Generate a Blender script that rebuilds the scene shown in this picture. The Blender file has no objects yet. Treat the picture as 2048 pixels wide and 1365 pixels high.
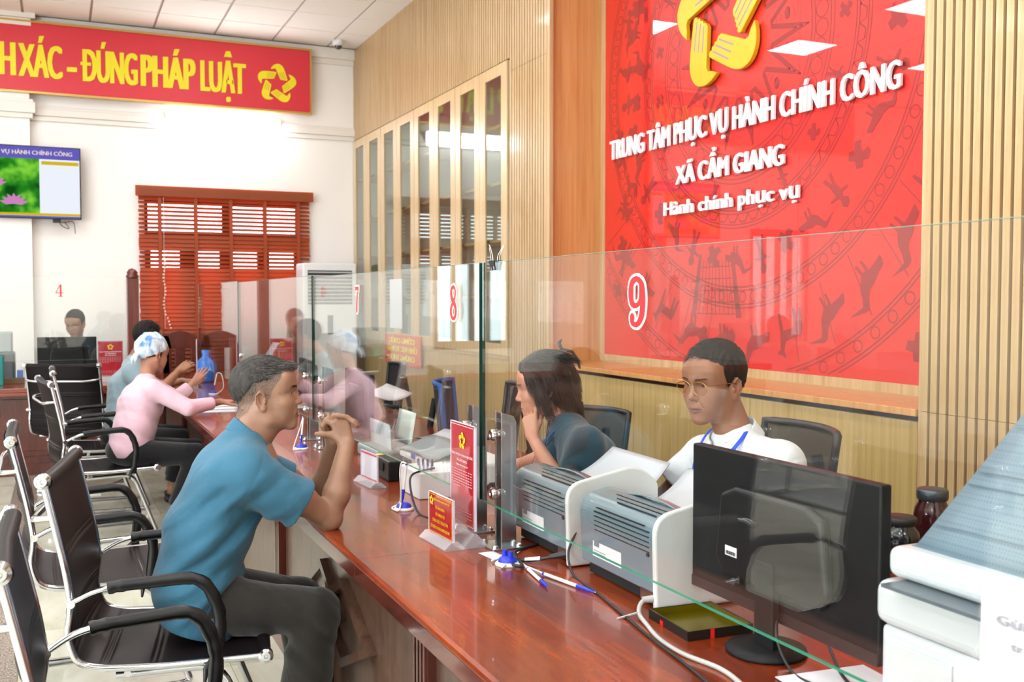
import bpy, math, random
import numpy as np
from mathutils import Vector, Matrix, Euler

SC = bpy.context.scene
COL = SC.collection
R = math.radians
PI = math.pi
rnd = random.Random(7)

# ---------------------------------------------------------------- camera, exposure
cam_d = bpy.data.cameras.new('camera')
cam = bpy.data.objects.new('camera', cam_d)
COL.objects.link(cam)
cam_d.sensor_width = 36.0
cam_d.lens = 36.0 * 2000 / 2048
cam_d.clip_start = 0.05
cam.location = (0, 0, 1.52)
cam.rotation_euler = (R(90 - 2.42), 0, R(-24.32))
cam_d.dof.use_dof = True
cam_d.dof.focus_distance = 3.1
cam_d.dof.aperture_fstop = 6.3
SC.camera = cam
SC.view_settings.view_transform = 'Standard'
SC.view_settings.look = 'None'
SC.view_settings.gamma = 1.0
SC.view_settings.use_curve_mapping = False
SC.view_settings.exposure = EXPOSURE = 0.0
SC.cycles.max_bounces = 10
SC.cycles.diffuse_bounces = 4
SC.cycles.glossy_bounces = 4
SC.cycles.transparent_max_bounces = 24
SC.cycles.transmission_bounces = 6
SC.cycles.caustics_reflective = False
SC.cycles.caustics_refractive = False
SC.cycles.sample_clamp_indirect = 6.0
SC.cycles.use_denoising = True

# ---------------------------------------------------------------- colours and materials
def lin(h):
    h = h.lstrip('#')
    v = [int(h[i:i + 2], 16) / 255 for i in (0, 2, 4)]
    return tuple(c / 12.92 if c <= .04045 else ((c + .055) / 1.055) ** 2.4 for c in v) + (1.0,)

class NT:
    """small helper around a node tree"""
    def __init__(s, m):
        m.use_nodes = True
        s.t = m.node_tree
        s.t.nodes.clear()
        s.out = s.t.nodes.new('ShaderNodeOutputMaterial')
    def n(s, kind, **kw):
        nd = s.t.nodes.new('ShaderNode' + kind)
        for k, v in kw.items():
            if k in nd.inputs.keys():
                nd.inputs[k].default_value = v
            else:
                setattr(nd, k, v)
        return nd
    def l(s, a, b):
        s.t.links.new(a, b)
    def ramp(s, fac, stops):
        r = s.n('ValToRGB')
        el = r.color_ramp.elements
        while len(el) < len(stops):
            el.new(.5)
        for e, (p, c) in zip(el, stops):
            e.position = p
            e.color = lin(c) if isinstance(c, str) else c
        s.l(fac, r.inputs[0])
        return r.outputs[0]
    def coords(s, scale=(1, 1, 1), rot=(0, 0, 0), kind='Object'):
        tc = s.n('TexCoord')
        mp = s.n('Mapping')
        mp.inputs['Scale'].default_value = scale
        mp.inputs['Rotation'].default_value = rot
        s.l(tc.outputs[kind], mp.inputs[0])
        return mp.outputs[0]

MATS = {}
def mat(name, col, rough=.5, metal=0., spec=.5, coat=0., sheen=0., bump=None, var=None, sub=0., emit=None, coat_rough=.05, attr=False):
    """principled material; bump=(scale,strength,dist); var=(scale,amount) colour mottling"""
    if name in MATS:
        return MATS[name]
    m = bpy.data.materials.new(name)
    t = NT(m)
    p = t.n('BsdfPrincipled')
    p.inputs['Base Color'].default_value = lin(col)
    p.inputs['Roughness'].default_value = rough
    p.inputs['Metallic'].default_value = metal
    p.inputs['Specular IOR Level'].default_value = spec
    p.inputs['Coat Weight'].default_value = coat
    p.inputs['Coat Roughness'].default_value = coat_rough
    p.inputs['Sheen Weight'].default_value = sheen
    if sub:
        p.inputs['Subsurface Weight'].default_value = sub
        p.inputs['Subsurface Radius'].default_value = (.012, .005, .003)
        p.inputs['Subsurface Scale'].default_value = 1.0
    if emit:
        p.inputs['Emission Color'].default_value = lin(emit[0])
        p.inputs['Emission Strength'].default_value = emit[1]
    src = None
    if attr:
        a = t.n('Attribute', attribute_name='Col')
        src = a.outputs['Color']
    if var:
        co = t.coords()
        nz = t.n('TexNoise')
        nz.inputs['Scale'].default_value = var[0]
        nz.inputs['Detail'].default_value = 4
        t.l(co, nz.inputs['Vector'])
        mx = t.n('Mix', data_type='RGBA', blend_type='OVERLAY')
        mx.inputs[0].default_value = var[1]
        if src:
            t.l(src, mx.inputs[6])
        else:
            mx.inputs[6].default_value = lin(col)
        g = t.ramp(nz.outputs['Fac'], [(.25, '303030'), (.75, 'd0d0d0')])
        t.l(g, mx.inputs[7])
        src = mx.outputs[2]
    if src:
        t.l(src, p.inputs['Base Color'])
    if bump:
        co = t.coords()
        nz = t.n('TexNoise')
        nz.inputs['Scale'].default_value = bump[0]
        nz.inputs['Detail'].default_value = 3
        t.l(co, nz.inputs['Vector'])
        b = t.n('Bump')
        b.inputs['Strength'].default_value = bump[1]
        b.inputs['Distance'].default_value = bump[2]
        t.l(nz.outputs['Fac'], b.inputs['Height'])
        t.l(b.outputs[0], p.inputs['Normal'])
    t.l(p.outputs[0], t.out.inputs[0])
    MATS[name] = m
    return m

def wood(name, c1, c2, c3, grain=(1, 1, 1), scale=6., rough=.35, coat=.3, coat_rough=.08, stretch=.06, axis='z', bump=.05, blotch=0.):
    """wood with grain running along one axis"""
    if name in MATS:
        return MATS[name]
    m = bpy.data.materials.new(name)
    t = NT(m)
    p = t.n('BsdfPrincipled')
    sc = {'x': (stretch, 1, 1), 'y': (1, stretch, 1), 'z': (1, 1, stretch)}[axis]
    co = t.coords(scale=tuple(a * scale for a in sc))
    n1 = t.n('TexNoise')
    n1.inputs['Scale'].default_value = 5
    n1.inputs['Detail'].default_value = 6
    n1.inputs['Roughness'].default_value = .6
    n1.inputs['Distortion'].default_value = .15
    t.l(co, n1.inputs['Vector'])
    n2 = t.n('TexNoise')
    n2.inputs['Scale'].default_value = 30
    n2.inputs['Detail'].default_value = 3
    t.l(co, n2.inputs['Vector'])
    ad = t.n('Math', operation='MULTIPLY_ADD')
    t.l(n2.outputs['Fac'], ad.inputs[0])
    ad.inputs[1].default_value = .35
    t.l(n1.outputs['Fac'], ad.inputs[2])
    rmp = t.ramp(ad.outputs[0], [(.40, c1), (.62, c2), (.88, c3)])
    if blotch:
        c0 = t.coords(scale=(1, 1, 1))
        n3 = t.n('TexNoise')
        n3.inputs['Scale'].default_value = 3.2
        n3.inputs['Detail'].default_value = 4
        t.l(c0, n3.inputs['Vector'])
        mx = t.n('Mix', data_type='RGBA', blend_type='OVERLAY')
        mx.inputs[0].default_value = blotch
        t.l(rmp, mx.inputs[6])
        g = t.ramp(n3.outputs['Fac'], [(.3, '202020'), (.7, 'd8d8d8')])
        t.l(g, mx.inputs[7])
        rmp = mx.outputs[2]
    t.l(rmp, p.inputs['Base Color'])
    p.inputs['Roughness'].default_value = rough
    p.inputs['Coat Weight'].default_value = coat
    p.inputs['Coat Roughness'].default_value = coat_rough
    b = t.n('Bump')
    b.inputs['Strength'].default_value = bump
    b.inputs['Distance'].default_value = .002
    t.l(ad.outputs[0], b.inputs['Height'])
    t.l(b.outputs[0], p.inputs['Normal'])
    t.l(p.outputs[0], t.out.inputs[0])
    MATS[name] = m
    return m

def glass(name, tint='f2fbf7', ior=1.5, rough=0.0, edge=None):
    """thin sheet glass: clear with a Fresnel reflection"""
    m = bpy.data.materials.new(name)
    t = NT(m)
    tr = t.n('BsdfTransparent')
    tr.inputs[0].default_value = lin(tint)
    gl = t.n('BsdfGlossy')
    gl.inputs['Roughness'].default_value = rough
    gl.inputs[0].default_value = (1, 1, 1, 1)
    f0 = ((ior - 1) / (ior + 1)) ** 2
    lw = t.n('LayerWeight')
    lw.inputs[0].default_value = .5
    pw = t.n('Math', operation='POWER')
    pw.inputs[1].default_value = 5
    t.l(lw.outputs['Facing'], pw.inputs[0])
    fr = t.n('Math', operation='MULTIPLY_ADD')      # Schlick: f0 + (1 - f0) facing^5
    fr.inputs[1].default_value = 1 - f0
    fr.inputs[2].default_value = f0
    t.l(pw.outputs[0], fr.inputs[0])
    mx = t.n('MixShader')
    t.l(fr.outputs[0], mx.inputs[0])
    t.l(tr.outputs[0], mx.inputs[1])
    t.l(gl.outputs[0], mx.inputs[2])
    t.l(mx.outputs[0], t.out.inputs[0])
    MATS[name] = m
    return m

def emission(name, col, strength):
    m = bpy.data.materials.new(name)
    t = NT(m)
    e = t.n('Emission')
    e.inputs[0].default_value = lin(col)
    e.inputs[1].default_value = strength
    t.l(e.outputs[0], t.out.inputs[0])
    MATS[name] = m
    return m

# ---------------------------------------------------------------- objects, names, labels
def tag(o, label=None, cat=None, group=None, kind=None):
    if label: o['label'] = label
    if cat: o['category'] = cat
    if group: o['group'] = group
    if kind: o['kind'] = kind
    return o

def thing(name, label, cat, loc=(0, 0, 0), rz=0., group=None):
    o = bpy.data.objects.new(name, None)
    o.empty_display_size = .05
    COL.objects.link(o)
    o.location = loc
    o.rotation_euler = (0, 0, rz)
    return tag(o, label, cat, group)

def copy_tree(o, parent=None):
    c = o.copy()
    COL.objects.link(c)
    c.parent = parent
    for ch in list(o.children):
        copy_tree(ch, c)
    return c

class MB:
    """collects shapes into one mesh"""
    def __init__(s):
        s.v = []; s.f = []; s.m = []; s.sm = []
        s.M = None; s.mi = 0; s.smooth = False
    def add(s, vs, fs, smooth=None):
        b = len(s.v)
        if s.M is not None:
            vs = [s.M @ Vector(v) for v in vs]
        s.v.extend([tuple(v) for v in vs])
        s.f.extend([tuple(i + b for i in f) for f in fs])
        s.m.extend([s.mi] * len(fs))
        s.sm.extend([s.smooth if smooth is None else smooth] * len(fs))
        return s
    def box(s, x0, x1, y0, y1, z0, z1):
        if x0 > x1: x0, x1 = x1, x0
        if y0 > y1: y0, y1 = y1, y0
        if z0 > z1: z0, z1 = z1, z0
        v = [(x, y, z) for z in (z0, z1) for y in (y0, y1) for x in (x0, x1)]
        return s.add(v, [(0, 2, 3, 1), (4, 5, 7, 6), (0, 1, 5, 4), (2, 6, 7, 3), (0, 4, 6, 2), (1, 3, 7, 5)], False)
    def obox(s, c, sx, sy, sz, rz=0, ry=0, rx=0):
        """box centred at c, rotated"""
        M = Matrix.Translation(Vector(c)) @ Euler((rx, ry, rz)).to_matrix().to_4x4()
        v = [M @ Vector((x * sx / 2, y * sy / 2, z * sz / 2)) for z in (-1, 1) for y in (-1, 1) for x in (-1, 1)]
        return s.add(v, [(0, 2, 3, 1), (4, 5, 7, 6), (0, 1, 5, 4), (2, 6, 7, 3), (0, 4, 6, 2), (1, 3, 7, 5)], False)
    def tube(s, path, r, n=10, closed=False, cap=True, flat=1.0, up=None):
        P = [Vector(p) for p in path]
        k = len(P)
        rs = r if isinstance(r, (list, tuple)) else [r] * k
        T = []
        for i in range(k):
            a = P[(i - 1) % k] if (closed or i > 0) else P[0]
            b = P[(i + 1) % k] if (closed or i < k - 1) else P[-1]
            d = b - a
            T.append(d.normalized() if d.length > 1e-9 else Vector((0, 0, 1)))
        ref = Vector(up) if up else (Vector((0, 0, 1)) if abs(T[0].z) < .9 else Vector((1, 0, 0)))
        N = (ref - T[0] * ref.dot(T[0])).normalized()
        vs = []
        for i in range(k):
            N = (N - T[i] * N.dot(T[i]))
            N = N.normalized() if N.length > 1e-6 else T[i].orthogonal().normalized()
            B = T[i].cross(N)
            for j in range(n):
                a = 2 * PI * j / n
                vs.append(P[i] + (N * math.cos(a) * flat + B * math.sin(a)) * rs[i])
        fs = []
        for i in range(k if closed else k - 1):
            a = i * n; b = ((i + 1) % k) * n
            for j in range(n):
                j2 = (j + 1) % n
                fs.append((a + j, a + j2, b + j2, b + j))
        s.add(vs, fs, True)
        if cap and not closed:
            s.add(vs[:n], [tuple(range(n))[::-1]], False)
            s.add(vs[-n:], [tuple(range(n))], False)
        return s
    def cyl(s, p0, p1, r0, r1=None, n=20, cap=True):
        return s.tube([p0, p1], [r0, r0 if r1 is None else r1], n, cap=cap)
    def lathe(s, prof, c=(0, 0, 0), n=28, axis='z', smooth=True):
        vs = []
        for (r, z) in prof:
            for j in range(n):
                a = 2 * PI * j / n
                if axis == 'z': p = (r * math.cos(a), r * math.sin(a), z)
                elif axis == 'x': p = (z, r * math.cos(a), r * math.sin(a))
                else: p = (r * math.cos(a), z, r * math.sin(a))
                vs.append((p[0] + c[0], p[1] + c[1], p[2] + c[2]))
        fs = []
        for i in range(len(prof) - 1):
            for j in range(n):
                j2 = (j + 1) % n
                fs.append((i * n + j, i * n + j2, (i + 1) * n + j2, (i + 1) * n + j))
        s.add(vs, fs, smooth)
        if prof[0][0] > 1e-5: s.add(vs[:n], [tuple(range(n))[::-1]], False)
        if prof[-1][0] > 1e-5: s.add(vs[-n:], [tuple(range(n))], False)
        return s
    def ball(s, c, r, n=16, m=10):
        rr = r if isinstance(r, (tuple, list)) else (r, r, r)
        vs = [(c[0], c[1], c[2] - rr[2])]
        for i in range(1, m):
            t = -PI / 2 + PI * i / m
            for j in range(n):
                a = 2 * PI * j / n
                vs.append((c[0] + rr[0] * math.cos(t) * math.cos(a), c[1] + rr[1] * math.cos(t) * math.sin(a), c[2] + rr[2] * math.sin(t)))
        vs.append((c[0], c[1], c[2] + rr[2]))
        fs = [(0, 1 + (j + 1) % n, 1 + j) for j in range(n)]
        for i in range(m - 2):
            for j in range(n):
                a = 1 + i * n; b = a + n; j2 = (j + 1) % n
                fs.append((a + j, a + j2, b + j2, b + j))
        a = 1 + (m - 2) * n
        fs += [(a + j, a + (j + 1) % n, len(vs) - 1) for j in range(n)]
        return s.add(vs, fs, True)
    def prism(s, poly, O, U, V, W):
        """polygon poly (u,v) placed at O + u U + v V, extruded by vector W"""
        O, U, V, W = Vector(O), Vector(U), Vector(V), Vector(W)
        a = [O + U * p[0] + V * p[1] for p in poly]
        n = len(a)
        if W.length < 1e-9:
            return s.add(a, [tuple(range(n))], False)
        b = [p + W for p in a]
        fs = [tuple(range(n))[::-1], tuple(range(n, 2 * n))]
        fs += [(i, (i + 1) % n, n + (i + 1) % n, n + i) for i in range(n)]
        return s.add(a + b, fs, False)
    def grid(s, fn, nu, nv, thick=0., closed=False):
        """surface fn(u,v), u,v in 0..1, optional thickness downwards along the normal"""
        P = [[Vector(fn(i / nu, j / nv)) for j in range(nv + 1)] for i in range(nu + 1)]
        vs = [p for row in P for p in row]
        idx = lambda i, j: i * (nv + 1) + j
        fs = [(idx(i, j), idx(i + 1, j), idx(i + 1, j + 1), idx(i, j + 1)) for i in range(nu) for j in range(nv)]
        if thick:
            b = len(vs)
            Q = []
            for i in range(nu + 1):
                for j in range(nv + 1):
                    du = P[min(i + 1, nu)][j] - P[max(i - 1, 0)][j]
                    dv = P[i][min(j + 1, nv)] - P[i][max(j - 1, 0)]
                    nn = du.cross(dv)
                    nn = nn.normalized() if nn.length > 1e-12 else Vector((0, 0, 1))
                    Q.append(P[i][j] - nn * thick)
            vs += Q
            fs += [tuple(b + k for k in f[::-1]) for f in fs[:nu * nv]]
            rim = [idx(i, 0) for i in range(nu + 1)] + [idx(nu, j) for j in range(1, nv + 1)] + [idx(i, nv) for i in range(nu - 1, -1, -1)] + [idx(0, j) for j in range(nv - 1, 0, -1)]
            for k in range(len(rim)):
                a, c = rim[k], rim[(k + 1) % len(rim)]
                fs.append((c, a, b + a, b + c))
        return s.add(vs, fs, True)
    def build(s, name, m, parent=None, bevel=0., seg=2, local=True, smooth_all=False):
        me = bpy.data.meshes.new(name)
        vs = s.v
        if parent is not None and not local:
            L = Matrix.Translation(parent.location) @ Euler(parent.rotation_euler).to_matrix().to_4x4()
            q = parent.parent
            while q is not None:
                L = (Matrix.Translation(q.location) @ Euler(q.rotation_euler).to_matrix().to_4x4()) @ L
                q = q.parent
            Li = L.inverted()
            vs = [tuple(Li @ Vector(v)) for v in vs]
        me.from_pydata(vs, [], s.f)
        for mm in (m if isinstance(m, (list, tuple)) else [m]):
            me.materials.append(mm)
        me.polygons.foreach_set('material_index', s.m)
        me.polygons.foreach_set('use_smooth', [True] * len(s.f) if smooth_all else s.sm)
        me.update()
        o = bpy.data.objects.new(name, me)
        COL.objects.link(o)
        if parent is not None:
            o.parent = parent
        if bevel:
            b = o.modifiers.new('bevel', 'BEVEL')
            b.width = bevel; b.segments = seg; b.limit_method = 'ANGLE'; b.angle_limit = R(40)
            b.harden_normals = False
        return o

def struct(name, mb, m, bevel=0.):
    o = mb.build(name, m, None, bevel)
    o['kind'] = 'structure'
    return o

def bez(pts, n=8):
    """Catmull-Rom through the points"""
    P = [Vector(p) for p in pts]
    out = []
    for i in range(len(P) - 1):
        p0 = P[max(i - 1, 0)]; p1 = P[i]; p2 = P[i + 1]; p3 = P[min(i + 2, len(P) - 1)]
        for k in range(n):
            t = k / n
            out.append(.5 * ((2 * p1) + (p2 - p0) * t + (2 * p0 - 5 * p1 + 4 * p2 - p3) * t * t + (3 * p1 - p0 - 3 * p2 + p3) * t ** 3))
    out.append(P[-1])
    return out

def fillet(pts, r, n=5):
    """polyline with rounded corners"""
    P = [Vector(p) for p in pts]
    rs = r if isinstance(r, (list, tuple)) else [r] * len(P)
    out = [P[0]]
    for i in range(1, len(P) - 1):
        a = (P[i - 1] - P[i]); b = (P[i + 1] - P[i])
        d = min(rs[i], a.length * .49, b.length * .49)
        A = P[i] + a.normalized() * d; B = P[i] + b.normalized() * d
        for k in range(n + 1):
            t = k / n
            out.append(A * (1 - t) ** 2 + P[i] * 2 * t * (1 - t) + B * t * t)
    out.append(P[-1])
    return out

# ---------------------------------------------------------------- lettering
CAP = .727
SHIFTS = lambda e: ((-e, -e * .08), (-e * .45, e * .03), (e * .05, -e * .03), (e * .5, e * .06), (e, e * .11)) if e > 0 else ((0, 0),)
def glyphs(txt, height, width=None, bold=.02, ext=0., spacing=1.0, per_char=False):
    """outlines of a text as a triangulated list [(verts, faces)], cap height = height, total width = width"""
    def conv(sx):
        cu = bpy.data.curves.new('t', 'FONT')
        cu.body = sx
        cu.size = 1.0
        cu.offset = bold
        cu.space_character = spacing
        cu.resolution_u = 3
        o = bpy.data.objects.new('t', cu)
        COL.objects.link(o)
        bpy.context.view_layer.update()
        me = bpy.data.meshes.new_from_object(o.evaluated_get(bpy.context.evaluated_depsgraph_get()))
        vs = [tuple(v.co) for v in me.vertices]
        fs = [tuple(p.vertices) for p in me.polygons]
        bpy.data.objects.remove(o)
        bpy.data.curves.remove(cu)
        bpy.data.meshes.remove(me)
        return vs, fs
    extra, bold = bold, 0.      # bolder strokes come from shifted copies, the outlines stay clean
    vs, fs = conv(txt)
    if not vs:
        return []
    x0 = min(v[0] for v in vs); x1 = max(v[0] for v in vs)
    sy = height / CAP
    sx = sy if width is None else width / (x1 - x0)
    # overlapping contours of one glyph are told apart by a tiny depth step
    pr_ = list(range(len(vs)))
    def fd(a):
        while pr_[a] != a:
            pr_[a] = pr_[pr_[a]]; a = pr_[a]
        return a
    for f in fs:
        for k in f[1:]: pr_[fd(k)] = fd(f[0])
    rk = {}
    lay = [rk.setdefault(fd(i), len(rk)) % 4 for i in range(len(vs))]
    out = [([((v[0] - x0) * sx, v[1] * sy, lay[i]) for i, v in enumerate(vs)], fs)]
    e = extra * sx * 1.3   # heavier strokes: the same outlines again, shifted sideways
    if not per_char:
        if extra:
            out = [([(a + d, b + f, c) for a, b, c in out[0][0]], fs) for d, f in SHIFTS(e)]
        return out
    # split into connected islands, joining islands that overlap in x (marks over letters)
    par = list(range(len(vs)))
    def find(a):
        while par[a] != a:
            par[a] = par[par[a]]; a = par[a]
        return a
    for f in fs:
        for k in f[1:]:
            par[find(k)] = find(f[0])
    isl = {}
    for i in range(len(vs)):
        isl.setdefault(find(i), []).append(i)
    V2 = out[0][0]
    L = sorted([(min(V2[i][0] for i in g), max(V2[i][0] for i in g), set(g)) for g in isl.values()], key=lambda a: a[0])
    merged = []
    for a in L:
        if merged:
            b = merged[-1]
            ov = min(a[1], b[1]) - max(a[0], b[0])
            if ov > .5 * min(a[1] - a[0], b[1] - b[0]):
                merged[-1] = (min(a[0], b[0]), max(a[1], b[1]), a[2] | b[2])
                continue
        merged.append(a)
    res = []
    for a in merged:
        ids = sorted(a[2]); mp = {k: i for i, k in enumerate(ids)}
        q = [V2[i] for i in ids]; ff = [tuple(mp[k] for k in f) for f in fs if f[0] in a[2]]
        res.append([([(x + d, y + f, c) for x, y, c in q], ff) for d, f in (SHIFTS(e) if extra else ((0, 0),))])
    return res

def put(mb, gl, O, U, V, W=None, step=.0002):
    """place glyph meshes on the plane O,U,V; W extrudes towards the viewer"""
    O, U, V = Vector(O), Vector(U), Vector(V)
    N = U.cross(V).normalized() * step
    for k, (vs, fs) in enumerate(gl):
        a = [O + N * (k + .2 * (p[2] if len(p) > 2 else 0)) + U * p[0] + V * p[1] for p in vs]
        if W is None:
            mb.add(a, fs, False)
            continue
        Wv = Vector(W)
        n = len(a)
        b = [p + Wv for p in a]
        ed = {}
        for f in fs:
            for i in range(len(f)):
                e = (f[i], f[(i + 1) % len(f)])
                ed[e] = 1
        side = [(i, j, n + j, n + i) for (i, j) in ed if (j, i) not in ed]
        mb.add(a + b, [tuple(n + k for k in f) for f in fs] + side, False)

def ribbon2(pts, w, n_cap=8):
    """flat variable-width stroke as 2-D (verts, faces) list"""
    res = []
    P = [Vector(p) for p in pts]
    k = len(P)
    ws = w if isinstance(w, (list, tuple)) else [w] * k
    L = []; Rr = []
    for i in range(k):
        d = (P[min(i + 1, k - 1)] - P[max(i - 1, 0)])
        d = d.normalized() if d.length else Vector((1, 0))
        nrm = Vector((-d.y, d.x))
        L.append(P[i] + nrm * ws[i]); Rr.append(P[i] - nrm * ws[i])
    vs = [tuple(p) for p in L + Rr]
    fs = [(i, k + i, k + i + 1, i + 1) for i in range(k - 1)]
    res.append((vs, fs))
    for q, wq in ((P[0], ws[0]), (P[-1], ws[-1])):
        if n_cap:
            c = [(q.x + wq * math.cos(2 * PI * j / 14), q.y + wq * math.sin(2 * PI * j / 14)) for j in range(14)]
            res.append((c, [tuple(range(14))]))
    return res

def cr2(pts, n=6):
    return [(p.x, p.y) for p in bez([(a, b, 0) for a, b in pts], n)]

def digit(mb, ch, grow, O, U, V):
    """heavy serif digit in a 0..0.6 x 0..1 box as slightly domed strokes; grow widens them (white outline)"""
    O, U, V = Vector(O), Vector(U), Vector(V)
    N = U.cross(V).normalized(); h = V.length
    cnt = [0]
    def S(pts, w, n=6):
        P = bez([(a, b, 0) for a, b in pts], n)
        ww = []
        for i in range(len(pts) - 1):
            for k in range(n): ww.append(w[i] + (w[i + 1] - w[i]) * k / n)
        ww.append(w[-1])
        Q = [O + U * p.x + V * p.y for p in P]
        R_ = [(q + grow) * h for q in ww]
        mb.tube(Q, R_, 12, flat=.03, up=tuple(N))
        for e, r_ in ((Q[0], R_[0]), (Q[-1], R_[-1])):
            T = N.cross(U).normalized(); n2 = 16
            vs = [e + N * r_ * .035] + [e + (U.normalized() * math.cos(2 * PI * k / n2) + V.normalized() * math.sin(2 * PI * k / n2)) * r_ for k in range(n2)]
            mb.add(vs, [(0, 1 + k, 1 + (k + 1) % n2) for k in range(n2)], False)
    def rect(x0, x1, y0, y1):
        cnt[0] += 1
        g = grow; e = N * (.0001 * cnt[0])
        mb.add([e + O + U * a + V * b for a, b in ((x0 - g, y0 - g), (x1 + g, y0 - g), (x1 + g, y1 + g), (x0 - g, y1 + g))], [(0, 1, 2, 3)], False)
    if ch in '96':
        if ch == '6':
            O = O + U * .6 + V; U = -U; V = -V
        S([(.30, .93), (.14, .85), (.10, .66), (.14, .48), (.28, .42), (.42, .50), (.46, .66), (.44, .85), (.30, .93)],
          [.055, .085, .10, .085, .055, .06, .07, .07, .055])
        S([(.36, .92), (.49, .80), (.53, .56), (.50, .27), (.38, .10), (.25, .065), (.15, .12), (.15, .20)],
          [.055, .09, .10, .10, .07, .055, .075, .09])
    elif ch == '8':
        S([(.30, .93), (.16, .86), (.14, .74), (.20, .60), (.32, .52), (.44, .40), (.49, .25), (.43, .11), (.30, .06), (.17, .11), (.11, .25), (.16, .40), (.30, .50), (.41, .62), (.45, .75), (.42, .87), (.30, .93)],
          [.055, .075, .09, .09, .085, .09, .085, .07, .055, .07, .085, .07, .06, .06, .06, .06, .055], 5)
    elif ch == '7':
        rect(.06, .54, .80, .95); rect(.06, .12, .68, .9)
        S([(.49, .86), (.36, .60), (.29, .34), (.28, .08)], [.06, .075, .10, .105])
    elif ch == '4':
        S([(.38, .93), (.22, .62), (.07, .33)], [.035, .035, .035])
        rect(.04, .58, .27, .34); rect(.33, .46, .03, .95); rect(.24, .55, .0, .06)

HAND = [(-.31, .73)] + [(p.x, p.y) for p in bez([(-.24, .85, 0), (-.12, .96, 0), (.06, 1.02, 0), (.24, .96, 0), (.36, .81, 0), (.45, .56, 0)], 4)] + [(.55, .23),
        (.53, .19), (.48, .18), (.46, .21), (.42, .18), (.38, .21), (.34, .19), (.30, .22), (.25, .20), (.18, .23),
        (.09, .44), (.01, .62), (-.04, .74), (-.10, .77), (-.19, .74)]
HAND_LINES = [[(.26, .25), (.14, .58)], [(.355, .24), (.235, .60)], [(.45, .24), (.33, .62)]]
def emblem(mb_gold, mb_line, O, U, V, r, W=None):
    """star of five linked hands, flat or raised by W"""
    O, U, V = Vector(O), Vector(U), Vector(V)
    for k in range(5):
        a = -2 * PI * k / 5
        ca, sa = math.cos(a) * r, math.sin(a) * r
        rot = lambda p: (p[0] * ca - p[1] * sa, p[0] * sa + p[1] * ca)
        po = [rot(p) for p in HAND]
        w = Vector(W) if W is not None else Vector((0, 0, 0))
        mb_gold.prism(po, O, U, V, w)
        if mb_line is not None:
            nn = U.cross(V).normalized() * .0008 + w
            for l in HAND_LINES:
                for vs, fs in ribbon2([rot(p) for p in l], .011 * r, 0):
                    mb_line.add([O + nn + U * q[0] + V * q[1] for q in vs], fs, False)
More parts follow.
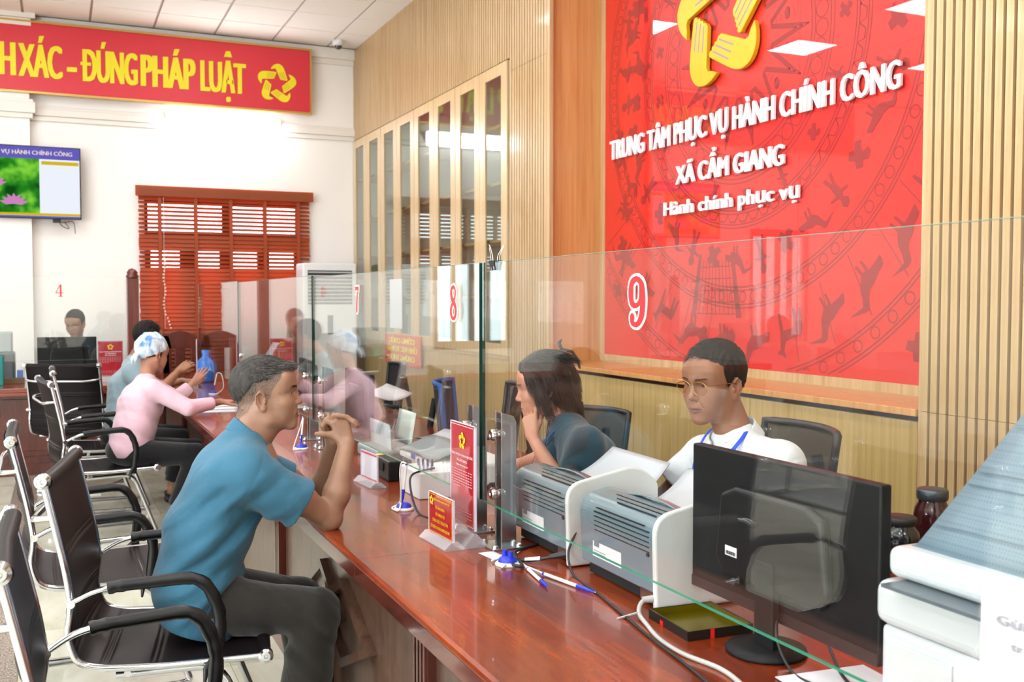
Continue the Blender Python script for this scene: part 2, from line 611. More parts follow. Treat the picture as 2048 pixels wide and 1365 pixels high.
# ---------------------------------------------------------------- distance fields -> one continuous surface
class SDF:
    def __init__(s, lo, hi, h):
        s.h = h
        s.lo = np.array(lo, float)
        s.n = np.maximum(4, np.ceil((np.array(hi) - s.lo) / h).astype(int) + 1)
        s.g = np.full(tuple(s.n), .06, np.float32)
        s.ax = [(s.lo[i] + h * np.arange(s.n[i])).astype(np.float32) for i in range(3)]
    def sub(s, lo, hi):
        a = np.clip(np.floor((np.array(lo) - s.lo) / s.h).astype(int), 0, s.n)
        b = np.clip(np.ceil((np.array(hi) - s.lo) / s.h).astype(int) + 1, 0, s.n)
        if (b <= a).any(): return None
        sl = tuple(slice(a[i], b[i]) for i in range(3))
        X = s.ax[0][sl[0]][:, None, None]; Y = s.ax[1][sl[1]][None, :, None]; Z = s.ax[2][sl[2]][None, None, :]
        return sl, X, Y, Z
    def comb(s, sl, d, op, k):
        g = s.g[sl]
        if op == 'u':
            if k > 0:
                h = np.maximum(k - np.abs(g - d), 0) / k
                r = np.minimum(g, d) - h * h * k * .25
            else: r = np.minimum(g, d)
        elif op == 's':
            if k > 0:
                h = np.maximum(k - np.abs(g + d), 0) / k
                r = np.maximum(g, -d) + h * h * k * .25
            else: r = np.maximum(g, -d)
        else:
            r = np.maximum(g, d)
        s.g[sl] = r
    def cone(s, a, b, ra, rb=None, k=.01, op='u', flat=None, cut_a=False, cut_b=False):
        """round cone from a to b; flat=(axis vector, factor) squashes it; cut_* ends it flat"""
        a = np.array(a, float); b = np.array(b, float); rb = ra if rb is None else rb
        m = max(ra, rb) * (1.0 if flat is None else max(1, flat[1])) + k + .035
        q = s.sub(np.minimum(a, b) - m, np.maximum(a, b) + m)
        if q is None: return s
        sl, X, Y, Z = q
        ab = b - a; L = float(ab @ ab) + 1e-12
        px, py, pz = X - a[0], Y - a[1], Z - a[2]
        t0 = (px * ab[0] + py * ab[1] + pz * ab[2]) / L
        t = np.clip(t0, 0, 1)
        qx, qy, qz = px - ab[0] * t, py - ab[1] * t, pz - ab[2] * t
        if flat is not None:
            f = np.array(flat[0], float); f /= np.linalg.norm(f)
            c = (qx * f[0] + qy * f[1] + qz * f[2]) * (1 - 1 / flat[1])
            qx, qy, qz = qx - f[0] * c, qy - f[1] * c, qz - f[2] * c
        d = np.sqrt(qx * qx + qy * qy + qz * qz) - (ra + (rb - ra) * t)
        le = math.sqrt(L)
        if cut_b: d = np.maximum(d, (t0 - 1) * le)
        if cut_a: d = np.maximum(d, -t0 * le)
        s.comb(sl, d.astype(np.float32), op, k)
        return s
    def path(s, pts, rs, k=.01, op='u', flat=None):
        for i in range(len(pts) - 1):
            s.cone(pts[i], pts[i + 1], rs[i], rs[i + 1], k, op, flat)
        return s
    def ell(s, c, r, k=.01, op='u', rot=None):
        c = np.array(c, float); r = np.array(r, float)
        m = r.max() + k + .03
        q = s.sub(c - m, c + m)
        if q is None: return s
        sl, X, Y, Z = q
        x, y, z = X - c[0], Y - c[1], Z - c[2]
        if rot is not None:
            A = np.array(rot)   # columns = local axes
            x, y, z = (x * A[0, 0] + y * A[1, 0] + z * A[2, 0], x * A[0, 1] + y * A[1, 1] + z * A[2, 1], x * A[0, 2] + y * A[1, 2] + z * A[2, 2])
        k0 = np.sqrt((x / r[0]) ** 2 + (y / r[1]) ** 2 + (z / r[2]) ** 2)
        k1 = np.sqrt((x / r[0] ** 2) ** 2 + (y / r[1] ** 2) ** 2 + (z / r[2] ** 2) ** 2) + 1e-9
        d = k0 * (k0 - 1) / k1
        s.comb(sl, d.astype(np.float32), op, k)
        return s
    def plane(s, p, n):
        """keep the side opposite to n"""
        n = np.array(n, float); n /= np.linalg.norm(n)
        X = s.ax[0][:, None, None]; Y = s.ax[1][None, :, None]; Z = s.ax[2][None, None, :]
        d = (X - p[0]) * n[0] + (Y - p[1]) * n[1] + (Z - p[2]) * n[2]
        s.g = np.maximum(s.g, d.astype(np.float32))
        return s
    def warp(s, fn):
        X = s.ax[0][:, None, None]; Y = s.ax[1][None, :, None]; Z = s.ax[2][None, None, :]
        s.g = s.g + fn(X, Y, Z).astype(np.float32)
        return s
    def union(s, o, k=.01):
        """smooth union with another field on the same grid"""
        h = np.maximum(k - np.abs(s.g - o.g), 0) / k if k > 0 else 0
        s.g = np.minimum(s.g, o.g) - h * h * k * .25
        return s
    def like(s):
        o = SDF.__new__(SDF)
        o.h, o.lo, o.n, o.ax = s.h, s.lo, s.n, s.ax
        o.g = np.full(tuple(s.n), .06, np.float32)
        return o
    def mesh(s):
        g = s.g.copy()
        g[0], g[-1], g[:, 0], g[:, -1], g[:, :, 0], g[:, :, -1] = .05, .05, .05, .05, .05, .05
        g[np.abs(g) < 1e-7] = 1e-7
        ins = g < 0
        nx, ny, nz = g.shape
        cnt = np.zeros((nx - 1, ny - 1, nz - 1), np.int8)
        for dx in (0, 1):
            for dy in (0, 1):
                for dz in (0, 1):
                    cnt += ins[dx:nx - 1 + dx, dy:ny - 1 + dy, dz:nz - 1 + dz]
        act = (cnt > 0) & (cnt < 8)
        I, J, K = np.nonzero(act)
        idx = np.full(act.shape, -1, np.int64)
        idx[I, J, K] = np.arange(len(I))
        acc = np.zeros((len(I), 3)); num = np.zeros(len(I))
        cor = [(a, b, c) for a in (0, 1) for b in (0, 1) for c in (0, 1)]
        for a in cor:
            for ax in range(3):
                if a[ax] == 0:
                    b = list(a); b[ax] = 1
                    ga = g[I + a[0], J + a[1], K + a[2]]; gb = g[I + b[0], J + b[1], K + b[2]]
                    cr = (ga < 0) != (gb < 0)
                    t = np.where(cr, ga / np.where(cr, ga - gb, 1), 0)
                    p = np.zeros((len(I), 3)); p[:] = a; p[:, ax] = t
                    acc += p * cr[:, None]; num += cr
        P = acc / num[:, None] + np.stack([I, J, K], 1)
        P = P * s.h + s.lo
        F = []
        for ax in range(3):
            o1, o2 = [(1, 2), (2, 0), (0, 1)][ax]
            sl0 = [slice(1, -1)] * 3; sl0[ax] = slice(0, -1)
            sl1 = [slice(1, -1)] * 3; sl1[ax] = slice(1, None)
            A = ins[tuple(sl0)]; B = ins[tuple(sl1)]
            for flip, msk in ((False, A & ~B), (True, ~A & B)):
                w = np.stack(np.nonzero(msk), 1)
                if not len(w): continue
                base = w.copy()
                for q in range(3):
                    if q != ax: base[:, q] += 1
                e1 = np.zeros(3, int); e1[o1] = 1
                e2 = np.zeros(3, int); e2[o2] = 1
                c = [base - e1 - e2, base - e2, base, base - e1]
                quad = np.stack([idx[x[:, 0], x[:, 1], x[:, 2]] for x in c], 1)
                if flip: quad = quad[:, ::-1]
                F.append(quad)
        return P, np.concatenate(F)

def rotm(fwd, up=(0, 0, 1), roll=0.):
    """matrix whose columns are right, forward, up"""
    f = Vector(fwd).normalized()
    r = f.cross(Vector(up)).normalized()
    u = r.cross(f)
    M = Matrix((r, f, u)).transposed()
    if roll: M = M @ Matrix.Rotation(roll, 3, 'Y')
    return M

def mesh_np(name, parts, m, parent=None, cols=None):
    """parts: list of (P, F); one mesh object, smooth; cols optional per-vertex RGB list"""
    vs = []; fs = []; b = 0
    for P, F in parts:
        vs.append(P); fs.append(F + b); b += len(P)
    V = np.concatenate(vs); F = np.concatenate(fs)
    me = bpy.data.meshes.new(name)
    me.vertices.add(len(V)); me.vertices.foreach_set('co', V.astype(np.float32).ravel())
    me.loops.add(F.size); me.loops.foreach_set('vertex_index', F.astype(np.int32).ravel())
    me.polygons.add(len(F))
    me.polygons.foreach_set('loop_start', np.arange(0, F.size, 4, dtype=np.int32))
    me.polygons.foreach_set('loop_total', np.full(len(F), 4, np.int32))
    me.polygons.foreach_set('use_smooth', np.ones(len(F), bool))
    me.update(calc_edges=True)
    me.validate()
    if cols is not None:
        ca = me.color_attributes.new('Col', 'FLOAT_COLOR', 'POINT')
        c = np.ones((len(V), 4), np.float32); c[:, :3] = np.concatenate(cols)
        ca.data.foreach_set('color', c.ravel())
    me.materials.append(m)
    o = bpy.data.objects.new(name, me)
    COL.objects.link(o)
    if parent is not None: o.parent = parent
    return o

def xf(P, M, o):
    return P @ np.array(M).T + np.array(o)

def strands(name, roots, dirs, length, m, parent, width=.0006, gravity=.25, curl=.0, seed=1, segs=3, nrm=None, lift=.0):
    """hair as thin tapered ribbons growing from root points"""
    rg = np.random.RandomState(seed)
    n = len(roots)
    L = length if np.ndim(length) else np.full(n, length)
    d = dirs / (np.linalg.norm(dirs, axis=1)[:, None] + 1e-9)
    side = np.cross(d, rg.normal(size=(n, 3))); side /= np.linalg.norm(side, axis=1)[:, None] + 1e-9
    pts = [roots]
    for k in range(segs):
        d2 = d + np.array([0, 0, -gravity]) * (k + 1) / segs + rg.normal(size=(n, 3)) * curl
        d2 /= np.linalg.norm(d2, axis=1)[:, None]
        pts.append(pts[-1] + d2 * (L / segs)[:, None])
    V = []; F = []
    ws = [1, .9, .6, .1] if segs == 3 else list(np.linspace(1, .1, segs + 1))
    for k, p in enumerate(pts):
        V.append(p - side * width * ws[k]); V.append(p + side * width * ws[k])
    V = np.stack(V, 1).reshape(-1, 3)
    st = 2 * (segs + 1)
    base = np.arange(n)[:, None] * st
    F = np.concatenate([base + np.array([[2 * k, 2 * k + 1, 2 * k + 3, 2 * k + 2]]) for k in range(segs)])
    return mesh_np(name, [(V, F)], m, parent)
# ---------------------------------------------------------------- people
def skin_mat(name, rough=.5):
    m = bpy.data.materials.new(name)
    t = NT(m)
    p = t.n('BsdfPrincipled')
    a = t.n('Attribute', attribute_name='Col')
    co = t.coords()
    nz = t.n('TexNoise'); nz.inputs['Scale'].default_value = 90; nz.inputs['Detail'].default_value = 4
    t.l(co, nz.inputs['Vector'])
    n2 = t.n('TexNoise'); n2.inputs['Scale'].default_value = 14; n2.inputs['Detail'].default_value = 3
    t.l(co, n2.inputs['Vector'])
    mx = t.n('Mix', data_type='RGBA', blend_type='OVERLAY'); mx.inputs[0].default_value = .6
    t.l(a.outputs['Color'], mx.inputs[6])
    g = t.ramp(n2.outputs['Fac'], [(.3, '6a6462'), (.7, '959090')])
    t.l(g, mx.inputs[7])
    t.l(mx.outputs[2], p.inputs['Base Color'])
    p.inputs['Roughness'].default_value = rough
    p.inputs['Subsurface Weight'].default_value = .12
    p.inputs['Subsurface Radius'].default_value = (.01, .004, .002)
    p.inputs['Subsurface Scale'].default_value = .6
    b = t.n('Bump'); b.inputs['Strength'].default_value = .25; b.inputs['Distance'].default_value = .0012
    t.l(nz.outputs['Fac'], b.inputs['Height']); t.l(b.outputs[0], p.inputs['Normal'])
    t.l(p.outputs[0], t.out.inputs[0])
    MATS[name] = m
    return m

SKIN = skin_mat('skin')
EYE_W = mat('eye_white', 'a89e96', .3)
EYE_D = mat('eye_iris', '1c120d', .1, coat=1)
HAIR_B = mat('hair_black', '14100e', .48, spec=.35)
HAIR_G = mat('hair_grey', '76726f', .5, spec=.35)
BROW = mat('brow_hair', '1d1613', .6)

def head(h=.0025, fat=0., female=False, old=0., nose=1., brow=1., jaw=1.):
    """head in its own frame: x right, y forward, z up, origin between the ears at eye height"""
    s = SDF((-.105, -.13, -.20), (.105, .15, .135), h)
    s.ell((0, -.014, .032), (.0745, .098, .088), 0)
    s.ell((0, .022, -.005), (.066, .072, .085), .03)
    s.ell((0, .030, -.050), (.054 + fat, .058, .062), .03)
    for q in (-1, 1):
        s.cone((q * .058, -.004, -.045), (q * (.046 + fat) * jaw, .012, -.083), .017, .016, .03)
        s.cone((q * (.046 + fat) * jaw, .012, -.083), (q * .016, .071, -.106), .016, .014, .025)
        s.ell((q * .043, .062, -.028), (.022, .02, .018), .03)          # cheekbone
        s.ell((q * .036, .06, -.060), (.020, .02, .026), .03)
        s.ell((q * .060, .048, .03), (.012, .025, .03), .02)            # temple
    s.ell((0, .078, -.108), (.021, .016, .015), .022)                    # chin
    s.ell((0, .076, -.070), (.030, .021, .026), .025)                    # mouth mound
    s.ell((0, .070, .045), (.055, .026, .035), .03)                      # forehead
    for q in (-1, 1):
        s.cone((q * .008, .088, .016), (q * .046, .072, .017), .0095 * brow, .008 * brow, .018)
    # nose
    s.cone((0, .086, .006), (0, .1035 * (1 if nose else 1), -.028), .0075, .009, .014)
    s.ell((0, .107 * nose ** .5, -.036), (.0105, .011, .0095), .008)
    for q in (-1, 1):
        s.ell((q * .0125, .097, -.040), (.008, .010, .0075), .005)
    for q in (-1, 1):
        s.ell((q * .0068, .101, -.0475), (.0042, .0055, .0035), .002, 's')
    # eye sockets, lids
    for q in (-1, 1):
        s.ell((q * .031, .099, .000), (.017, .014, .010), .014, 's')
        s.ell((q * .031, .0715, -.001), (.0165, .0165, .0135), .005)
        s.ell((q * .0325, .0865, -.0012), (.0128, .012, .0042 if not old else .0036), .0015, 's')
    # lips
    s.path([(-.024, .084, -.0735), (-.010, .0955, -.0695), (0, .097, -.071), (.010, .0955, -.0695), (.024, .084, -.0735)], [.003, .0052, .0048, .0052, .003], .004)
    s.path([(-.021, .084, -.077), (0, .0955, -.0815), (.021, .084, -.077)], [.003, .0062, .003], .004)
    s.path([(-.026, .089, -.0755), (-.010, .1005, -.0752), (0, .1015, -.0758), (.010, .1005, -.0752), (.026, .089, -.0755)], [.0011, .0016, .0016, .0016, .0011], .003, 's')
    if old:
        for q in (-1, 1):
            s.path([(q * .017, .104, -.042), (q * .028, .095, -.058), (q * .032, .086, -.072)], [.0012, .0018, .001], .006, 's')
    # ears
    for q in (-1, 1):
        c = np.array([q * .0775, -.008, -.016])
        A = rotm((-q * .25, 1, .12), (0, 0, 1))
        s.ell(c, (.0075, .0175, .031), .006, 'u', A)
        s.ell(c + (q * .006, .003, .004), (.006, .0105, .020), .003, 's', A)
        s.ell(c + (q * .001, .006, -.027), (.006, .008, .010), .006)
        s.ell(c + (q * .004, .012, -.006), (.004, .004, .007), .004)
        s.path([c + (q * .006, .012, .017), c + (q * .008, 0, .030), c + (q * .009, -.014, .018), c + (q * .008, -.016, -.006), c + (q * .005, -.008, -.022)], [.0028] * 5, .003)
    return s

def head_cols(P, skin, lips, stub=None, hairline=None):
    c = np.tile(np.array(lin(skin)[:3]), (len(P), 1))
    x, y, z = P[:, 0], P[:, 1], P[:, 2]
    w = np.exp(-((x / .024) ** 4 + ((z + .076 + .002) / .0085) ** 4)) * (y > .078)
    c += (np.array(lin(lips)[:3]) - c) * w[:, None]
    # warmer ears and nose
    e = np.clip((np.abs(x) - .074) / .006, 0, 1) * .35 + np.exp(-(x ** 2 + (y - .107) ** 2 + (z + .036) ** 2) / .00022) * .25
    c += (c * np.array([1.05, .80, .74]) - c) * e[:, None]
    if stub is not None:
        c += (np.array(lin(stub[0])[:3]) - c) * stub[1](x, y, z)[:, None]
    return c

def eyes(M, O, root, gaze=(0, 0)):
    for q in (-1, 1):
        mb = MB(); mb.ball((0, 0, 0), .0122, 16, 10)
        e = mb.build('eye', EYE_W, root)
        c = Vector((q * .031, .0745, -.001))
        e.location = Vector(O) + Matrix(M) @ c
        mi = MB(); mi.ball((gaze[0] * .01, .0088, gaze[1] * .01), (.0062, .0044, .0062), 12, 8)
        i = mi.build('iris', EYE_D, e)
        e.rotation_euler = Matrix(M).to_euler()

HL = ([-.12, -.10, -.08, -.055, -.03, -.012, 0., .01, .02, .03, .045, .06, .075, .10, .12],
      [-.075, -.078, -.075, -.055, -.02, .012, .010, -.012, -.016, .012, .032, .052, .068, .074, .08])
def hair_cap(h, t=.008, hl=HL, fr=0., rough=.0015, seed=3, extra=None, front=None):
    """hair mass following the skull, ending at the hairline"""
    s = SDF((-.12, -.16, -.20), (.12, .14, .16), h)
    s.ell((0, -.014, .034), (.0745 + t * .75, .098 + t, .088 + t * 1.2), 0)
    s.ell((0, .020, .000), (.066 + t * .6, .070 + t * .5, .082 + t), .02)
    ys, zs = hl
    def f(X, Y, Z):
        hz = np.interp(np.broadcast_to(Y, Y.shape).ravel(), ys, zs).reshape(Y.shape)
        return (hz - Z) * .7 + 0 * X
    X = s.ax[0][:, None, None]; Y = s.ax[1][None, :, None]; Z = s.ax[2][None, None, :]
    d = f(X, Y, Z).astype(np.float32); kk = .012
    hh = np.maximum(kk - np.abs(s.g - d), 0) / kk
    s.g = np.maximum(s.g, d) + hh * hh * kk * .25
    if extra: extra(s)
    rg = np.random.RandomState(seed)
    ph = rg.uniform(0, 6.3, 6)
    s.warp(lambda X, Y, Z: rough * (np.sin(X * 260 + 8 * np.sin(Y * 40 + ph[0]) + ph[1]) * np.sin(Y * 60 + ph[2] + 5 * X * 30) + .6 * np.sin(X * 520 + Y * 90 + ph[3])))
    return s

def surf_sample(P, F, n, seed=1):
    rg = np.random.RandomState(seed)
    a, b, c, d = P[F[:, 0]], P[F[:, 1]], P[F[:, 2]], P[F[:, 3]]
    N = np.cross(c - a, d - b)
    A = np.linalg.norm(N, axis=1) + 1e-12
    k = rg.choice(len(F), n, p=A / A.sum())
    u = rg.rand(n, 1); v = rg.rand(n, 1)
    p = (a[k] * (1 - u) + b[k] * u) * (1 - v) + (d[k] * (1 - u) + c[k] * u) * v
    return p, N[k] / A[k][:, None]

def brows(M, O, root, thick=1., n=90, z0=.0175, m=None, head_=None):
    rg = np.random.RandomState(4)
    hP, hF = head_
    p, nn = surf_sample(hP, hF, 60000, 6)
    for q in (-1, 1):
        t = (q * p[:, 0] - .012) / .036
        zc = z0 + .0035 * np.sin(np.clip(t, 0, 1) * 2.4)
        k = (t > 0) & (t < 1) & (np.abs(p[:, 2] - zc) < .0034 * thick * (1.1 - .6 * t)) & (p[:, 1] > .04)
        r, m_ = p[k][:n * 2], nn[k][:n * 2]
        d = np.stack([q * np.ones(len(r)), -.3 * np.ones(len(r)), .12 + rg.normal(size=len(r)) * .2], 1) + m_ * .25
        strands('eyebrow', xf(r, M, O), d @ np.array(M).T, .008, m or BROW, root, .0006 * thick, .0, .1, 5, segs=2)

def hand(s, W, M, curls, thumb=((.45, .75, -.25), (.25, .9, -.3)), side=1, k=.006, sc=1., spread=.12):
    """palm, four fingers, thumb. M columns: thumb side, fingers, back of hand"""
    A = np.array(M); W = np.array(W, float)
    T = lambda p: W + A @ (np.array(p, float) * sc)
    kx = [.029, .010, -.009, -.027]; ky = [.088, .092, .087, .078]
    ln = [(.040, .024, .020), (.044, .028, .021), (.041, .026, .020), (.032, .020, .018)]
    rr = [.0092, .0094, .0088, .0078]
    for i in range(4):
        s.cone(T((kx[i] * .55, .004, 0)), T((kx[i], ky[i], .001)), .0155 * sc, .0108 * sc, .012)
        p = np.array((kx[i], ky[i], .001)); a = 0.
        sx = math.sin(spread * kx[i] / .03)
        pts = [p.copy()]
        for j in range(3):
            a += R(curls[i][j])
            d = np.array((sx * math.cos(a), math.cos(a) * math.cos(sx), -math.sin(a)))
            p = p + d * ln[i][j]
            pts.append(p.copy())
        s.path([T(q) for q in pts], [rr[i] * sc, rr[i] * .95 * sc, rr[i] * .88 * sc, rr[i] * .72 * sc], k * .4)
    a, b = thumb
    p0 = np.array((.020, .022, -.006)); p1 = p0 + np.array(a) * .042; p2 = p1 + np.array(b) * .032; p3 = p2 + np.array(b) * .024
    s.path([T(p0), T(p1), T(p2), T(p3)], [.0165 * sc, .0125 * sc, .0105 * sc, .0082 * sc], .008)
    return s

RELAX = [(25, 30, 20), (28, 34, 22), (30, 36, 22), (32, 38, 22)]
FLAT = [(8, 12, 8), (8, 12, 8), (10, 14, 8), (12, 16, 10)]
FIST = [(60, 75, 40), (65, 78, 40), (65, 78, 40), (62, 75, 40)]

def flatcols(P, c):
    return np.tile(np.array(lin(c)[:3]), (len(P), 1))

def fold(dirv, freq, amp, seed, mask=None):
    """soft cloth folds as a displacement running across dirv"""
    d = np.array(dirv, float); d /= np.linalg.norm(d)
    ph = np.random.RandomState(seed).uniform(0, 6.3, 4)
    def f(X, Y, Z):
        t = X * d[0] + Y * d[1] + Z * d[2]
        w = np.sin(t * freq + ph[0] + 1.7 * np.sin(X * 9 + Z * 7 + ph[1])) + .5 * np.sin(t * freq * 1.9 + ph[2] + 1.2 * np.sin(Y * 14 + Z * 5 + ph[3]))
        w = np.sign(w) * np.abs(w) ** 1.4
        r = amp * w
        if mask: r = r * mask(X, Y, Z)
        return r
    return f

def gauss(c, r):
    return lambda X, Y, Z: np.exp(-(((X - c[0]) / r) ** 2 + ((Y - c[1]) / r) ** 2 + ((Z - c[2]) / r) ** 2))

def collar(name, c, up, fwd, r, hgt, m, parent, spread=.35, flare=1.25, open_=.6, tips=.05, thick=.003):
    """shirt collar: band folded over, open at the front"""
    U = Vector(up).normalized(); Fw = Vector(fwd); Fw = (Fw - U * Fw.dot(U)).normalized(); S = Fw.cross(U)
    c = Vector(c)
    mb = MB()
    def f(u, v):
        a = open_ + (2 * PI - 2 * open_) * u           # from front right round the back to front left
        d = Fw * math.cos(a) * 1.08 + S * math.sin(a)
        fr = (1 + math.cos(a)) / 2
        stand = hgt * (1 - .35 * fr)
        if v < .35:
            t = v / .35
            return c + d * r * (1 + .02 * t) + U * (stand * t - fr * .03)
        t = (v - .35) / .65
        edge = min(u, 1 - u) * 2
        tip = tips * max(0, 1 - edge * 4) ** 1.2
        return c + d * (r * 1.04 + r * (flare - 1) * t) + U * (stand * (1 - t * 1.15) - fr * .03 - tip * t) + Fw * tip * t * .4
    mb.grid(f, 48, 12, thick)
    return mb.build(name, m, parent)
# ---------------------------------------------------------------- the man in the blue polo shirt
POLO = None
def cloth_mat(name, col, rough=.85, scale=900, sheen=.3, var=None):
    m = bpy.data.materials.new(name)
    t = NT(m)
    p = t.n('BsdfPrincipled')
    p.inputs['Base Color'].default_value = lin(col)
    p.inputs['Roughness'].default_value = rough
    p.inputs['Sheen Weight'].default_value = sheen
    p.inputs['Specular IOR Level'].default_value = .25
    co = t.coords()
    nz = t.n('TexNoise'); nz.inputs['Scale'].default_value = scale; nz.inputs['Detail'].default_value = 2
    t.l(co, nz.inputs['Vector'])
    n2 = t.n('TexNoise'); n2.inputs['Scale'].default_value = 9; n2.inputs['Detail'].default_value = 3; n2.inputs['Distortion'].default_value = 1.2
    t.l(co, n2.inputs['Vector'])
    ad = t.n('Math', operation='MULTIPLY_ADD'); ad.inputs[1].default_value = .08
    t.l(nz.outputs['Fac'], ad.inputs[0]); t.l(n2.outputs['Fac'], ad.inputs[2])
    b = t.n('Bump'); b.inputs['Strength'].default_value = .5; b.inputs['Distance'].default_value = .012
    t.l(ad.outputs[0], b.inputs['Height']); t.l(b.outputs[0], p.inputs['Normal'])
    if var:
        mx = t.n('Mix', data_type='RGBA', blend_type='OVERLAY'); mx.inputs[0].default_value = var
        mx.inputs[6].default_value = lin(col)
        g = t.ramp(nz.outputs['Fac'], [(.35, '404040'), (.65, 'c0c0c0')]); t.l(g, mx.inputs[7])
        t.l(mx.outputs[2], p.inputs['Base Color'])
    t.l(p.outputs[0], t.out.inputs[0])
    MATS[name] = m
    return m

def main_man():
    root = thing('person', 'person in a blue polo shirt leaning on the counter with hands clasped', 'person', (.40, 3.34, 0))
    L = Vector((.40, 3.34, 0)); l = lambda P: P - np.array(L)
    polo = cloth_mat('polo_blue', '34667f', .8, sheen=.15)
    trou = cloth_mat('trousers_olive', '2a2824', .9, var=.25)
    leather = mat('belt_leather', '1b1714', .4)
    skin, lips = 'b38b72', '8c5850'
    # head
    O = np.array((.617, 3.345, 1.208)); M = rotm((.955, -.285, .05), (-.05, 0, 1))
    hs = head(.0023, fat=.004, old=1, jaw=1.05)
    Mi = np.array(M).T
    nb = Mi @ (np.array((.545, 3.335, 1.06)) - O)
    hs.cone((0, -.022, -.035), tuple(nb), .052, .060, .03)
    hs.cone((0, .03, -.085), tuple(nb + Mi @ np.array((.045, 0, .0))), .030, .045, .03)
    hP, hF = hs.mesh()
    def fade(x, y, z):
        hz = np.interp(y, HL[0], HL[1])
        a = np.clip((z - hz) / .012 + .2, 0, 1) * (y < .062)
        g = np.clip(.62 + .38 * (z - .01) / .05 - .25 * (y > -.02) , .35, .9)
        return a * g * (np.abs(x) > -.1) * (1 - (np.abs(x) > .078) * (y > -.03) * (z < .02))
    hc = head_cols(hP, skin, lips, ('4b4440', fade))
    # spots on the cheek (near side is x > 0)
    for (yy, zz, rr2, w) in ((.052, .002, .0045, .45), (.048, -.019, .0014, .8), (.066, -.03, .0011, .4)):
        q = np.exp(-((hP[:, 1] - yy) ** 2 + (hP[:, 2] - zz) ** 2) / rr2 ** 2) * (hP[:, 0] > .03)
        hc += (np.array(lin('5f3326')[:3]) - hc) * (q * w)[:, None]
    # arms and hands, one fine grid
    a = SDF((.56, 3.06, .735), (1.02, 3.62, 1.19), .0032)
    Er = np.array((.800, 3.235, .795)); El = np.array((.83, 3.50, .795))
    Wr = np.array((.873, 3.285, 1.030)); Wl = np.array((.862, 3.415, 1.020))
    Sr = np.array((.575, 3.165, .965)); Sl = np.array((.60, 3.53, .97))
    for S_, E_, W_, q in ((Sr, Er, Wr, 1), (Sl, El, Wl, -1)):
        m1 = S_ + (E_ - S_) * .55
        a.cone(S_, m1, .046, .047, .01); a.cone(m1, E_, .047, .036, .02)
        m2 = E_ + (W_ - E_) * .33 + np.array((.004, -.004 * q, 0))
        a.cone(E_, m2, .036, .043, .02); a.cone(m2, W_, .043, .0265, .02)
    a.ell(Er + (.004, 0, -.006), (.034, .034, .030), .02)
    Mr = Matrix(((-.97, .05, .10), (-.10, .50, -.86), (-.10, .86, .50))).to_3x3()
    # right hand (near): back to the viewer, thumb towards the face
    xh = np.array((-.93, -.12, -.18)); yh = np.array((-.06, .28, .93)); xh /= np.linalg.norm(xh)
    yh = yh - xh * (xh @ yh); yh /= np.linalg.norm(yh); zh = np.cross(xh, yh)
    if zh[1] > 0: zh = -zh
    Mr = np.stack([xh, yh, zh], 1)
    hand(a, Wr, Mr, [(48, 62, 40), (62, 60, 35), (66, 62, 35), (66, 62, 35)], ((.62, .70, -.10), (.90, .30, -.05)), sc=.90)
    # index finger lifted away towards the face
    K = lambda p: Wr + Mr @ np.array(p)
    a.path([K((.026, .078, .0)), K((.040, .097, -.012)), K((.054, .084, -.022)), K((.050, .066, -.032))], [.010, .0105, .0095, .008], .004)
    # left hand (far): palm against the right one, fingers laid over its back
    yl = np.array((.02, -.22, .97)); xl = np.array((-.95, .15, 0.0)); xl -= yl * (xl @ yl); xl /= np.linalg.norm(xl); yl /= np.linalg.norm(yl)
    zl = np.cross(xl, yl)
    if zl[1] < 0: zl = -zl
    Ml = np.stack([xl, yl, zl], 1)
    hand(a, Wl, Ml, [(30, 40, 30), (40, 50, 30), (45, 50, 30), (45, 50, 30)], ((.35, .85, -.2), (.3, .9, -.2)), sc=.88)
    T = lambda p: Wr + Mr @ np.array(p)
    a.path([T((.012, .086, -.045)), T((.012, .103, -.012)), T((.004, .100, .012)), T((-.016, .090, .017))], [.009, .0095, .009, .0078], .003)
    a.path([T((-.012, .082, -.045)), T((-.017, .096, -.012)), T((-.024, .086, .014)), T((-.038, .066, .020)), T((-.046, .052, .019))], [.009, .0095, .009, .0085, .0075], .003)
    a.path([T((-.030, .070, -.04)), T((-.040, .080, -.012)), T((-.048, .066, .008)), T((-.054, .046, .010))], [.009, .009, .0085, .0072], .003)
    aP, aF = a.mesh()
    ac = flatcols(aP, 'ae866c')
    shade = np.clip((aP[:, 1] - 3.36) / .03, 0, 1)
    rg = np.random.RandomState(2)
    for k in range(26):
        i = rg.randint(len(aP)); q = np.exp(-((aP - aP[i]) ** 2).sum(1) / rg.uniform(.0012, .003) ** 2)
        ac += (np.array(lin('6b3d27')[:3]) - ac) * (q * .6)[:, None]
    # hidden trunk and legs, coarse
    b = SDF((.1, 3.0, 0.0), (1.1, 3.75, 1.12), .014)
    b.cone((.40, 3.34, .60), (.54, 3.34, .98), .105, .11, .03)
    b.cone((.54, 3.34, .98), (.545, 3.335, 1.06), .10, .055, .03)
    for y0, y1, kx, kz, ax_, az in ((3.25, 3.20, .775, .505, .70, .08), (3.45, 3.50, .78, .455, .84, .08)):
        b.cone((.42, y0, .56), (kx, y1, kz), .07, .05, .02)
        b.cone((kx, y1, kz), (ax_, y1, az), .045, .03, .02)
        b.cone((ax_, y1, az), (ax_ + .13, y1 - .02, .04), .03, .025, .02)
    bP, bF = b.mesh()
    mesh_np('body', [(l(xf(hP, M, O)), hF), (l(aP), aF), (l(bP), bF)], SKIN, root, [hc, ac, flatcols(bP, skin)])
    eyes(M, l(O), root)
    brows(M, l(O), root, 1.35, 170, head_=(hP, hF))
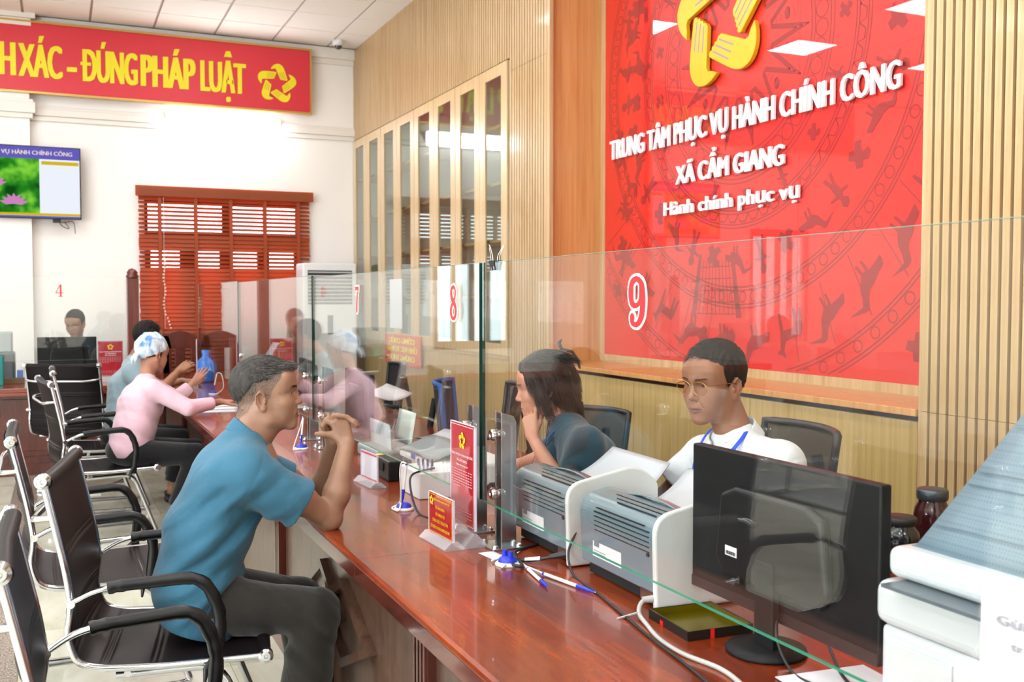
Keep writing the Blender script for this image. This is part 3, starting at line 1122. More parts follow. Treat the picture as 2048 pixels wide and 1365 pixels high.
    # hair: dark grey top over a faded side
    HT = ([-.12, -.10, -.08, -.05, -.02, .02, .045, .06, .075, .10, .12], [-.03, -.03, -.02, .015, .040, .050, .054, .060, .070, .074, .08])
    hc_ = hair_cap(.003, .005, HT, rough=.002)
    hc_.ell((0, .072, .088), (.045, .028, .013), .02)
    cP, cF = hc_.mesh()
    mesh_np('hair', [(l(xf(cP, M, O)), cF)], mat('hair_main', '3b3836', .65, spec=.2), root)
    p, n = surf_sample(cP, cF, 15000, 3)
    keep = p[:, 2] > -.03; p, n = p[keep], n[keep]
    comb = np.stack([p[:, 0] * 2.2 + .15, .9 * np.ones(len(p)), -.1 * np.ones(len(p))], 1)
    d = comb * .9 + n * .22
    low = p[:, 2] < .055; d[low] = n[low] * .3 + np.array([0, -.25, -.9])
    k = np.random.RandomState(9).rand(len(p)) < .30
    HD = mat('hair_dark_grey', '35312f', .5, spec=.3)
    for msk, mm, sd in ((~k, HD, 1), (k, HAIR_G, 2)):
        strands('hair_strands', l(xf(p[msk] - n[msk] * .002, M, O)), d[msk] @ np.array(M).T, np.where(p[msk][:, 2] < .055, .009, .017), mm, root, .00038, .2, .09, sd)
    q, n = surf_sample(hP, hF, 26000, 5)
    hz = np.interp(q[:, 1], HL[0], HL[1])
    kk = (q[:, 2] > hz + .002) & (q[:, 1] < .062) & (q[:, 2] < .075) & ~((np.abs(q[:, 0]) > .0775) & (q[:, 2] < .02)) & (q[:, 2] > -.09) & (n[:, 0] * q[:, 0] > 0)
    q, n = q[kk], n[kk]
    d = n * .8 + np.array([0, -.35, -.9])
    k = np.random.RandomState(8).rand(len(q)) < .45
    for msk, mm, sd in ((~k, HAIR_B, 3), (k, HAIR_G, 4)):
        strands('hair_stubble', l(xf(q[msk], M, O)), d[msk] @ np.array(M).T, .0045, mm, root, .00035, .1, .15, sd, segs=2)
    # polo shirt
    s = SDF((.12, 2.98, .42), (.90, 3.76, 1.16), .0046)
    pel = (.392, 3.345, .60); mid = (.425, 3.34, .76); ch = (.505, 3.335, .935)
    yx = (0.15, 1, 0)
    s.cone((.395, 3.345, .48), pel, .132, .136, .02, flat=(yx, 1.58)); s.cone(pel, mid, .133, .137, .03, flat=(yx, 1.30)); s.cone(mid, ch, .135, .128, .03, flat=(yx, 1.36))
    s.cone((.50, 3.22, .955), (.50, 3.46, .955), .088, .088, .05)
    s.cone(ch, (.545, 3.335, 1.035), .115, .060, .05)
    s.cone((.535, 3.335, 1.03), (.535, 3.19, .99), .065, .07, .04)
    s.cone((.535, 3.335, 1.03), (.56, 3.50, .99), .065, .07, .04)
    slv = s.like()
    slv.cone((.530, 3.175, .958), (.690, 3.19, .862), .078, .084, 0, cut_b=True)
    slv.cone((.555, 3.515, .960), (.715, 3.515, .872), .074, .076, 0, cut_b=True)
    s.union(slv, .028)
    s.warp(fold((-.57, .1, .82), 54, .0062, 5, gauss((.50, 3.2, .78), .24)))
    for S_, E_ in (((.530, 3.175, .958), (.690, 3.19, .862)), ((.555, 3.515, .960), (.715, 3.515, .872))):
        ax_ = np.array(E_) - np.array(S_); ax_ /= np.linalg.norm(ax_)
        s.warp(lambda X, Y, Z: .0030 * np.exp(-(((X - S_[0]) * ax_[0] + (Y - S_[1]) * ax_[1] + (Z - S_[2]) * ax_[2] + .005) / .0045) ** 2) * gauss(S_, .10)(X, Y, Z))
    s.warp(fold((-.5, .1, .8), 50, .0050, 9, gauss((.38, 3.25, .60), .20)))
    s.warp(fold((.9, .3, .3), 48, .0016, 12, gauss((.62, 3.2, .93), .18)))
    inner = s.like()
    inner.cone((.72, 3.193, .844), (.64, 3.185, .892), .073, .060, 0); inner.cone((.735, 3.515, .861), (.66, 3.515, .903), .066, .052, 0)
    s.g = np.maximum(s.g, -inner.g)
    s.plane((.33, 3.3, .485), (-.32, 0, -1))
    P, F = s.mesh()
    mesh_np('polo_shirt', [(l(P), F)], polo, root)
    col = collar('collar', l(np.array((.566, 3.337, 1.070))), (.40, 0, .91), (.9, -.2, -.3), .064, .042, polo, root, open_=.36, flare=1.20, tips=.035)
    # trousers
    s = SDF((.12, 2.98, .05), (1.05, 3.75, .72), .0065)
    s.ell((.40, 3.345, .575), (.13, .17, .105), .03)
    for y0, y1, kx, kz, ax_ in ((3.245, 3.185, .765, .505, .665), (3.45, 3.50, .78, .455, .80)):
        s.cone((.38, y0, .555), (kx - .03, y1, kz), .098, .074, .04)
        s.ell((kx - .02, y1, kz), (.075, .075, .072), .03)
        s.cone((kx - .03, y1, kz - .02), (ax_ + .02, y1, .10), .076, .088, .02, cut_b=True)
    s.warp(fold((.8, 0, .7), 70, .0042, 3, gauss((.72, 3.2, .45), .16)))
    s.warp(fold((1, .1, .2), 45, .003, 8, gauss((.5, 3.2, .55), .18)))
    P, F = s.mesh()
    mesh_np('trousers', [(l(P), F)], trou, root)
    sh = SDF((.5, 3.05, 0.0), (1.15, 3.65, .16), .006)
    for x, y in ((.70, 3.18), (.86, 3.52)):
        sh.cone((x, y, .05), (x + .16, y - .02, .038), .044, .036, .02); sh.cone((x, y, .05), (x, y, .10), .044, .045, .02)
    sh.plane((0, 0, .004), (0, 0, -1))
    P, F = sh.mesh()
    mesh_np('shoes', [(l(P), F)], leather, root)
    return root
# ---------------------------------------------------------------- the other people
def figure(name_label, O, fwd, pelvis, chest, neck, ShL, ElL, WrL, ShR, ElR, WrR, skin='b5835f', lips='95564b',
           shirt=None, trousers=None, sleeve=.5, h=.004, head_h=.003, hairfn=None, hands=(None, None), legs=None,
           hair_mat=None, group=None, female=False, fat=0., old=0, width=1.3, depth=.115, foldamp=.003, shoes=None, up=(0, 0, 1), brow=True, slr=.064, hem=None):
    """seated person. L/R are the person's left and right; legs = [(hip, knee, ankle), ...]; hands = (left, right) with (M, curls, thumb)"""
    O = np.array(O, float); base = Vector((pelvis[0], pelvis[1], 0))
    root = thing('person', name_label, 'person', base, group=group)
    l = lambda P: P - np.array(base)
    M = rotm(fwd, up); Mi = np.array(M).T
    hs = head(head_h, fat=fat, old=old)
    nb = Mi @ (np.array(neck) - O)
    w = .044 if female else .052
    hs.cone((0, -.022, -.04), tuple(nb), w, w * 1.12, .03)
    hP, hF = hs.mesh()
    hc = head_cols(hP, skin, lips)
    pts = np.array([ShL, ElL, WrL, ShR, ElR, WrR], float)
    a = SDF(pts.min(0) - .16, pts.max(0) + .16, h)
    sc = .86 if female else 1.0
    for S_, E_, W_ in (pts[:3], pts[3:]):
        a.cone(S_, E_, .044 * sc, .036 * sc, .01)
        m2 = E_ + (W_ - E_) * .3
        a.cone(E_, m2, .036 * sc, .040 * sc, .02); a.cone(m2, W_, .040 * sc, .025 * sc, .02)
    for W_, hd in ((pts[2], hands[0]), (pts[5], hands[1])):
        if hd:
            hand(a, W_, hd[0], hd[1], hd[2] if len(hd) > 2 else ((.45, .75, -.25), (.25, .9, -.3)), sc=sc * .95)
    aP, aF = a.mesh()
    pel, chs, nk = (np.array(q, float) for q in (pelvis, chest, neck))
    b = SDF(np.minimum(pel, nk) - .25, np.maximum(pel, nk) + .25, .016)
    b.cone(pel, chs, .085, .095, .03); b.cone(chs, nk, .085, .05, .03)
    bP, bF = b.mesh()
    parts = [(l(xf(hP, M, O)), hF), (l(aP), aF), (l(bP), bF)]
    cols = [hc, flatcols(aP, skin), flatcols(bP, skin)]
    if legs:
        lp = np.array([p for g in legs for p in g], float)
        g_ = SDF(lp.min(0) - .12, lp.max(0) + .16, .012)
        for hp, kn, an in legs:
            g_.cone(kn, an, .045, .032, .02); g_.cone(an, (an[0] + .10, an[1], an[2] - .03), .03, .022, .02)
        gP, gF = g_.mesh()
        parts.append((l(gP), gF)); cols.append(flatcols(gP, skin))
    mesh_np('body', parts, SKIN, root, cols)
    eyes(M, l(O), root)
    if brow: brows(M, l(O), root, 1.0, 100, head_=(hP, hF))
    # shirt
    allp = np.array([pelvis, chest, neck, ShL, ShR] + [tuple(np.array(s_) + (np.array(e_) - np.array(s_)) * min(1, sleeve)) for s_, e_ in ((ShL, ElL), (ShR, ElR))] + ([WrL, WrR] if sleeve > 1 else []), float)
    s = SDF(allp.min(0) - .2, allp.max(0) + .13, h * 1.6)
    side = np.array(ShL, float) - np.array(ShR, float)
    s.cone(pel, chs, depth, depth, .03, flat=(side, width)); 
    s.cone(chs, nk - (nk - chs) * .15, depth * .95, .06, .05)
    for S_ in (ShL, ShR):
        S_ = np.array(S_, float)
        s.cone(nk - (nk - chs) * .2, S_, .055, .060 if not female else .050, .04)
        s.cone(chs, S_ + (chs - S_) * .35, .07, .06, .05)
    sv = s.like(); cut = s.like()
    for S_, E_, W_ in (pts[:3], pts[3:]):
        if sleeve <= 1:
            e = S_ + (E_ - S_) * sleeve
            sv.cone(S_, e, slr * .92, slr, 0, cut_b=True)
            cut.cone(e + (e - S_) * .08, S_ + (E_ - S_) * sleeve * .85, slr - .010, slr - .016, 0)
        else:
            e = E_ + (W_ - E_) * (sleeve - 1)
            sv.cone(S_, E_, slr * .9, slr * .78, 0)
            sv.cone(E_, e, slr * .78, slr * .60, .01, cut_b=True)
    s.union(sv, .03)
    if foldamp:
        s.warp(fold((.4, .3, .9), 55, foldamp, 5, gauss(tuple((pel + chs) / 2), .22)))
        s.warp(fold((.9, -.4, .3), 60, foldamp * .8, 6, gauss(tuple(chs), .22)))
    if sleeve <= 1: s.g = np.maximum(s.g, -cut.g)
    if hem is not None: s.plane((0, 0, hem), (0, 0, -1))
    P, F = s.mesh()
    mesh_np('shirt', [(l(P), F)], shirt, root)
    if legs and trousers:
        lp = np.array([p for g in legs for p in g], float)
        t = SDF(np.minimum(lp.min(0), pel - .05) - .16, np.maximum(lp.max(0), pel) + .13, .009)
        t.ell(tuple(pel - np.array((0, 0, .02))), (.15, .15, .11), .03)
        for hp, kn, an in legs:
            t.cone(hp, kn, .092, .068, .04)
            e = np.array(kn) + (np.array(an) - np.array(kn)) * .82
            t.cone(kn, e, .066, .066, .02, cut_b=True)
        P, F = t.mesh()
        mesh_np('trousers', [(l(P), F)], trousers, root)
        if shoes:
            for hp, kn, an in legs:
                q = SDF(np.array(an) - .12, np.array(an) + .22, .006)
                q.cone((an[0] - .02, an[1], .035), (an[0] + .14, an[1], .03), .038, .034, .02); q.plane((0, 0, .004), (0, 0, -1)); q.plane((0, 0, .05), (0, 0, 1))
                P, F = q.mesh()
                mesh_np('shoe', [(l(P), F)], shoes, root)
    if hairfn:
        hairfn(root, M, O, l, hP, hF)
    return root, M, O, l

def short_hair(mat_, t=.010, hl=HL, n=5000, length=.018, comb=(.3, .6, -.2), grey=0.):
    def fn(root, M, O, l, hP, hF):
        s = hair_cap(.0035, t, hl, rough=.002)
        P, F = s.mesh()
        mesh_np('hair', [(l(xf(P, M, O)), F)], mat_, root)
        if n:
            p, nn = surf_sample(P, F, n, 3)
            keep = (np.abs(p[:, 0]) > .0) & (p[:, 2] > -.07); p, nn = p[keep], nn[keep]
            d = np.stack([p[:, 0] * 3 * comb[0] + comb[0], comb[1] * np.ones(len(p)), comb[2] * np.ones(len(p))], 1) + nn * .35
            d[p[:, 2] < .04] += np.array([0, -.3, -.8])
            strands('hair_strands', l(xf(p - nn * .002, M, O)), d @ np.array(M).T, length, HAIR_B, root, .0006, .25, .12, 2)
    return fn

def lanyard(root, pts, m, l, w=.007):
    mb = MB()
    P = bez([tuple(l(np.array(p))) for p in pts], 8)
    mb.tube(P, w, 6, flat=.15)
    return mb.build('lanyard', m, root)

def people():
    white = cloth_mat('shirt_white', 'd4d7dc', .75, sheen=.1)
    pink = cloth_mat('shirt_pink', 'dcb6c4', .85)
    grey = cloth_mat('shirt_grey', '7d929b', .85)
    teal = cloth_mat('shirt_teal', '1c3947', .85)
    dark = cloth_mat('trousers_black', '131316', .9)
    blue = mat('lanyard_blue', '2450d8', .6)
    rubber = mat('shoe_black', '16161a', .5)
    main_man()
    # ---- clerk in white at window 9
    O = (1.865, 2.585, 1.262)
    r, M, O, l = figure('person in a white shirt and glasses seated behind the counter at number 9', O, (-.955, -.20, -.09), (2.02, 2.56, .52), (1.96, 2.53, .92), (1.905, 2.545, 1.11),
        (1.93, 2.345, 1.03), (1.82, 2.30, .80), (1.66, 2.42, .80), (1.925, 2.715, 1.00), (1.80, 2.80, .84), (1.60, 2.72, .815),
        skin='a87355', lips='7d4a44', shirt=white, sleeve=.62, head_h=.0024, hairfn=short_hair(mat('hair_cap9', '15100e', .6, spec=.2), .0095, n=6500, comb=(.8, .5, -.1), length=.02),
        hands=((rotm((-.9, .4, 0)), RELAX), (rotm((-1, -.1, -.05)), RELAX)), fat=.003, old=1, slr=.078, foldamp=.0026, width=1.42, depth=.125,
        up=(0, .0, 1))
    collar('collar', l(np.array((1.905, 2.545, 1.095))), (-.22, 0, .97), (-.95, -.2, 0), .068, .045, white, r, open_=.42, flare=1.35, tips=.05)
    lanyard(r, [(1.955, 2.605, 1.125), (1.905, 2.475, 1.118), (1.80, 2.45, 1.03), (1.775, 2.50, .93), (1.775, 2.56, .86)], blue, l)
    lanyard(r, [(1.955, 2.605, 1.125), (1.87, 2.62, 1.10), (1.80, 2.60, 1.0), (1.775, 2.57, .86)], blue, l)
    # glasses
    gm = mat('gold_metal', 'b98a4a', .25, 1.0)
    lens = glass('lens', 'f0e8da', 1.5)
    A = np.array(M)
    T = lambda p: tuple(l(O + A @ np.array(p)))
    g = MB()
    for q in (-1, 1):
        ring = [T((q * .035 + .027 * math.copysign(abs(math.cos(a)) ** .8, math.cos(a)), .104, -.007 + .020 * math.copysign(abs(math.sin(a)) ** .8, math.sin(a)) * (1 - .12 * q * math.cos(a)))) for a in [2 * PI * i / 24 for i in range(24)]]
        g.tube(ring, .0011, 6, closed=True)
        g.tube([T((q * .062, .103, .002)), T((q * .072, .085, .003)), T((q * .080, .0, .0)), T((q * .078, -.02, -.01))], .0011, 6)
    g.tube([T((-.009, .104, .0)), T((0, .107, .003)), T((.009, .104, .0))], .0011, 6)
    go = g.build('glasses', gm, r)
    for q in (-1, 1):
        lm = MB(); lm.add([T((q * .035 + .026 * math.cos(a), .104, -.007 + .019 * math.sin(a))) for a in [2 * PI * i / 20 for i in range(20)]], [tuple(range(20))])
        lm.build('lens', lens, go)
    # ---- clerk at window 8
    def long_hair(root, M, O, l, hP, hF):
        HT = ([-.12, -.10, -.05, -.03, -.005, .02, .035, .05, .062, .075, .10, .12], [-.2, -.2, -.2, -.2, -.16, -.06, -.015, .03, .055, .068, .078, .08])
        def ex(s):
            s.ell((0, -.035, .015), (.092, .092, .105), .02)
            s.ell((0, -.065, -.065), (.082, .055, .10), .03)
            for q in (-1, 1):
                s.path([(q * .03, .062, .085), (q * .070, .045, .035), (q * .083, .022, -.03), (q * .080, .00, -.10)], [.016, .017, .016, .012], .03)
        s = hair_cap(.004, .014, HT, rough=.0016, extra=ex)
        P, F = s.mesh()
        mesh_np('hair', [(l(xf(P, M, O)), F)], mat('hair_long', '1a1412', .5, spec=.3), root)
        p, nn = surf_sample(P, F, 7000, 3)
        d = np.stack([p[:, 0] * 4, -.25 * np.ones(len(p)), -1.0 * np.ones(len(p))], 1) + nn * .12
        top = p[:, 2] > .07; d[top] = np.stack([p[top, 0] * 9, -.8 * np.ones(top.sum()), -.2 * np.ones(top.sum())], 1) + nn[top] * .05
        strands('hair_strands', l(xf(p, M, O)), d @ np.array(M).T, .05, HAIR_B, root, .0006, .3, .05, 2)
        c = MB(); A = np.array(M); T = lambda q: tuple(l(O + A @ np.array(q)))
        for k in range(6):
            x = -.03 + .012 * k
            c.tube([T((x, -.090, .128)), T((x * 1.2, -.128, .112)), T((x * 1.3, -.146, .075)), T((x * 1.2, -.145, .045))], [.004, .0045, .004, .0025], 6)
        c.tube([T((-.035, -.088, .130)), T((.035, -.088, .130))], .007, 8); c.tube([T((0, -.088, .13)), T((.0, -.082, .155)), T((0, -.095, .165))], [.006, .008, .004], 8)
        c.build('hair_claw', mat('black_plastic', '121214', .35), root)
    xh = np.array((0.2, -.95, .1)); 
    r, M, O, l = figure('person in a dark teal shirt holding one hand to the chin behind number 8', (1.700, 3.460, 1.185), (-.90, .40, -.16), (1.82, 3.30, .52), (1.79, 3.27, .92), (1.745, 3.385, 1.045),
        (1.72, 3.15, 1.0), (1.68, 3.24, .80), (1.622, 3.405, 1.0), (1.86, 3.46, .96), (1.72, 3.75, .82), (1.62, 3.98, .80),
        skin='d3a487', lips='b0595a', shirt=teal, sleeve=.55, head_h=.0026, hairfn=long_hair, female=True,
        hands=((rotm((-.05, .20, .95), (-.6, -.8, 0)), [(20, 35, 25), (55, 60, 30), (62, 66, 30), (66, 66, 30)]), (rotm((-.3, 1, 0)), RELAX)), slr=.066, depth=.105, foldamp=.0022)
    lanyard(r, [(1.70, 3.33, 1.04), (1.655, 3.36, .99), (1.62, 3.40, .90), (1.61, 3.42, .82)], blue, l)
    collar('collar', l(np.array((1.742, 3.385, 1.03))), (-.15, .15, .97), (-.9, .4, 0), .056, .036, teal, r, open_=.5, flare=1.3, tips=.03)
    mb = MB(); mb.ball((0, 0, 0), .0085, 12, 8)
    o = mb.build('badge_reel', mat('chrome_small', 'e0e0e4', .15, 1.0), r); o.location = Vector(l(np.array((1.598, 3.56, .93))))
    # ---- visitor in pink with a head scarf
    scarf = bpy.data.materials.new('scarf'); t = NT(scarf)
    p = t.n('BsdfPrincipled'); p.inputs['Roughness'].default_value = .8
    v = t.n('TexVoronoi'); v.inputs['Scale'].default_value = 28
    n_ = t.n('TexNoise'); n_.inputs['Scale'].default_value = 13; n_.inputs['Detail'].default_value = 3
    t.l(t.coords(), n_.inputs['Vector']); t.l(n_.outputs['Fac'], v.inputs['Vector']) if False else t.l(t.coords(), v.inputs['Vector'])
    t.l(t.ramp(n_.outputs['Fac'], [(.34, '5580b8'), (.43, 'a9c4da'), (.52, 'd8e0e8'), (.66, '9fbccb')]), p.inputs['Base Color'])
    t.l(p.outputs[0], t.out.inputs[0])
    def scarf_fn(root, M, O, l, hP, hF):
        HT = ([-.12, -.09, -.06, -.03, 0, .03, .05, .07, .10, .12], [-.055, -.050, -.035, -.015, .0, .02, .04, .055, .06, .06])
        s = hair_cap(.004, .017, HT, rough=.0012)
        s.warp(fold((.2, .8, .5), 90, .0025, 4))
        s.path([(0, -.115, -.035), (.012, -.13, -.05), (.03, -.135, -.075)], [.02, .014, .010], .01)
        s.path([(0, -.115, -.035), (-.02, -.125, -.06), (-.03, -.12, -.085)], [.02, .013, .007], .01)
        s.ell((0, -.125, -.040), (.016, .014, .013), .005)
        P, F = s.mesh()
        mesh_np('head_scarf', [(l(xf(P, M, O)), F)], scarf, root)
        s = hair_cap(.005, .008, ([-.12, .02, .05, .12], [-.085, -.03, .2, .2]), rough=.001)
        P, F = s.mesh()
        mesh_np('hair', [(l(xf(P, M, O)), F)], mat('hair_cap9', '1b1512'), root)
    figure('person in a pink blouse and patterned head scarf resting one arm on white papers', (.556, 7.06, 1.155), (.80, .50, -.22), (.40, 6.93, .56), (.475, 6.95, .84), (.515, 6.99, .99),
        (.53, 7.14, .95), (.72, 7.24, .83), (.845, 7.28, .93), (.535, 6.80, .94), (.745, 6.74, .815), (.965, 6.84, .835),
        skin='c08d74', shirt=pink, trousers=dark, sleeve=1.75, h=.005, head_h=.004, hairfn=scarf_fn, female=True,
        hands=((rotm((.6, .2, .75), (0, -1, .3)), FLAT), (rotm((1, .15, .0)), FLAT)), slr=.068, width=1.28, depth=.135,
        legs=[((.44, 6.84, .52), (.80, 6.82, .50), (.66, 6.84, .09)), ((.44, 7.02, .52), (.82, 7.04, .50), (.74, 7.06, .09))], shoes=rubber, foldamp=.003, hem=.50, brow=False)
    # ---- visitor in grey beyond
    figure('person with black hair in a grey shirt seated beyond the pink blouse', (.60, 7.98, 1.225), (.85, .52, -.12), (.40, 7.90, .54), (.44, 7.93, .86), (.52, 7.96, 1.08),
        (.49, 8.13, 1.0), (.66, 8.22, .83), (.86, 8.15, .88), (.47, 7.74, .99), (.62, 7.62, .82), (.80, 7.82, .98),
        skin='b07c5c', shirt=grey, trousers=dark, sleeve=.7, h=.005, head_h=.004, hairfn=short_hair(mat('hair_cap9', '1b1512'), .012, n=2500), 
        hands=((rotm((1, -.1, 0)), RELAX), (rotm((.7, .2, .5), (-.3, -1, .3)), RELAX)), slr=.076, width=1.4, depth=.125,
        legs=[((.44, 7.8, .50), (.82, 7.78, .48), (.74, 7.8, .09)), ((.44, 8.02, .50), (.84, 8.02, .48), (.76, 8.02, .09))], shoes=rubber, brow=False)
    # ---- clerk at window 4
    figure('person with short black hair behind the monitor at number 4', (.135, 10.62, 1.285), (-.42, -.86, -.34), (.15, 10.85, .52), (.15, 10.80, .86), (.145, 10.70, 1.10),
        (.34, 10.74, 1.02), (.40, 10.55, .82), (.25, 10.42, .80), (-.05, 10.76, 1.02), (-.12, 10.55, .82), (-.02, 10.40, .80),
        skin='b98a72', shirt=white, sleeve=.6, h=.006, head_h=.004, hairfn=short_hair(mat('hair_cap9', '1b1512'), .010, n=2500),
        hands=((rotm((0, -1, 0)), RELAX), (rotm((0, -1, 0)), RELAX)), foldamp=.002)
    # ---- clerk at the right edge
    figure('person with black hair behind the raised scanner lid at the right edge', (1.905, 1.36, 1.30), (-.95, .1, -.2), (2.05, 1.42, .52), (2.02, 1.41, .90), (1.95, 1.38, 1.12),
        (1.98, 1.20, 1.04), (1.86, 1.14, .84), (1.72, 1.30, .82), (1.98, 1.60, 1.02), (1.90, 1.66, .84), (1.76, 1.55, .82),
        skin='c59a80', shirt=white, sleeve=.6, h=.006, head_h=.004, hairfn=short_hair(mat('hair_cap9', '1b1512'), .014, n=5000, length=.03),
        hands=((rotm((-1, .3, 0)), RELAX), (rotm((-1, 0, 0)), RELAX)))
# ---------------------------------------------------------------- world, lights, room
XF, XB, YF, ZC = 3.14, 3.57, 11.4, 4.38
def world_and_lights():
    w = bpy.data.worlds.new('daylight'); SC.world = w
    w.use_nodes = True
    bg = w.node_tree.nodes['Background']
    bg.inputs[0].default_value = (.92, .96, 1, 1); bg.inputs[1].default_value = 5.0
    lamp = emission('lamp_diffuser', 'fdfdff', LAMP)
    frame = mat('lamp_frame', 'e8e8e8', .4)
    first = None
    for ix, x in enumerate((-2.75, -.62, 1.5)):
        for iy, y in enumerate((-2.4, -.8, .8, 2.4, 4.0, 5.6, 7.3, 9.1)):
            if first is None:
                root = thing('ceiling_light', 'square recessed ceiling light panel in the tiled ceiling', 'ceiling light', (x, y, ZC), group='recessed ceiling lights')
                mb = MB()
                for a in ((-.31, -.28, -.31, .31), (.28, .31, -.31, .31), (-.28, .28, -.31, -.28), (-.28, .28, .28, .31)):
                    mb.box(*a, -.02, 0)
                mb.build('light_frame', frame, root)
                mb = MB(); mb.box(-.28, .28, -.28, .28, -.012, -.008); mb.build('diffuser', lamp, root)
                first = root
            else:
                c = copy_tree(first); c.location = (x, y, ZC)
    # area lamps added as daylight in unseen, assumed openings of the left wall
    for i, y in enumerate((-2.3, .9, 4.1)):
        ld = bpy.data.lights.new('window_daylight', 'AREA'); ld.shape = 'RECTANGLE'; ld.size = 1.6; ld.size_y = 2.2
        ld.energy = DAY; ld.color = (.95, .98, 1)
        o = bpy.data.objects.new('window_daylight', ld); COL.objects.link(o)
        o.location = (-5.62, y, 1.9); o.rotation_euler = (0, R(-90), 0)
LAMP, DAY = 21.5, 170.0

def room():
    wall = mat('wall_paint', 'f9f7f4', .7, bump=(60, .1, .002))
    trimm = mat('trim_paint', 'eeeae4', .6)
    # floor: pale tiles with a speckled granite strip
    fm = bpy.data.materials.new('floor_tile'); t = NT(fm)
    p = t.n('BsdfPrincipled'); p.inputs['Roughness'].default_value = .16; p.inputs['Coat Weight'].default_value = .3
    n1 = t.n('TexNoise'); n1.inputs['Scale'].default_value = 2.2; n1.inputs['Detail'].default_value = 7; n1.inputs['Distortion'].default_value = 1.5
    t.l(t.coords(scale=(1.6, .6, 1)), n1.inputs['Vector'])
    c1 = t.ramp(n1.outputs['Fac'], [(.3, 'c2c3ab'), (.5, 'd9d9c6'), (.72, 'e4e3d6')])
    t.l(c1, p.inputs['Base Color']); t.l(p.outputs[0], t.out.inputs[0])
    gm = bpy.data.materials.new('granite_strip'); t = NT(gm)
    p = t.n('BsdfPrincipled'); p.inputs['Roughness'].default_value = .25
    n1 = t.n('TexNoise'); n1.inputs['Scale'].default_value = 120; n1.inputs['Detail'].default_value = 2
    t.l(t.coords(), n1.inputs['Vector'])
    t.l(t.ramp(n1.outputs['Fac'], [(.35, '5a4c42'), (.5, '94857a'), (.65, 'b5a99c')]), p.inputs['Base Color']); t.l(p.outputs[0], t.out.inputs[0])
    jm = mat('tile_joint', 'a8a596', .8)
    mb = MB(); mb.box(-5.8, 3.9, -4, YF + .2, -.12, -.004); fl = struct('floor', mb, jm)
    # tiles near the seats are pieces of their own
    T = .8
    shared = {}
    def tile(w, d):
        k = (round(w, 3), round(d, 3))
        if k not in shared:
            m = MB(); m.box(-w / 2 + .0015, w / 2 - .0015, -d / 2 + .0015, d / 2 - .0015, -.008, 0); o = m.build('tile', fm); shared[k] = (o.data, o); return o
        o = bpy.data.objects.new('tile', shared[k][0]); COL.objects.link(o); return o
    xs = [(-.18 + T * i, T) for i in range(0, 4)] + [(-.36 - T * (i + 1), T) for i in range(0, 2)]
    for (x0, w) in xs:
        y = .2
        while y < 11.2:
            d = min(T, YF - y)
            o = tile(w, d); o.location = (x0 + w / 2, y + d / 2, 0); o.parent = fl
            y += T
    y = .2
    while y < 11.2:
        d = min(T, YF - y)
        k = ('g', round(d, 3))
        if k not in shared:
            m = MB(); m.box(-.0885, .0885, -d / 2 + .0015, d / 2 - .0015, -.008, 0.0); o = m.build('granite_tile', gm); shared[k] = (o.data, o)
        else:
            o = bpy.data.objects.new('granite_tile', shared[k][0]); COL.objects.link(o)
        o.location = (-.27, y + d / 2, 0); o.parent = fl
        y += T
    mb = MB(); mb.box(-5.8, -1.96, -4, YF, -.008, 0); mb.box(-1.96, 3.02, -4, .2, -.008, 0); o = mb.build('tile_field', fm, fl); o['kind'] = 'stuff'
    # ceiling
    cm = mat('ceiling_tile', 'f7f6f4', .8, bump=(150, .25, .002))
    gr = mat('ceiling_grid', 'b5aba8', .5)
    mb = MB(); mb.box(-5.8, 3.9, -4, YF + .2, ZC + .012, ZC + .15); ce = struct('ceiling', mb, gr)
    P = .62
    first = None
    fld = MB()
    for i in range(-9, 5):
        for j in range(0, 25):
            x0 = .333 + P * (i); y1 = YF - .10 - P * j + .0
            x1, y0 = x0 + P, y1 - P
            if x1 > XF + P: continue
            if y0 < -4: continue
            if j < 6 and -3 < i:
                if first is None:
                    m = MB(); m.box(.012, P - .012, .012, P - .012, -.002, .010); first = o = m.build('ceiling_tile', cm)
                else:
                    o = bpy.data.objects.new('ceiling_tile', first.data); COL.objects.link(o)
                o.location = (x0, y0, ZC); o.parent = ce
            else:
                fld.box(x0 + .012, x1 - .012, y0 + .012, y1 - .012, ZC - .002, ZC + .01)
    o = fld.build('ceiling_tile_field', cm, ce); o['kind'] = 'stuff'
    # far wall with two window openings
    def wall_with_holes(name, holes, x0, x1, z1, y0, y1):
        mb = MB()
        xs = sorted({x0, x1} | {h[0] for h in holes} | {h[1] for h in holes})
        for a, b in zip(xs[:-1], xs[1:]):
            hs = [h for h in holes if h[0] <= a + 1e-6 and h[1] >= b - 1e-6]
            if not hs: mb.box(a, b, y0, y1, 0, z1)
            else:
                mb.box(a, b, y0, y1, 0, hs[0][2]); mb.box(a, b, y0, y1, hs[0][3], z1)
        return struct(name, mb, wall)
    wall_with_holes('wall_far', [(.84, 2.5, .9, 2.6), (-2.75, -1.7, .9, 2.5)], -5.8, XF + .6, ZC, YF, YF + .2)
    mb = MB(); mb.box(-5.8, 3.9, -4.2, -4, 0, ZC); struct('wall_back', mb, wall)
    mb = MB()
    for a, b in ((-4, -3.2), (-1.4, 0), (1.8, 3.2), (5.0, YF)): mb.box(-5.8, -5.6, a, b, 0, ZC)
    for a, b in ((-3.2, -1.4), (0, 1.8), (3.2, 5.0)): mb.box(-5.8, -5.6, a, b, 0, .7); mb.box(-5.8, -5.6, a, b, 3.1, ZC)
    struct('wall_left', mb, wall)
    # pilaster and mouldings on the far wall
    mb = MB(); mb.box(-1.3, -.245, YF - .12, YF, 0, ZC)
    struct('wall_pilaster', mb, wall)
    mb = MB()
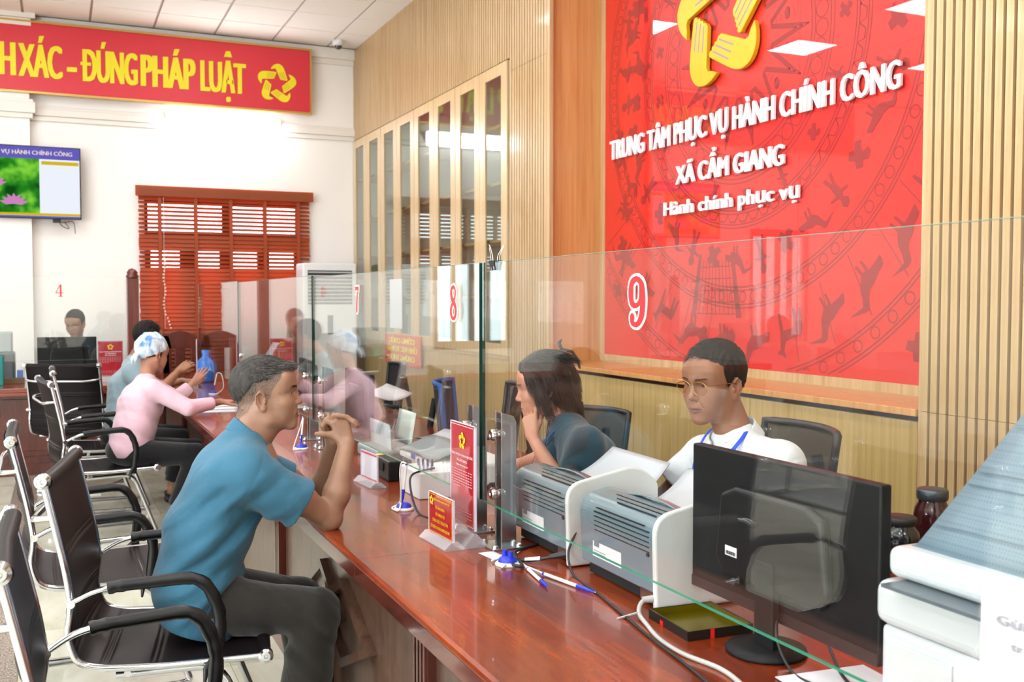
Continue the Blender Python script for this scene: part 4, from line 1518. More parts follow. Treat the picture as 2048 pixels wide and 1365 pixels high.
    for z0, z1, d in ((3.34, 3.39, .03), (3.39, 3.46, .055), (3.46, 3.49, .035)):
        mb.box(-.245, XF, YF - d, YF, z0, z1)
        mb.box(-1.3 - d, -.245 + d, YF - .12 - d, YF - .12, z0, z1 + .04); mb.box(-.245, -.245 + d, YF - .13, YF, z0, z1 + .04)
    struct('trim_1', mb, trimm, .004)
    mb = MB()
    for z0, z1, d in ((4.20, 4.26, .03), (4.26, 4.38, .07)):
        mb.box(-.245, XF, YF - d, YF, z0, z1)
        mb.box(-1.3 - d, -.245 + d, YF - .12 - d, YF - .12, max(z0, 4.33), z1)
    struct('trim_2', mb, trimm, .004)
    mb = MB(); mb.box(-5.6, 3.1, YF - .015, YF, 0, .12); struct('baseboard_far', mb, mat('baseboard', '6a5348', .4), .003)
    # windows
    wf = mat('window_wood', '5a2a1c', .5)
    pane = glass('window_pane', 'eef6f6')
    for n, (x0, x1, z0, z1, op) in enumerate(((.84, 2.5, .9, 2.6, [(.875, 1.65, 2.24, 2.55), (1.735, 2.46, 2.24, 2.55), (.90, 1.20, 1.2, 2.06), (1.365, 1.62, 1.2, 2.06), (1.745, 2.03, 1.2, 2.06), (2.16, 2.44, 1.2, 2.06)]),
                                               (-2.75, -1.7, .9, 2.5, [(-2.68, -2.46, 1.0, 2.4), (-2.40, -2.25, 1.0, 2.4), (-2.18, -2.0, 1.0, 2.4), (-1.95, -1.77, 1.0, 2.4)]))):
        mb = MB(); y0, y1 = YF + .02, YF + .07
        xs = sorted({x0, x1} | {v for o in op for v in o[:2]})
        for a, b in zip(xs[:-1], xs[1:]):
            hs = sorted([(o[2], o[3]) for o in op if o[0] <= a + 1e-6 and o[1] >= b - 1e-6])
            z = z0
            for q0, q1 in hs: mb.box(a, b, y0, y1, z, q0); z = q1
            mb.box(a, b, y0, y1, z, z1)
        w = struct('window_%d' % (n + 1), mb, wf, 0)
        for o in op:
            m = MB(); m.box(o[0], o[1], YF + .04, YF + .045, o[2], o[3]); m.build('pane', pane, w)
    # trees and brightness outside are only sky: the openings show the daylight
    # ------------------------------------------------ right wall
    oak = wood('oak_slat', 'a38259', 'bd9d70', 'ccb088', scale=7, rough=.38, coat=.25, stretch=.035)
    oakf = wood('oak_flat', 'a3854f', 'b89a62', 'c5aa74', scale=9, rough=.42, coat=.15, stretch=.02)
    oako = wood('oak_orange', 'b57a42', 'c98f55', 'd6a067', scale=5, rough=.4, coat=.2, stretch=.03)
    oakc = wood('oak_cabinet', 'bb9d70', 'ccb084', 'd8c096', scale=8, rough=.3, coat=.4, stretch=.03)
    grv = mat('slat_groove', '5a3c22', .7)
    mb = MB(); mb.box(XF + .012, XF + .7, 6.35, YF + .2, 0, 1.05); mb.box(XF + .42, XF + .7, 6.35, YF + .2, 1.05, 3.34); mb.box(XF + .012, XF + .7, 6.35, YF + .2, 3.34, ZC); mb.box(XF + .012, XF + .7, 6.35, 7.0, 1.05, 3.34)
    mb.box(XB + .03, XF + .7, 2.97, 6.35, 0, ZC); mb.box(XF + .012, XF + .7, -4, 2.97, 0, ZC)
    wr = struct('wall_right', mb, grv)
    # flat boards: niche return, base fronts, edge posts
    def part(name, boxes, m, bev=.002):
        q = MB()
        for b in boxes: q.box(*b)
        return q.build(name, m, wr, bev)
    part('niche_side', [(XF, XB + .03, 6.33, 6.36, 0, ZC)], oako)
    part('niche_edge', [(XF - .012, XF + .02, 6.29, 6.34, 0, ZC)], oak)
    part('niche_side', [(XF, XB + .03, 2.955, 2.98, 0, ZC)], oak)
    part('niche_frame', [(XB - .012, XB + .03, 2.98, 6.33, 1.07, 1.125), (XB - .012, XB + .03, 6.26, 6.33, 1.125, ZC)], oak)
    part('ledge', [(XF - .01, XB + .02, 2.985, 6.33, 1.045, 1.075)], oako, .003)
    part('base_panel', [(XF + .02, XF + .04, 3.0, 4.08, 0, 1.02)], oakf)
    part('base_panel', [(XF + .02, XF + .04, 4.085, 5.2, 0, 1.02)], oakf)
    part('base_panel', [(XF + .02, XF + .04, 5.205, 6.33, 0, 1.02)], oakf)
    for k in range(4):
        part('base_panel', [(XF - .004, XF + .012, 7.005 + 1.1 * k, 7.0 + 1.1 * (k + 1), 0, 1.05)], oakf)
    part('ledge', [(XF - .012, XF + .02, 7.0, YF, 1.05, 1.08)], oak, .002)
    # slats: the near ones each a piece, the far ones joined
    P = .0455
    sd = {}
    def slat(y, z0, z1):
        k = (z0, z1)
        if k not in sd:
            m = MB(); m.box(XF - .006, XF + .013, -.0155, .0155, z0, z1); o = m.build('slat', oak, wr, .0015, 1); sd[k] = o.data
        else:
            o = bpy.data.objects.new('slat', sd[k]); COL.objects.link(o); o.parent = wr
        o.location = (0, y, 0)
    y = 2.945
    far = MB()
    while y > -1.2:
        if y > .75:
            slat(y, 0, 1.068); slat(y, 1.070, ZC)
        else: far.box(XF - .006, XF + .013, y - .0155, y + .0155, 0, ZC)
        y -= P
    y = 6.37
    while y < YF:
        if y < 6.98:
            far.box(XF - .006, XF + .013, y - .0155, y + .0155, 0, 3.24); far.box(XF - .006, XF + .013, y - .0155, y + .0155, 3.243, ZC)
        else: far.box(XF - .006, XF + .013, y - .0155, y + .0155, 3.345, ZC)
        y += P
    o = far.build('slats_joined', oak, wr); o['kind'] = 'stuff'
    # glazed cabinets in the right wall: eight doors, shelves behind
    gl = glass('cabinet_glass', 'e9eeeb', 1.55)
    inner = mat('cabinet_inside', 'e4e4da', .7)
    for k in range(4):
        y0 = 7.0 + 1.095 * k; y1 = y0 + 1.09
        c = thing('cabinet', ['nearest tall glazed oak wall cabinet with two doors beside the slats', 'second tall glazed oak wall cabinet from the slats', 'third tall glazed oak wall cabinet from the slats', 'farthest tall glazed oak wall cabinet in the corner of the hall'][k], 'cabinet', (XF, y0, 1.08), group='glazed wall cabinets')
        H = 3.33 - 1.08; W = y1 - y0
        m = MB(); m.box(.005, .41, 0, .018, 0, H); m.box(.005, .41, W - .018, W, 0, H); m.box(.395, .41, .018, W - .018, 0, H); m.box(.005, .395, .018, W - .018, 0, .02); m.box(.005, .395, .018, W - .018, H - .02, H)
        m.build('body', inner, c)
        for s_ in range(1, 5):
            m = MB(); m.box(.03, .39, .02, W - .02, s_ * H / 5 - .012, s_ * H / 5 + .012); m.build('shelf', oakc, c, .001)
        for d in range(2):
            a = W / 2 * d + .003; b = W / 2 * (d + 1) - .003
            m = MB()
            m.box(-.02, 0, a, a + .11, 0, H); m.box(-.02, 0, b - .11, b, 0, H); m.box(-.02, 0, a + .11, b - .11, 0, .09); m.box(-.02, 0, a + .11, b - .11, H - .09, H)
            dr = m.build('door', oakc, c, .002)
            m = MB(); m.box(-.012, -.008, a + .105, b - .105, .085, H - .085); m.build('pane', gl, dr)
    # far-wall fittings --------------------------------------------------
    # banner
    red = mat('banner_red', 'd8303f', .45); yel = mat('banner_yellow', 'f2e21c', .5); frm = mat('banner_frame', 'c8a45a', .35, .6)
    b = thing('wall_banner', 'long red banner with yellow capital lettering high on the far wall', 'banner', (0, YF - .14, 3.61))
    m = MB(); m.box(-3.4, 2.6, 0, .07, 0, .685); m.build('panel', red, b)
    m = MB(); m.box(-3.42, 2.62, -.012, .07, -.02, 0); m.box(-3.42, 2.62, -.012, .07, .685, .705); m.box(2.6, 2.62, -.012, .07, 0, .685); m.box(-3.42, -3.4, -.012, .07, 0, .685); m.build('frame', frm, b)
    m = MB()
    for txt, x0, w in (('LUẬT', 1.415, .475), ('PHÁP', .745, .575), ('ĐÚNG', .075, .62), ('-', .145 - .21, .10), ('XÁC', -.325, 0), ('CHÍNH', -.98, .60)):
        pass
    for txt, x0, x1 in (('LUẬT', 1.430, 1.885), ('PHÁP', .83, 1.355), ('DÚNG', .268, .775), ('-', .125, .185), ('XÁC', -.325, .055), ('CHÍNH', -1.03, -.372)):
        put(m, glyphs(txt, .345, x1 - x0, bold=.055), (x0, -.004, .145), (1, 0, 0), (0, 0, 1), step=.0008)
    m.box(.236, .335, -.0045, -.003, .305, .338)
    m.build('lettering', yel, b)
    g = MB(); ln = MB(); emblem(g, ln, (2.232, -.004, .29), (1, 0, 0), (0, 0, 1), .215)
    eg = g.build('emblem', yel, b); ln.build('finger_lines', mat('emblem_line', 'b8901c', .5), eg)['kind'] = 'stuff'
    # wall lamp
    lt = thing('wall_lamp', 'white batten lamp shining below the red banner on the far wall', 'lamp', (1.67, YF, 3.42))
    m = MB(); m.box(-.61, .61, -.10, 0, -.03, .09); m.build('housing', mat('lamp_white', 'f2f2f2', .4), lt, .01)
    m = MB(); m.box(-.60, .60, -.15, -.10, -.09, .085); m.build('diffuser', emission('batten_light', 'ffffff', 26), lt, .02)
    # television
    tv = thing('television', 'flat television on the far wall showing a lotus slide', 'television', (-.42, YF - .14, 2.33))
    blk = mat('tv_bezel', '15151c', .35)
    m = MB(); m.box(-.64, .64, -.04, 0, 0, .73); m.build('case', blk, tv, .006)
    m = MB(); m.box(-.1, .1, 0, .14, .2, .5); m.build('bracket', blk, tv)
    E = lambda n, c, s=1.0: emission(n, c, s)
    scr = MB(); scr.box(-.628, .628, -.042, -.04, .012, .718); sc = scr.build('screen', E('tv_white', 'eef2fc', 1.0), tv)
    def flat(name, x0, x1, z0, z1, m_, d=.0445):
        q = MB(); q.box(x0, x1, -d, -.0425, z0, z1); return q.build(name, m_, sc)
    flat('title_bar', -.628, .628, .60, .718, E('tv_violet', '6a62c8', .9))
    flat('footer_bar', -.628, .628, .012, .028, E('tv_violet', '6a62c8', .9)); flat('footer_bar', -.628, .628, .03, .055, E('tv_yellow', 'e0c010', .9))
    lot = bpy.data.materials.new('lotus_picture'); t = NT(lot)
    e = t.n('Emission'); n_ = t.n('TexNoise'); n_.inputs['Scale'].default_value = 5; n_.inputs['Detail'].default_value = 2
    t.l(t.coords(), n_.inputs['Vector']); t.l(t.ramp(n_.outputs['Fac'], [(.35, '0d4a12'), (.5, '2a8a22'), (.62, '7ccf3a'), (.75, 'b9e86a')]), e.inputs[0]); t.l(e.outputs[0], t.out.inputs[0])
    flat('lotus_picture', -.628, .255, .055, .60, lot)
    pk = MB()
    for cx, cz, r_ in ((.02, .14, .13), (-.16, .33, .12), (-.42, .2, .16)):
        for k in range(7):
            a = R(-75 + 25 * k); q = [(0, 0), (-.22, .5), (0, 1.05), (.22, .5)]
            pk.prism([((u * math.cos(a) + v * math.sin(a)) * r_, (-u * math.sin(a) + v * math.cos(a)) * r_ * .8) for u, v in q], (cx, -.046 - .0003 * k, cz), (1, 0, 0), (0, 0, 1), (0, 0, 0))
    pk.build('lotus_flower', E('tv_pink', 'd88ac8', .9), sc)
    flat('table_header', .275, .62, .545, .58, E('tv_yellow', 'e0c010', .9), .046)
    m = MB(); put(m, glyphs('TRUNG TÂM PHỤC VỤ HÀNH CHÍNH CÔNG', .042, 1.16, bold=.03), (-.60, -.046, .640), (1, 0, 0), (0, 0, 1)); m.build('slide_title', E('tv_text', 'e8d9c8', 1), sc)
    m = MB(); m.tube(bez([(.02, -.01, 0), (.03, .0, -.06), (.10, .01, -.09), (.06, .03, -.02)]), .004, 6); m.tube(bez([(-.02, -.01, 0), (.05, .0, -.03), (.14, .01, -.02), (.16, .03, -.14)]), .0035, 6); m.box(-.05, .02, -.01, .02, -.035, 0)
    m.build('cables', blk, tv).location = (.42, 0, 0)
    # blind
    bm = bpy.data.materials.new('blind_wood'); t = NT(bm)
    p = t.n('BsdfPrincipled'); p.inputs['Base Color'].default_value = lin('b5603a'); p.inputs['Roughness'].default_value = .45
    tr = t.n('BsdfTranslucent'); tr.inputs[0].default_value = lin('f0641e'); mx = t.n('MixShader'); mx.inputs[0].default_value = .45
    t.l(p.outputs[0], mx.inputs[1]); t.l(tr.outputs[0], mx.inputs[2]); t.l(mx.outputs[0], t.out.inputs[0])
    bl = thing('window_blind', 'reddish brown wooden slatted blind over the far window', 'blind', (1.69, YF - .06, 2.70))
    m = MB(); m.box(-.93, .93, -.05, .04, -.085, 0); m.box(-.945, .945, -.06, -.05, -.09, .02); m.build('headrail', bm, bl, .004)
    pit = .0445; z = -.11; k = 0
    sh = {}
    while z > -2.25:
        op_ = 1 if (-.50 < z < -.15 or -.86 < z < -.66) else 0
        tilt = R(38) if op_ else R(66)
        if op_ not in sh:
            q = MB(); q.obox((0, 0, 0), 1.82, .048, .003, rx=tilt); o = q.build('slat', bm, bl); sh[op_] = o.data
        else:
            o = bpy.data.objects.new('slat', sh[op_]); COL.objects.link(o); o.parent = bl
        o.location = (rnd.uniform(-.006, .006), 0, z)
        z -= pit; k += 1
    for x in (-.70, -.33, .04, .41, .78):
        m = MB(); m.box(x - .018, x + .018, -.030, -.028, -2.25, -.08); m.box(x - .018, x + .018, .028, .030, -2.25, -.08); m.build('tape', bm, bl)
    m = MB(); m.box(-.91, .91, -.02, .02, -2.28, -2.255); m.build('bottom_rail', bm, bl, .003)
    m = MB()
    for k in range(22): m.ball((-.665 + .012 * math.sin(k * .8) + (.07 if k > 17 else 0) * (k - 17) / 4, -.045, -.74 - .036 * k), .010, 8, 6)
    m.tube([(-.665, -.045, -.1), (-.665, -.045, -1.5)], .002, 5); o = m.build('bead_cord', mat('cord_white', 'f4ead8', .4), bl)
    # air conditioner
    ac = thing('air_conditioner', 'tall white floor standing air conditioner in the far corner', 'air conditioner', (2.70, 10.98, 0), 0)
    wm = mat('ac_white', 'e6e8ea', .35)
    m = MB(); m.box(-.30, .30, -.17, .17, .05, 1.91); m.build('body', wm, ac, .02, 3)
    m = MB(); m.box(-.27, .27, -.15, .15, 0, .05); m.build('base', mat('ac_grey', '55585c', .5), ac)
    m = MB(); m.box(-.245, .245, -.176, -.168, 1.46, 1.83); g_ = m.build('vent', mat('ac_vent', '30343a', .6), ac)
    for k in range(9):
        q = MB(); q.obox((0, -.182, 1.485 + .04 * k), .48, .03, .006, rx=R(-25)); q.build('louvre', wm, g_)
    m = MB(); m.box(-.03, .03, -.174, -.170, 1.13, 1.34); m.build('display', mat('ac_display', '39506e', .2), ac)
    m = MB(); m.box(-.25, .25, -.175, -.168, .12, .62); g2 = m.build('intake_grille', wm, ac)
    for k in range(12):
        q = MB(); q.box(-.24, .24, -.181, -.175, .14 + .038 * k, .155 + .038 * k); q.build('grille_bar', mat('ac_bar', 'c8ccd0', .4), g2)
    # dome camera on the ceiling
    cc = thing('security_camera', 'small dome camera on the ceiling in the far corner', 'camera', (2.86, 11.0, ZC))
    m = MB(); m.lathe([(.06, 0), (.065, -.02), (.06, -.055), (.045, -.06)], n=20); m.build('housing', wm, cc)
    m = MB(); m.ball((0, 0, -.06), .042, 16, 10); m.build('dome', mat('dome_dark', '3a3a44', .1, coat=1), cc)
    # notices on the wall cabinet glass
    pap = mat('notice_paper', 'dfe3ea', .6)
    m = MB(); m.box(XF - .03, XF - .026, 9.55, 9.95, 1.22, 1.72); tag(m.build('notice', pap), 'white printed notice taped on a far glazed cabinet', 'notice')
    n = thing('notice_sign', 'orange sign with mirrored yellow lettering on the wall under the far cabinets', 'sign', (XF - .05, 9.5, .86))
    m = MB(); m.box(0, .012, -.55, .55, 0, .30); m.build('panel', mat('sign_orange', 'd85a28', .5), n)
    m = MB()
    for i, s_ in enumerate(('CÔNG CHỨC', 'LĨNH VỰC TƯ PHÁP', 'CHỨNG THỰC')):
        put(m, glyphs(s_, .055, .95 if i == 1 else .8, bold=.05), (-.002, -.47 if i == 1 else -.40, .215 - .085 * i), (0, 1, 0), (0, 0, 1), step=-.0003)
    m.build('lettering', yel, n)
    # newel-like wooden post by window 4
    nw = thing('wooden_post', 'dark wooden post with a rounded top at the end of the counter by number 4', 'post', (.61, 9.8, .76))
    m = MB(); m.box(-.052, .052, -.04, .04, 0, .95); m.build('shaft', wood('dark_wood', '35100a', '571d12', '6d2a19', scale=6, rough=.3), nw, .008)
    m = MB(); m.lathe([(.052, .95), (.058, .965), (.045, .985), (.05, 1.0), (.03, 1.03), (0, 1.04)], n=16); m.build('cap', MATS['dark_wood'], nw)
# ---------------------------------------------------------------- the red wall sign
def drum_print(parent):
    """dark red printed motifs on the panel: rings, triangles, birds, figures"""
    m = MB()
    X = XB - .0125
    cy, cz = 4.72, 2.95
    y0, y1, z0, z1 = 2.995, 6.25, 1.13, 4.3
    def ok(pts): return all(y0 < a < y1 and z0 < b < z1 for a, b in pts)
    def poly(pts):
        if ok(pts): m.add([(X, a, b) for a, b in pts][::-1], [tuple(range(len(pts)))], False)
    def arc(r, w, n=160):
        for i in range(n):
            a0, a1 = 2 * PI * i / n, 2 * PI * (i + 1) / n
            poly([(cy + q * math.cos(a), cz + q * math.sin(a)) for q, a in ((r, a0), (r + w, a0), (r + w, a1), (r, a1))])
    def seg(p, q, w):
        d = Vector((q[0] - p[0], q[1] - p[1])); d = d.normalized(); n = Vector((-d.y, d.x)) * w / 2
        poly([(p[0] + n.x, p[1] + n.y), (q[0] + n.x, q[1] + n.y), (q[0] - n.x, q[1] - n.y), (p[0] - n.x, p[1] - n.y)])
    PT = lambda r, a: (cy + r * math.cos(a), cz + r * math.sin(a))
    for r in (.60, .625, .74, .765, .92, .94, 1.0, 1.02, 1.36, 1.38, 1.46, 1.48, 1.86, 1.88, 1.96, 1.98): arc(r, .008)
    for i in range(90):       # little circles between rings
        for r, rr in ((1.42, .03), (.68, .045), (1.92, .03)):
            a = 2 * PI * i / 90 * (1 if r > 1 else 2)
            if r < 1 and i > 44: continue
            c = PT(r, a)
            for k in range(10):
                b0, b1 = 2 * PI * k / 10, 2 * PI * (k + 1) / 10
                seg((c[0] + rr * math.cos(b0), c[1] + rr * math.sin(b0)), (c[0] + rr * math.cos(b1), c[1] + rr * math.sin(b1)), .007)
    for i in range(64):       # meander
        a = 2 * PI * i / 64; d = 2 * PI / 64
        seg(PT(.945, a), PT(.99, a + d * .3), .010); seg(PT(.99, a + d * .3), PT(.99, a + d * .8), .010); seg(PT(.99, a + d * .8), PT(.945, a + d), .006)
    for i in range(14):       # star rays
        a = 2 * PI * i / 14; d = PI / 14
        for s_ in (1.0, .84, .68):
            seg(PT(.28, a - d * s_), PT(.28 + .30 * s_, a), .009); seg(PT(.28, a + d * s_), PT(.28 + .30 * s_, a), .009)
        for k in range(6):
            seg(PT(.33 + .035 * k, a + d * .75), PT(.33 + .035 * k, a + d * 1.25), .0035)
        c = PT(.42, a + d)
        poly([(c[0] + .022 * math.cos(t), c[1] + .035 * math.sin(t)) for t in [2 * PI * q / 10 for q in range(10)]])
    bird = [(-.5, .05), (-.30, .10), (-.12, .20), (.02, .22), (.14, .34), (.22, .50), (.34, .52), (.75, .36), (.36, .40), (.28, .26), (.24, .10), (.12, -.04), (.06, -.10), (.10, -.34), (.04, -.34), (-.01, -.12), (-.08, -.12), (-.06, -.34), (-.12, -.34), (-.16, -.08), (-.34, -.10), (-.55, -.14)]
    deer = [(-.4, .0), (-.34, .14), (.16, .16), (.26, .34), (.22, .5), (.28, .48), (.34, .42), (.46, .38), (.44, .32), (.36, .30), (.30, .06), (.26, -.44), (.20, -.44), (.18, -.06), (-.18, -.06), (-.22, -.44), (-.28, -.44), (-.30, -.1), (-.38, -.42), (-.44, -.42)]
    man = [(-.04, -.5), (-.16, -.5), (-.10, -.2), (-.12, .12), (-.34, .06), (-.36, .12), (-.10, .24), (-.08, .32), (-.16, .46), (-.06, .62), (.10, .58), (.16, .44), (.06, .32), (.10, .22), (.34, .28), (.36, .22), (.12, .10), (.10, -.18), (.22, -.46), (.12, -.48), (.02, -.18)]
    lizard = [(-.1, -.3), (-.3, -.2), (-.2, 0), (-.34, .15), (-.2, .32), (-.05, .22), (.04, .36), (.22, .34), (.3, .2), (.12, .12), (.2, -.04), (.34, -.1), (.2, -.26), (.02, -.16)]
    def fig(sh, c, s_, rot, flip=1):
        ca, sa = math.cos(rot), math.sin(rot)
        pts = [(c[0] + (u * flip * ca - v * sa) * s_, c[1] + (u * flip * sa + v * ca) * s_) for u, v in sh]
        if flip < 0: pts = pts[::-1]
        if ok(pts):
            kf[0] += 1
            m.add([(X - .0003 - .00003 * kf[0], a, b) for a, b in pts], [tuple(range(len(pts)))], False)
    kf = [0]
    rr = random.Random(3)
    for i in range(34):
        a = 2 * PI * i / 34
        fig(bird if i % 4 else deer, PT(1.67, a), .26, a + PI / 2 + PI, -1)
        fig([man, bird, lizard][i % 3], PT(1.19, a + .1), .20, a - PI / 2)
        fig([lizard, man, deer][i % 3], PT(2.12, a + .15), .20, a - PI / 2)
        fig([man, lizard, bird][i % 3], PT(2.42, a + .05), .20, a - PI / 2)
        if i % 2: fig([lizard, man][i % 4 > 1], PT(.84, a), .13, a - PI / 2)
    for i in range(26): fig([lizard, bird, man, deer][i % 4], (rr.uniform(5.75, 6.12), rr.uniform(1.3, 4.1)), .17, rr.uniform(-.5, .5))
    # big house motif
    c = (4.93, 1.55)
    for k in range(9): seg((c[0] - .17 + .0425 * k, c[1] - .12), (c[0] - .12 + .03 * k, c[1] + .20), .007)
    for k in range(5): seg((c[0] - .19 + .01 * k, c[1] - .12 + .07 * k), (c[0] + .19 - .01 * k, c[1] - .12 + .07 * k), .006)
    poly([(c[0] - .25, c[1] - .14), (c[0] - .17, c[1] + .24), (c[0] - .14, c[1] + .24), (c[0] - .2, c[1] - .14)][::-1]); poly([(c[0] + .25, c[1] - .14), (c[0] + .17, c[1] + .24), (c[0] + .14, c[1] + .24), (c[0] + .2, c[1] - .14)])
    fig(lizard, (c[0] - .13, c[1] - .26), .18, 0); fig(lizard, (c[0] + .13, c[1] - .26), .18, 1)
    # outer fan rays
    for i in range(40):
        a = 2 * PI * i / 40
        seg(PT(1.50, a), PT(1.84, a + .02), .006)
    for i in range(0, 40):
        for r in (2.0, 2.32): 
            a0, a1 = 2 * PI * i / 40, 2 * PI * (i + 1) / 40
            if r > 2.1: seg(PT(r, a0), PT(r, a1), .005)
    o = m.build('printed_motifs', mat('print_dark_red', '9e191b', .5), parent); o['kind'] = 'stuff'
    return o

def wall_sign():
    root = thing('wall_sign', 'large glossy red wall panel with raised white letters and a gold star of hands', 'sign', (0, 0, 0))
    red = mat('panel_red', 'dc251d', .4)
    m = MB(); m.box(XB - .012, XB + .0, 2.985, 6.26, 1.125, ZC); m.build('panel', red, root)
    drum_print(root)
    gl = glass('panel_glass', 'ffffff', 1.36)
    for a, b in ((2.987, 4.198), (4.202, 6.258)):
        m = MB(); m.box(XB - .022, XB - .016, a, b, 1.126, ZC); m.build('glass_sheet', gl, root)
    wl = mat('letter_white', 'fbfbfd', .35); sd = mat('letter_side', 'c9c6dc', .4)
    X = XB - .024
    for txt, ya, yb, zb, cap in (('TRUNG TÂM PHỤC VỤ HÀNH CHÍNH CÔNG', 6.146, 3.492, 2.490, .137), ('XÃ CẨM GIANG', 5.322, 4.303, 2.236, .118), ('Hành chính phục vụ', 5.458, 4.180, 2.050, .088)):
        for gl_ in glyphs(txt, cap, ya - yb, bold=.036 if txt[0] != 'H' else .024, per_char=True, spacing=1.02):
            q = MB(); put(q, gl_, (X, ya, zb), (0, -1, 0), (0, 0, 1), (-.015, 0, 0), step=.0005); q.build('letter', wl, root)
    g = MB(); ln = MB()
    a = R(9.5)
    emblem(g, ln, (X, 4.86, 3.186), (0, -math.cos(a), math.sin(a)), (0, math.sin(a), math.cos(a)), .437, (-.03, 0, 0))
    eg = g.build('emblem', mat('gold_paint', 'e2b81e', .3, .15, coat=.4), root, .004)
    ln.build('finger_lines', mat('emblem_groove', '9a7fa8', .5), eg)['kind'] = 'stuff'
# ---------------------------------------------------------------- counter, glass screens, chairs
CZ = .76
def counter():
    top = wood('rosewood_top', '501b0a', '7a2c0e', '9c4316', scale=2.6, rough=.22, coat=.34, coat_rough=.04, stretch=.12, axis='y', bump=0, blotch=.25)
    edge = wood('rosewood_edge', '3c150c', '552013', '6a2c1b', scale=4, rough=.2, coat=.5, stretch=.12, axis='y')
    pan = wood('counter_panel', '412c20', '583f32', '684e3f', scale=5, rough=.34, coat=.2, stretch=.3, axis='z', bump=.03)
    dark = wood('counter_dark', '34100a', '4c180f', '5e2216', scale=4, rough=.25, coat=.35, stretch=.12, axis='z')
    root = thing('counter', 'long polished reddish wood service counter under the glass screens', 'counter', (0, 0, 0))
    def prof_top(y0, y1):
        m = MB()
        pr = [(.775, CZ - .006), (.783, CZ), (2.08, CZ), (2.08, CZ - .03), (.83, CZ - .03), (.83, CZ - .062), (.788, CZ - .066), (.778, CZ - .058), (.776, CZ - .020), (.772, CZ - .015)]
        n = len(pr)
        m.add([(x, y0, z) for x, z in pr] + [(x, y1, z) for x, z in pr], [tuple(range(n)), tuple(range(2 * n - 1, n - 1, -1))] + [(i, n + i, n + (i + 1) % n, (i + 1) % n) for i in range(n)], False)
        return m
    for a, b in ((-.6, .398), (.4, 2.818), (2.82, 5.238), (5.24, 7.4), (7.402, 9.42)):
        prof_top(a, b).build('countertop', top, root)
        m = MB(); m.box(.7695, .7765, a, b, CZ - .060, CZ - .014); m.build('edge_strip', edge, root, .002)
    m = MB(); m.box(.86, .88, -.6, 9.5, 0, CZ - .03); m.build('front_panel', pan, root)
    m = MB(); m.box(.845, .88, -.6, 9.5, 0, .09); m.build('plinth', dark, root)
    m = MB(); m.box(2.04, 2.07, -.6, 9.42, 0, CZ - .03); m.build('back_panel', dark, root)
    for y in (.05, 1.24, 2.43, 4.30, 5.5, 6.7, 7.9):
        m = MB(); m.box(.838, .86, y - .06, y + .06, .09, CZ - .05)
        for k in range(4): m.box(.832, .838, y - .046 + .026 * k, y - .032 + .026 * k, .11, CZ - .06)
        m.build('pilaster', dark, root)
    # carved relief: two interlocking raised diamonds on the panel
    for yc in (3.36, .75, 6.05):
        m = MB()
        for q, (dy, hw, hh, th) in enumerate(((.17, .27, .145, .024), (-.13, .34, .150, .028))):
            O_ = [(hw, 0), (0, hh), (-hw, 0), (0, -hh)]; t_ = .030
            k_ = 1 - t_ * math.hypot(hw, hh) / (hw * hh)
            for e in range(4):
                a, b = O_[e], O_[(e + 1) % 4]
                pl = [a, b, (b[0] * k_, b[1] * k_), (a[0] * k_, a[1] * k_)]
                m.prism(pl, (.86, yc + dy, .44), (0, 1, 0), (0, 0, 1), (-th, 0, 0))
        o = m.build('diamond_relief', pan, root); o['kind'] = 'stuff'
    # counter of window 4, running left along the far side
    root = thing('counter', 'dark wood service counter facing the camera under the number 4 glass', 'counter', (0, 0, 0))
    topx = wood('rosewood_top_far', '5a1c0e', '7a2c18', '8e3a20', scale=2.6, rough=.16, coat=.5, stretch=.25, axis='x', bump=.02)
    m = MB(); m.box(-5.2, 2.08, 9.422, 10.75, CZ - .04, CZ); m.box(-5.2, .77, 9.425, 9.46, CZ - .07, CZ - .04); m.build('countertop', topx, root, .006)
    m = MB(); m.box(-5.2, .84, 9.53, 9.56, 0, CZ - .04); m.build('front_panel', dark, root)
    m = MB(); m.box(-5.2, .84, 9.49, 9.53, 0, .10); m.build('plinth', dark, root)
    for k in range(9):
        x = .42 - .62 * k
        m = MB(); m.box(x - .26, x + .26, 9.515, 9.53, .16, .66); q = m.build('raised_panel', dark, root, .004)
        m = MB(); m.box(x - .21, x + .21, 9.508, 9.516, .21, .61); m.build('inner_panel', dark, q, .003)

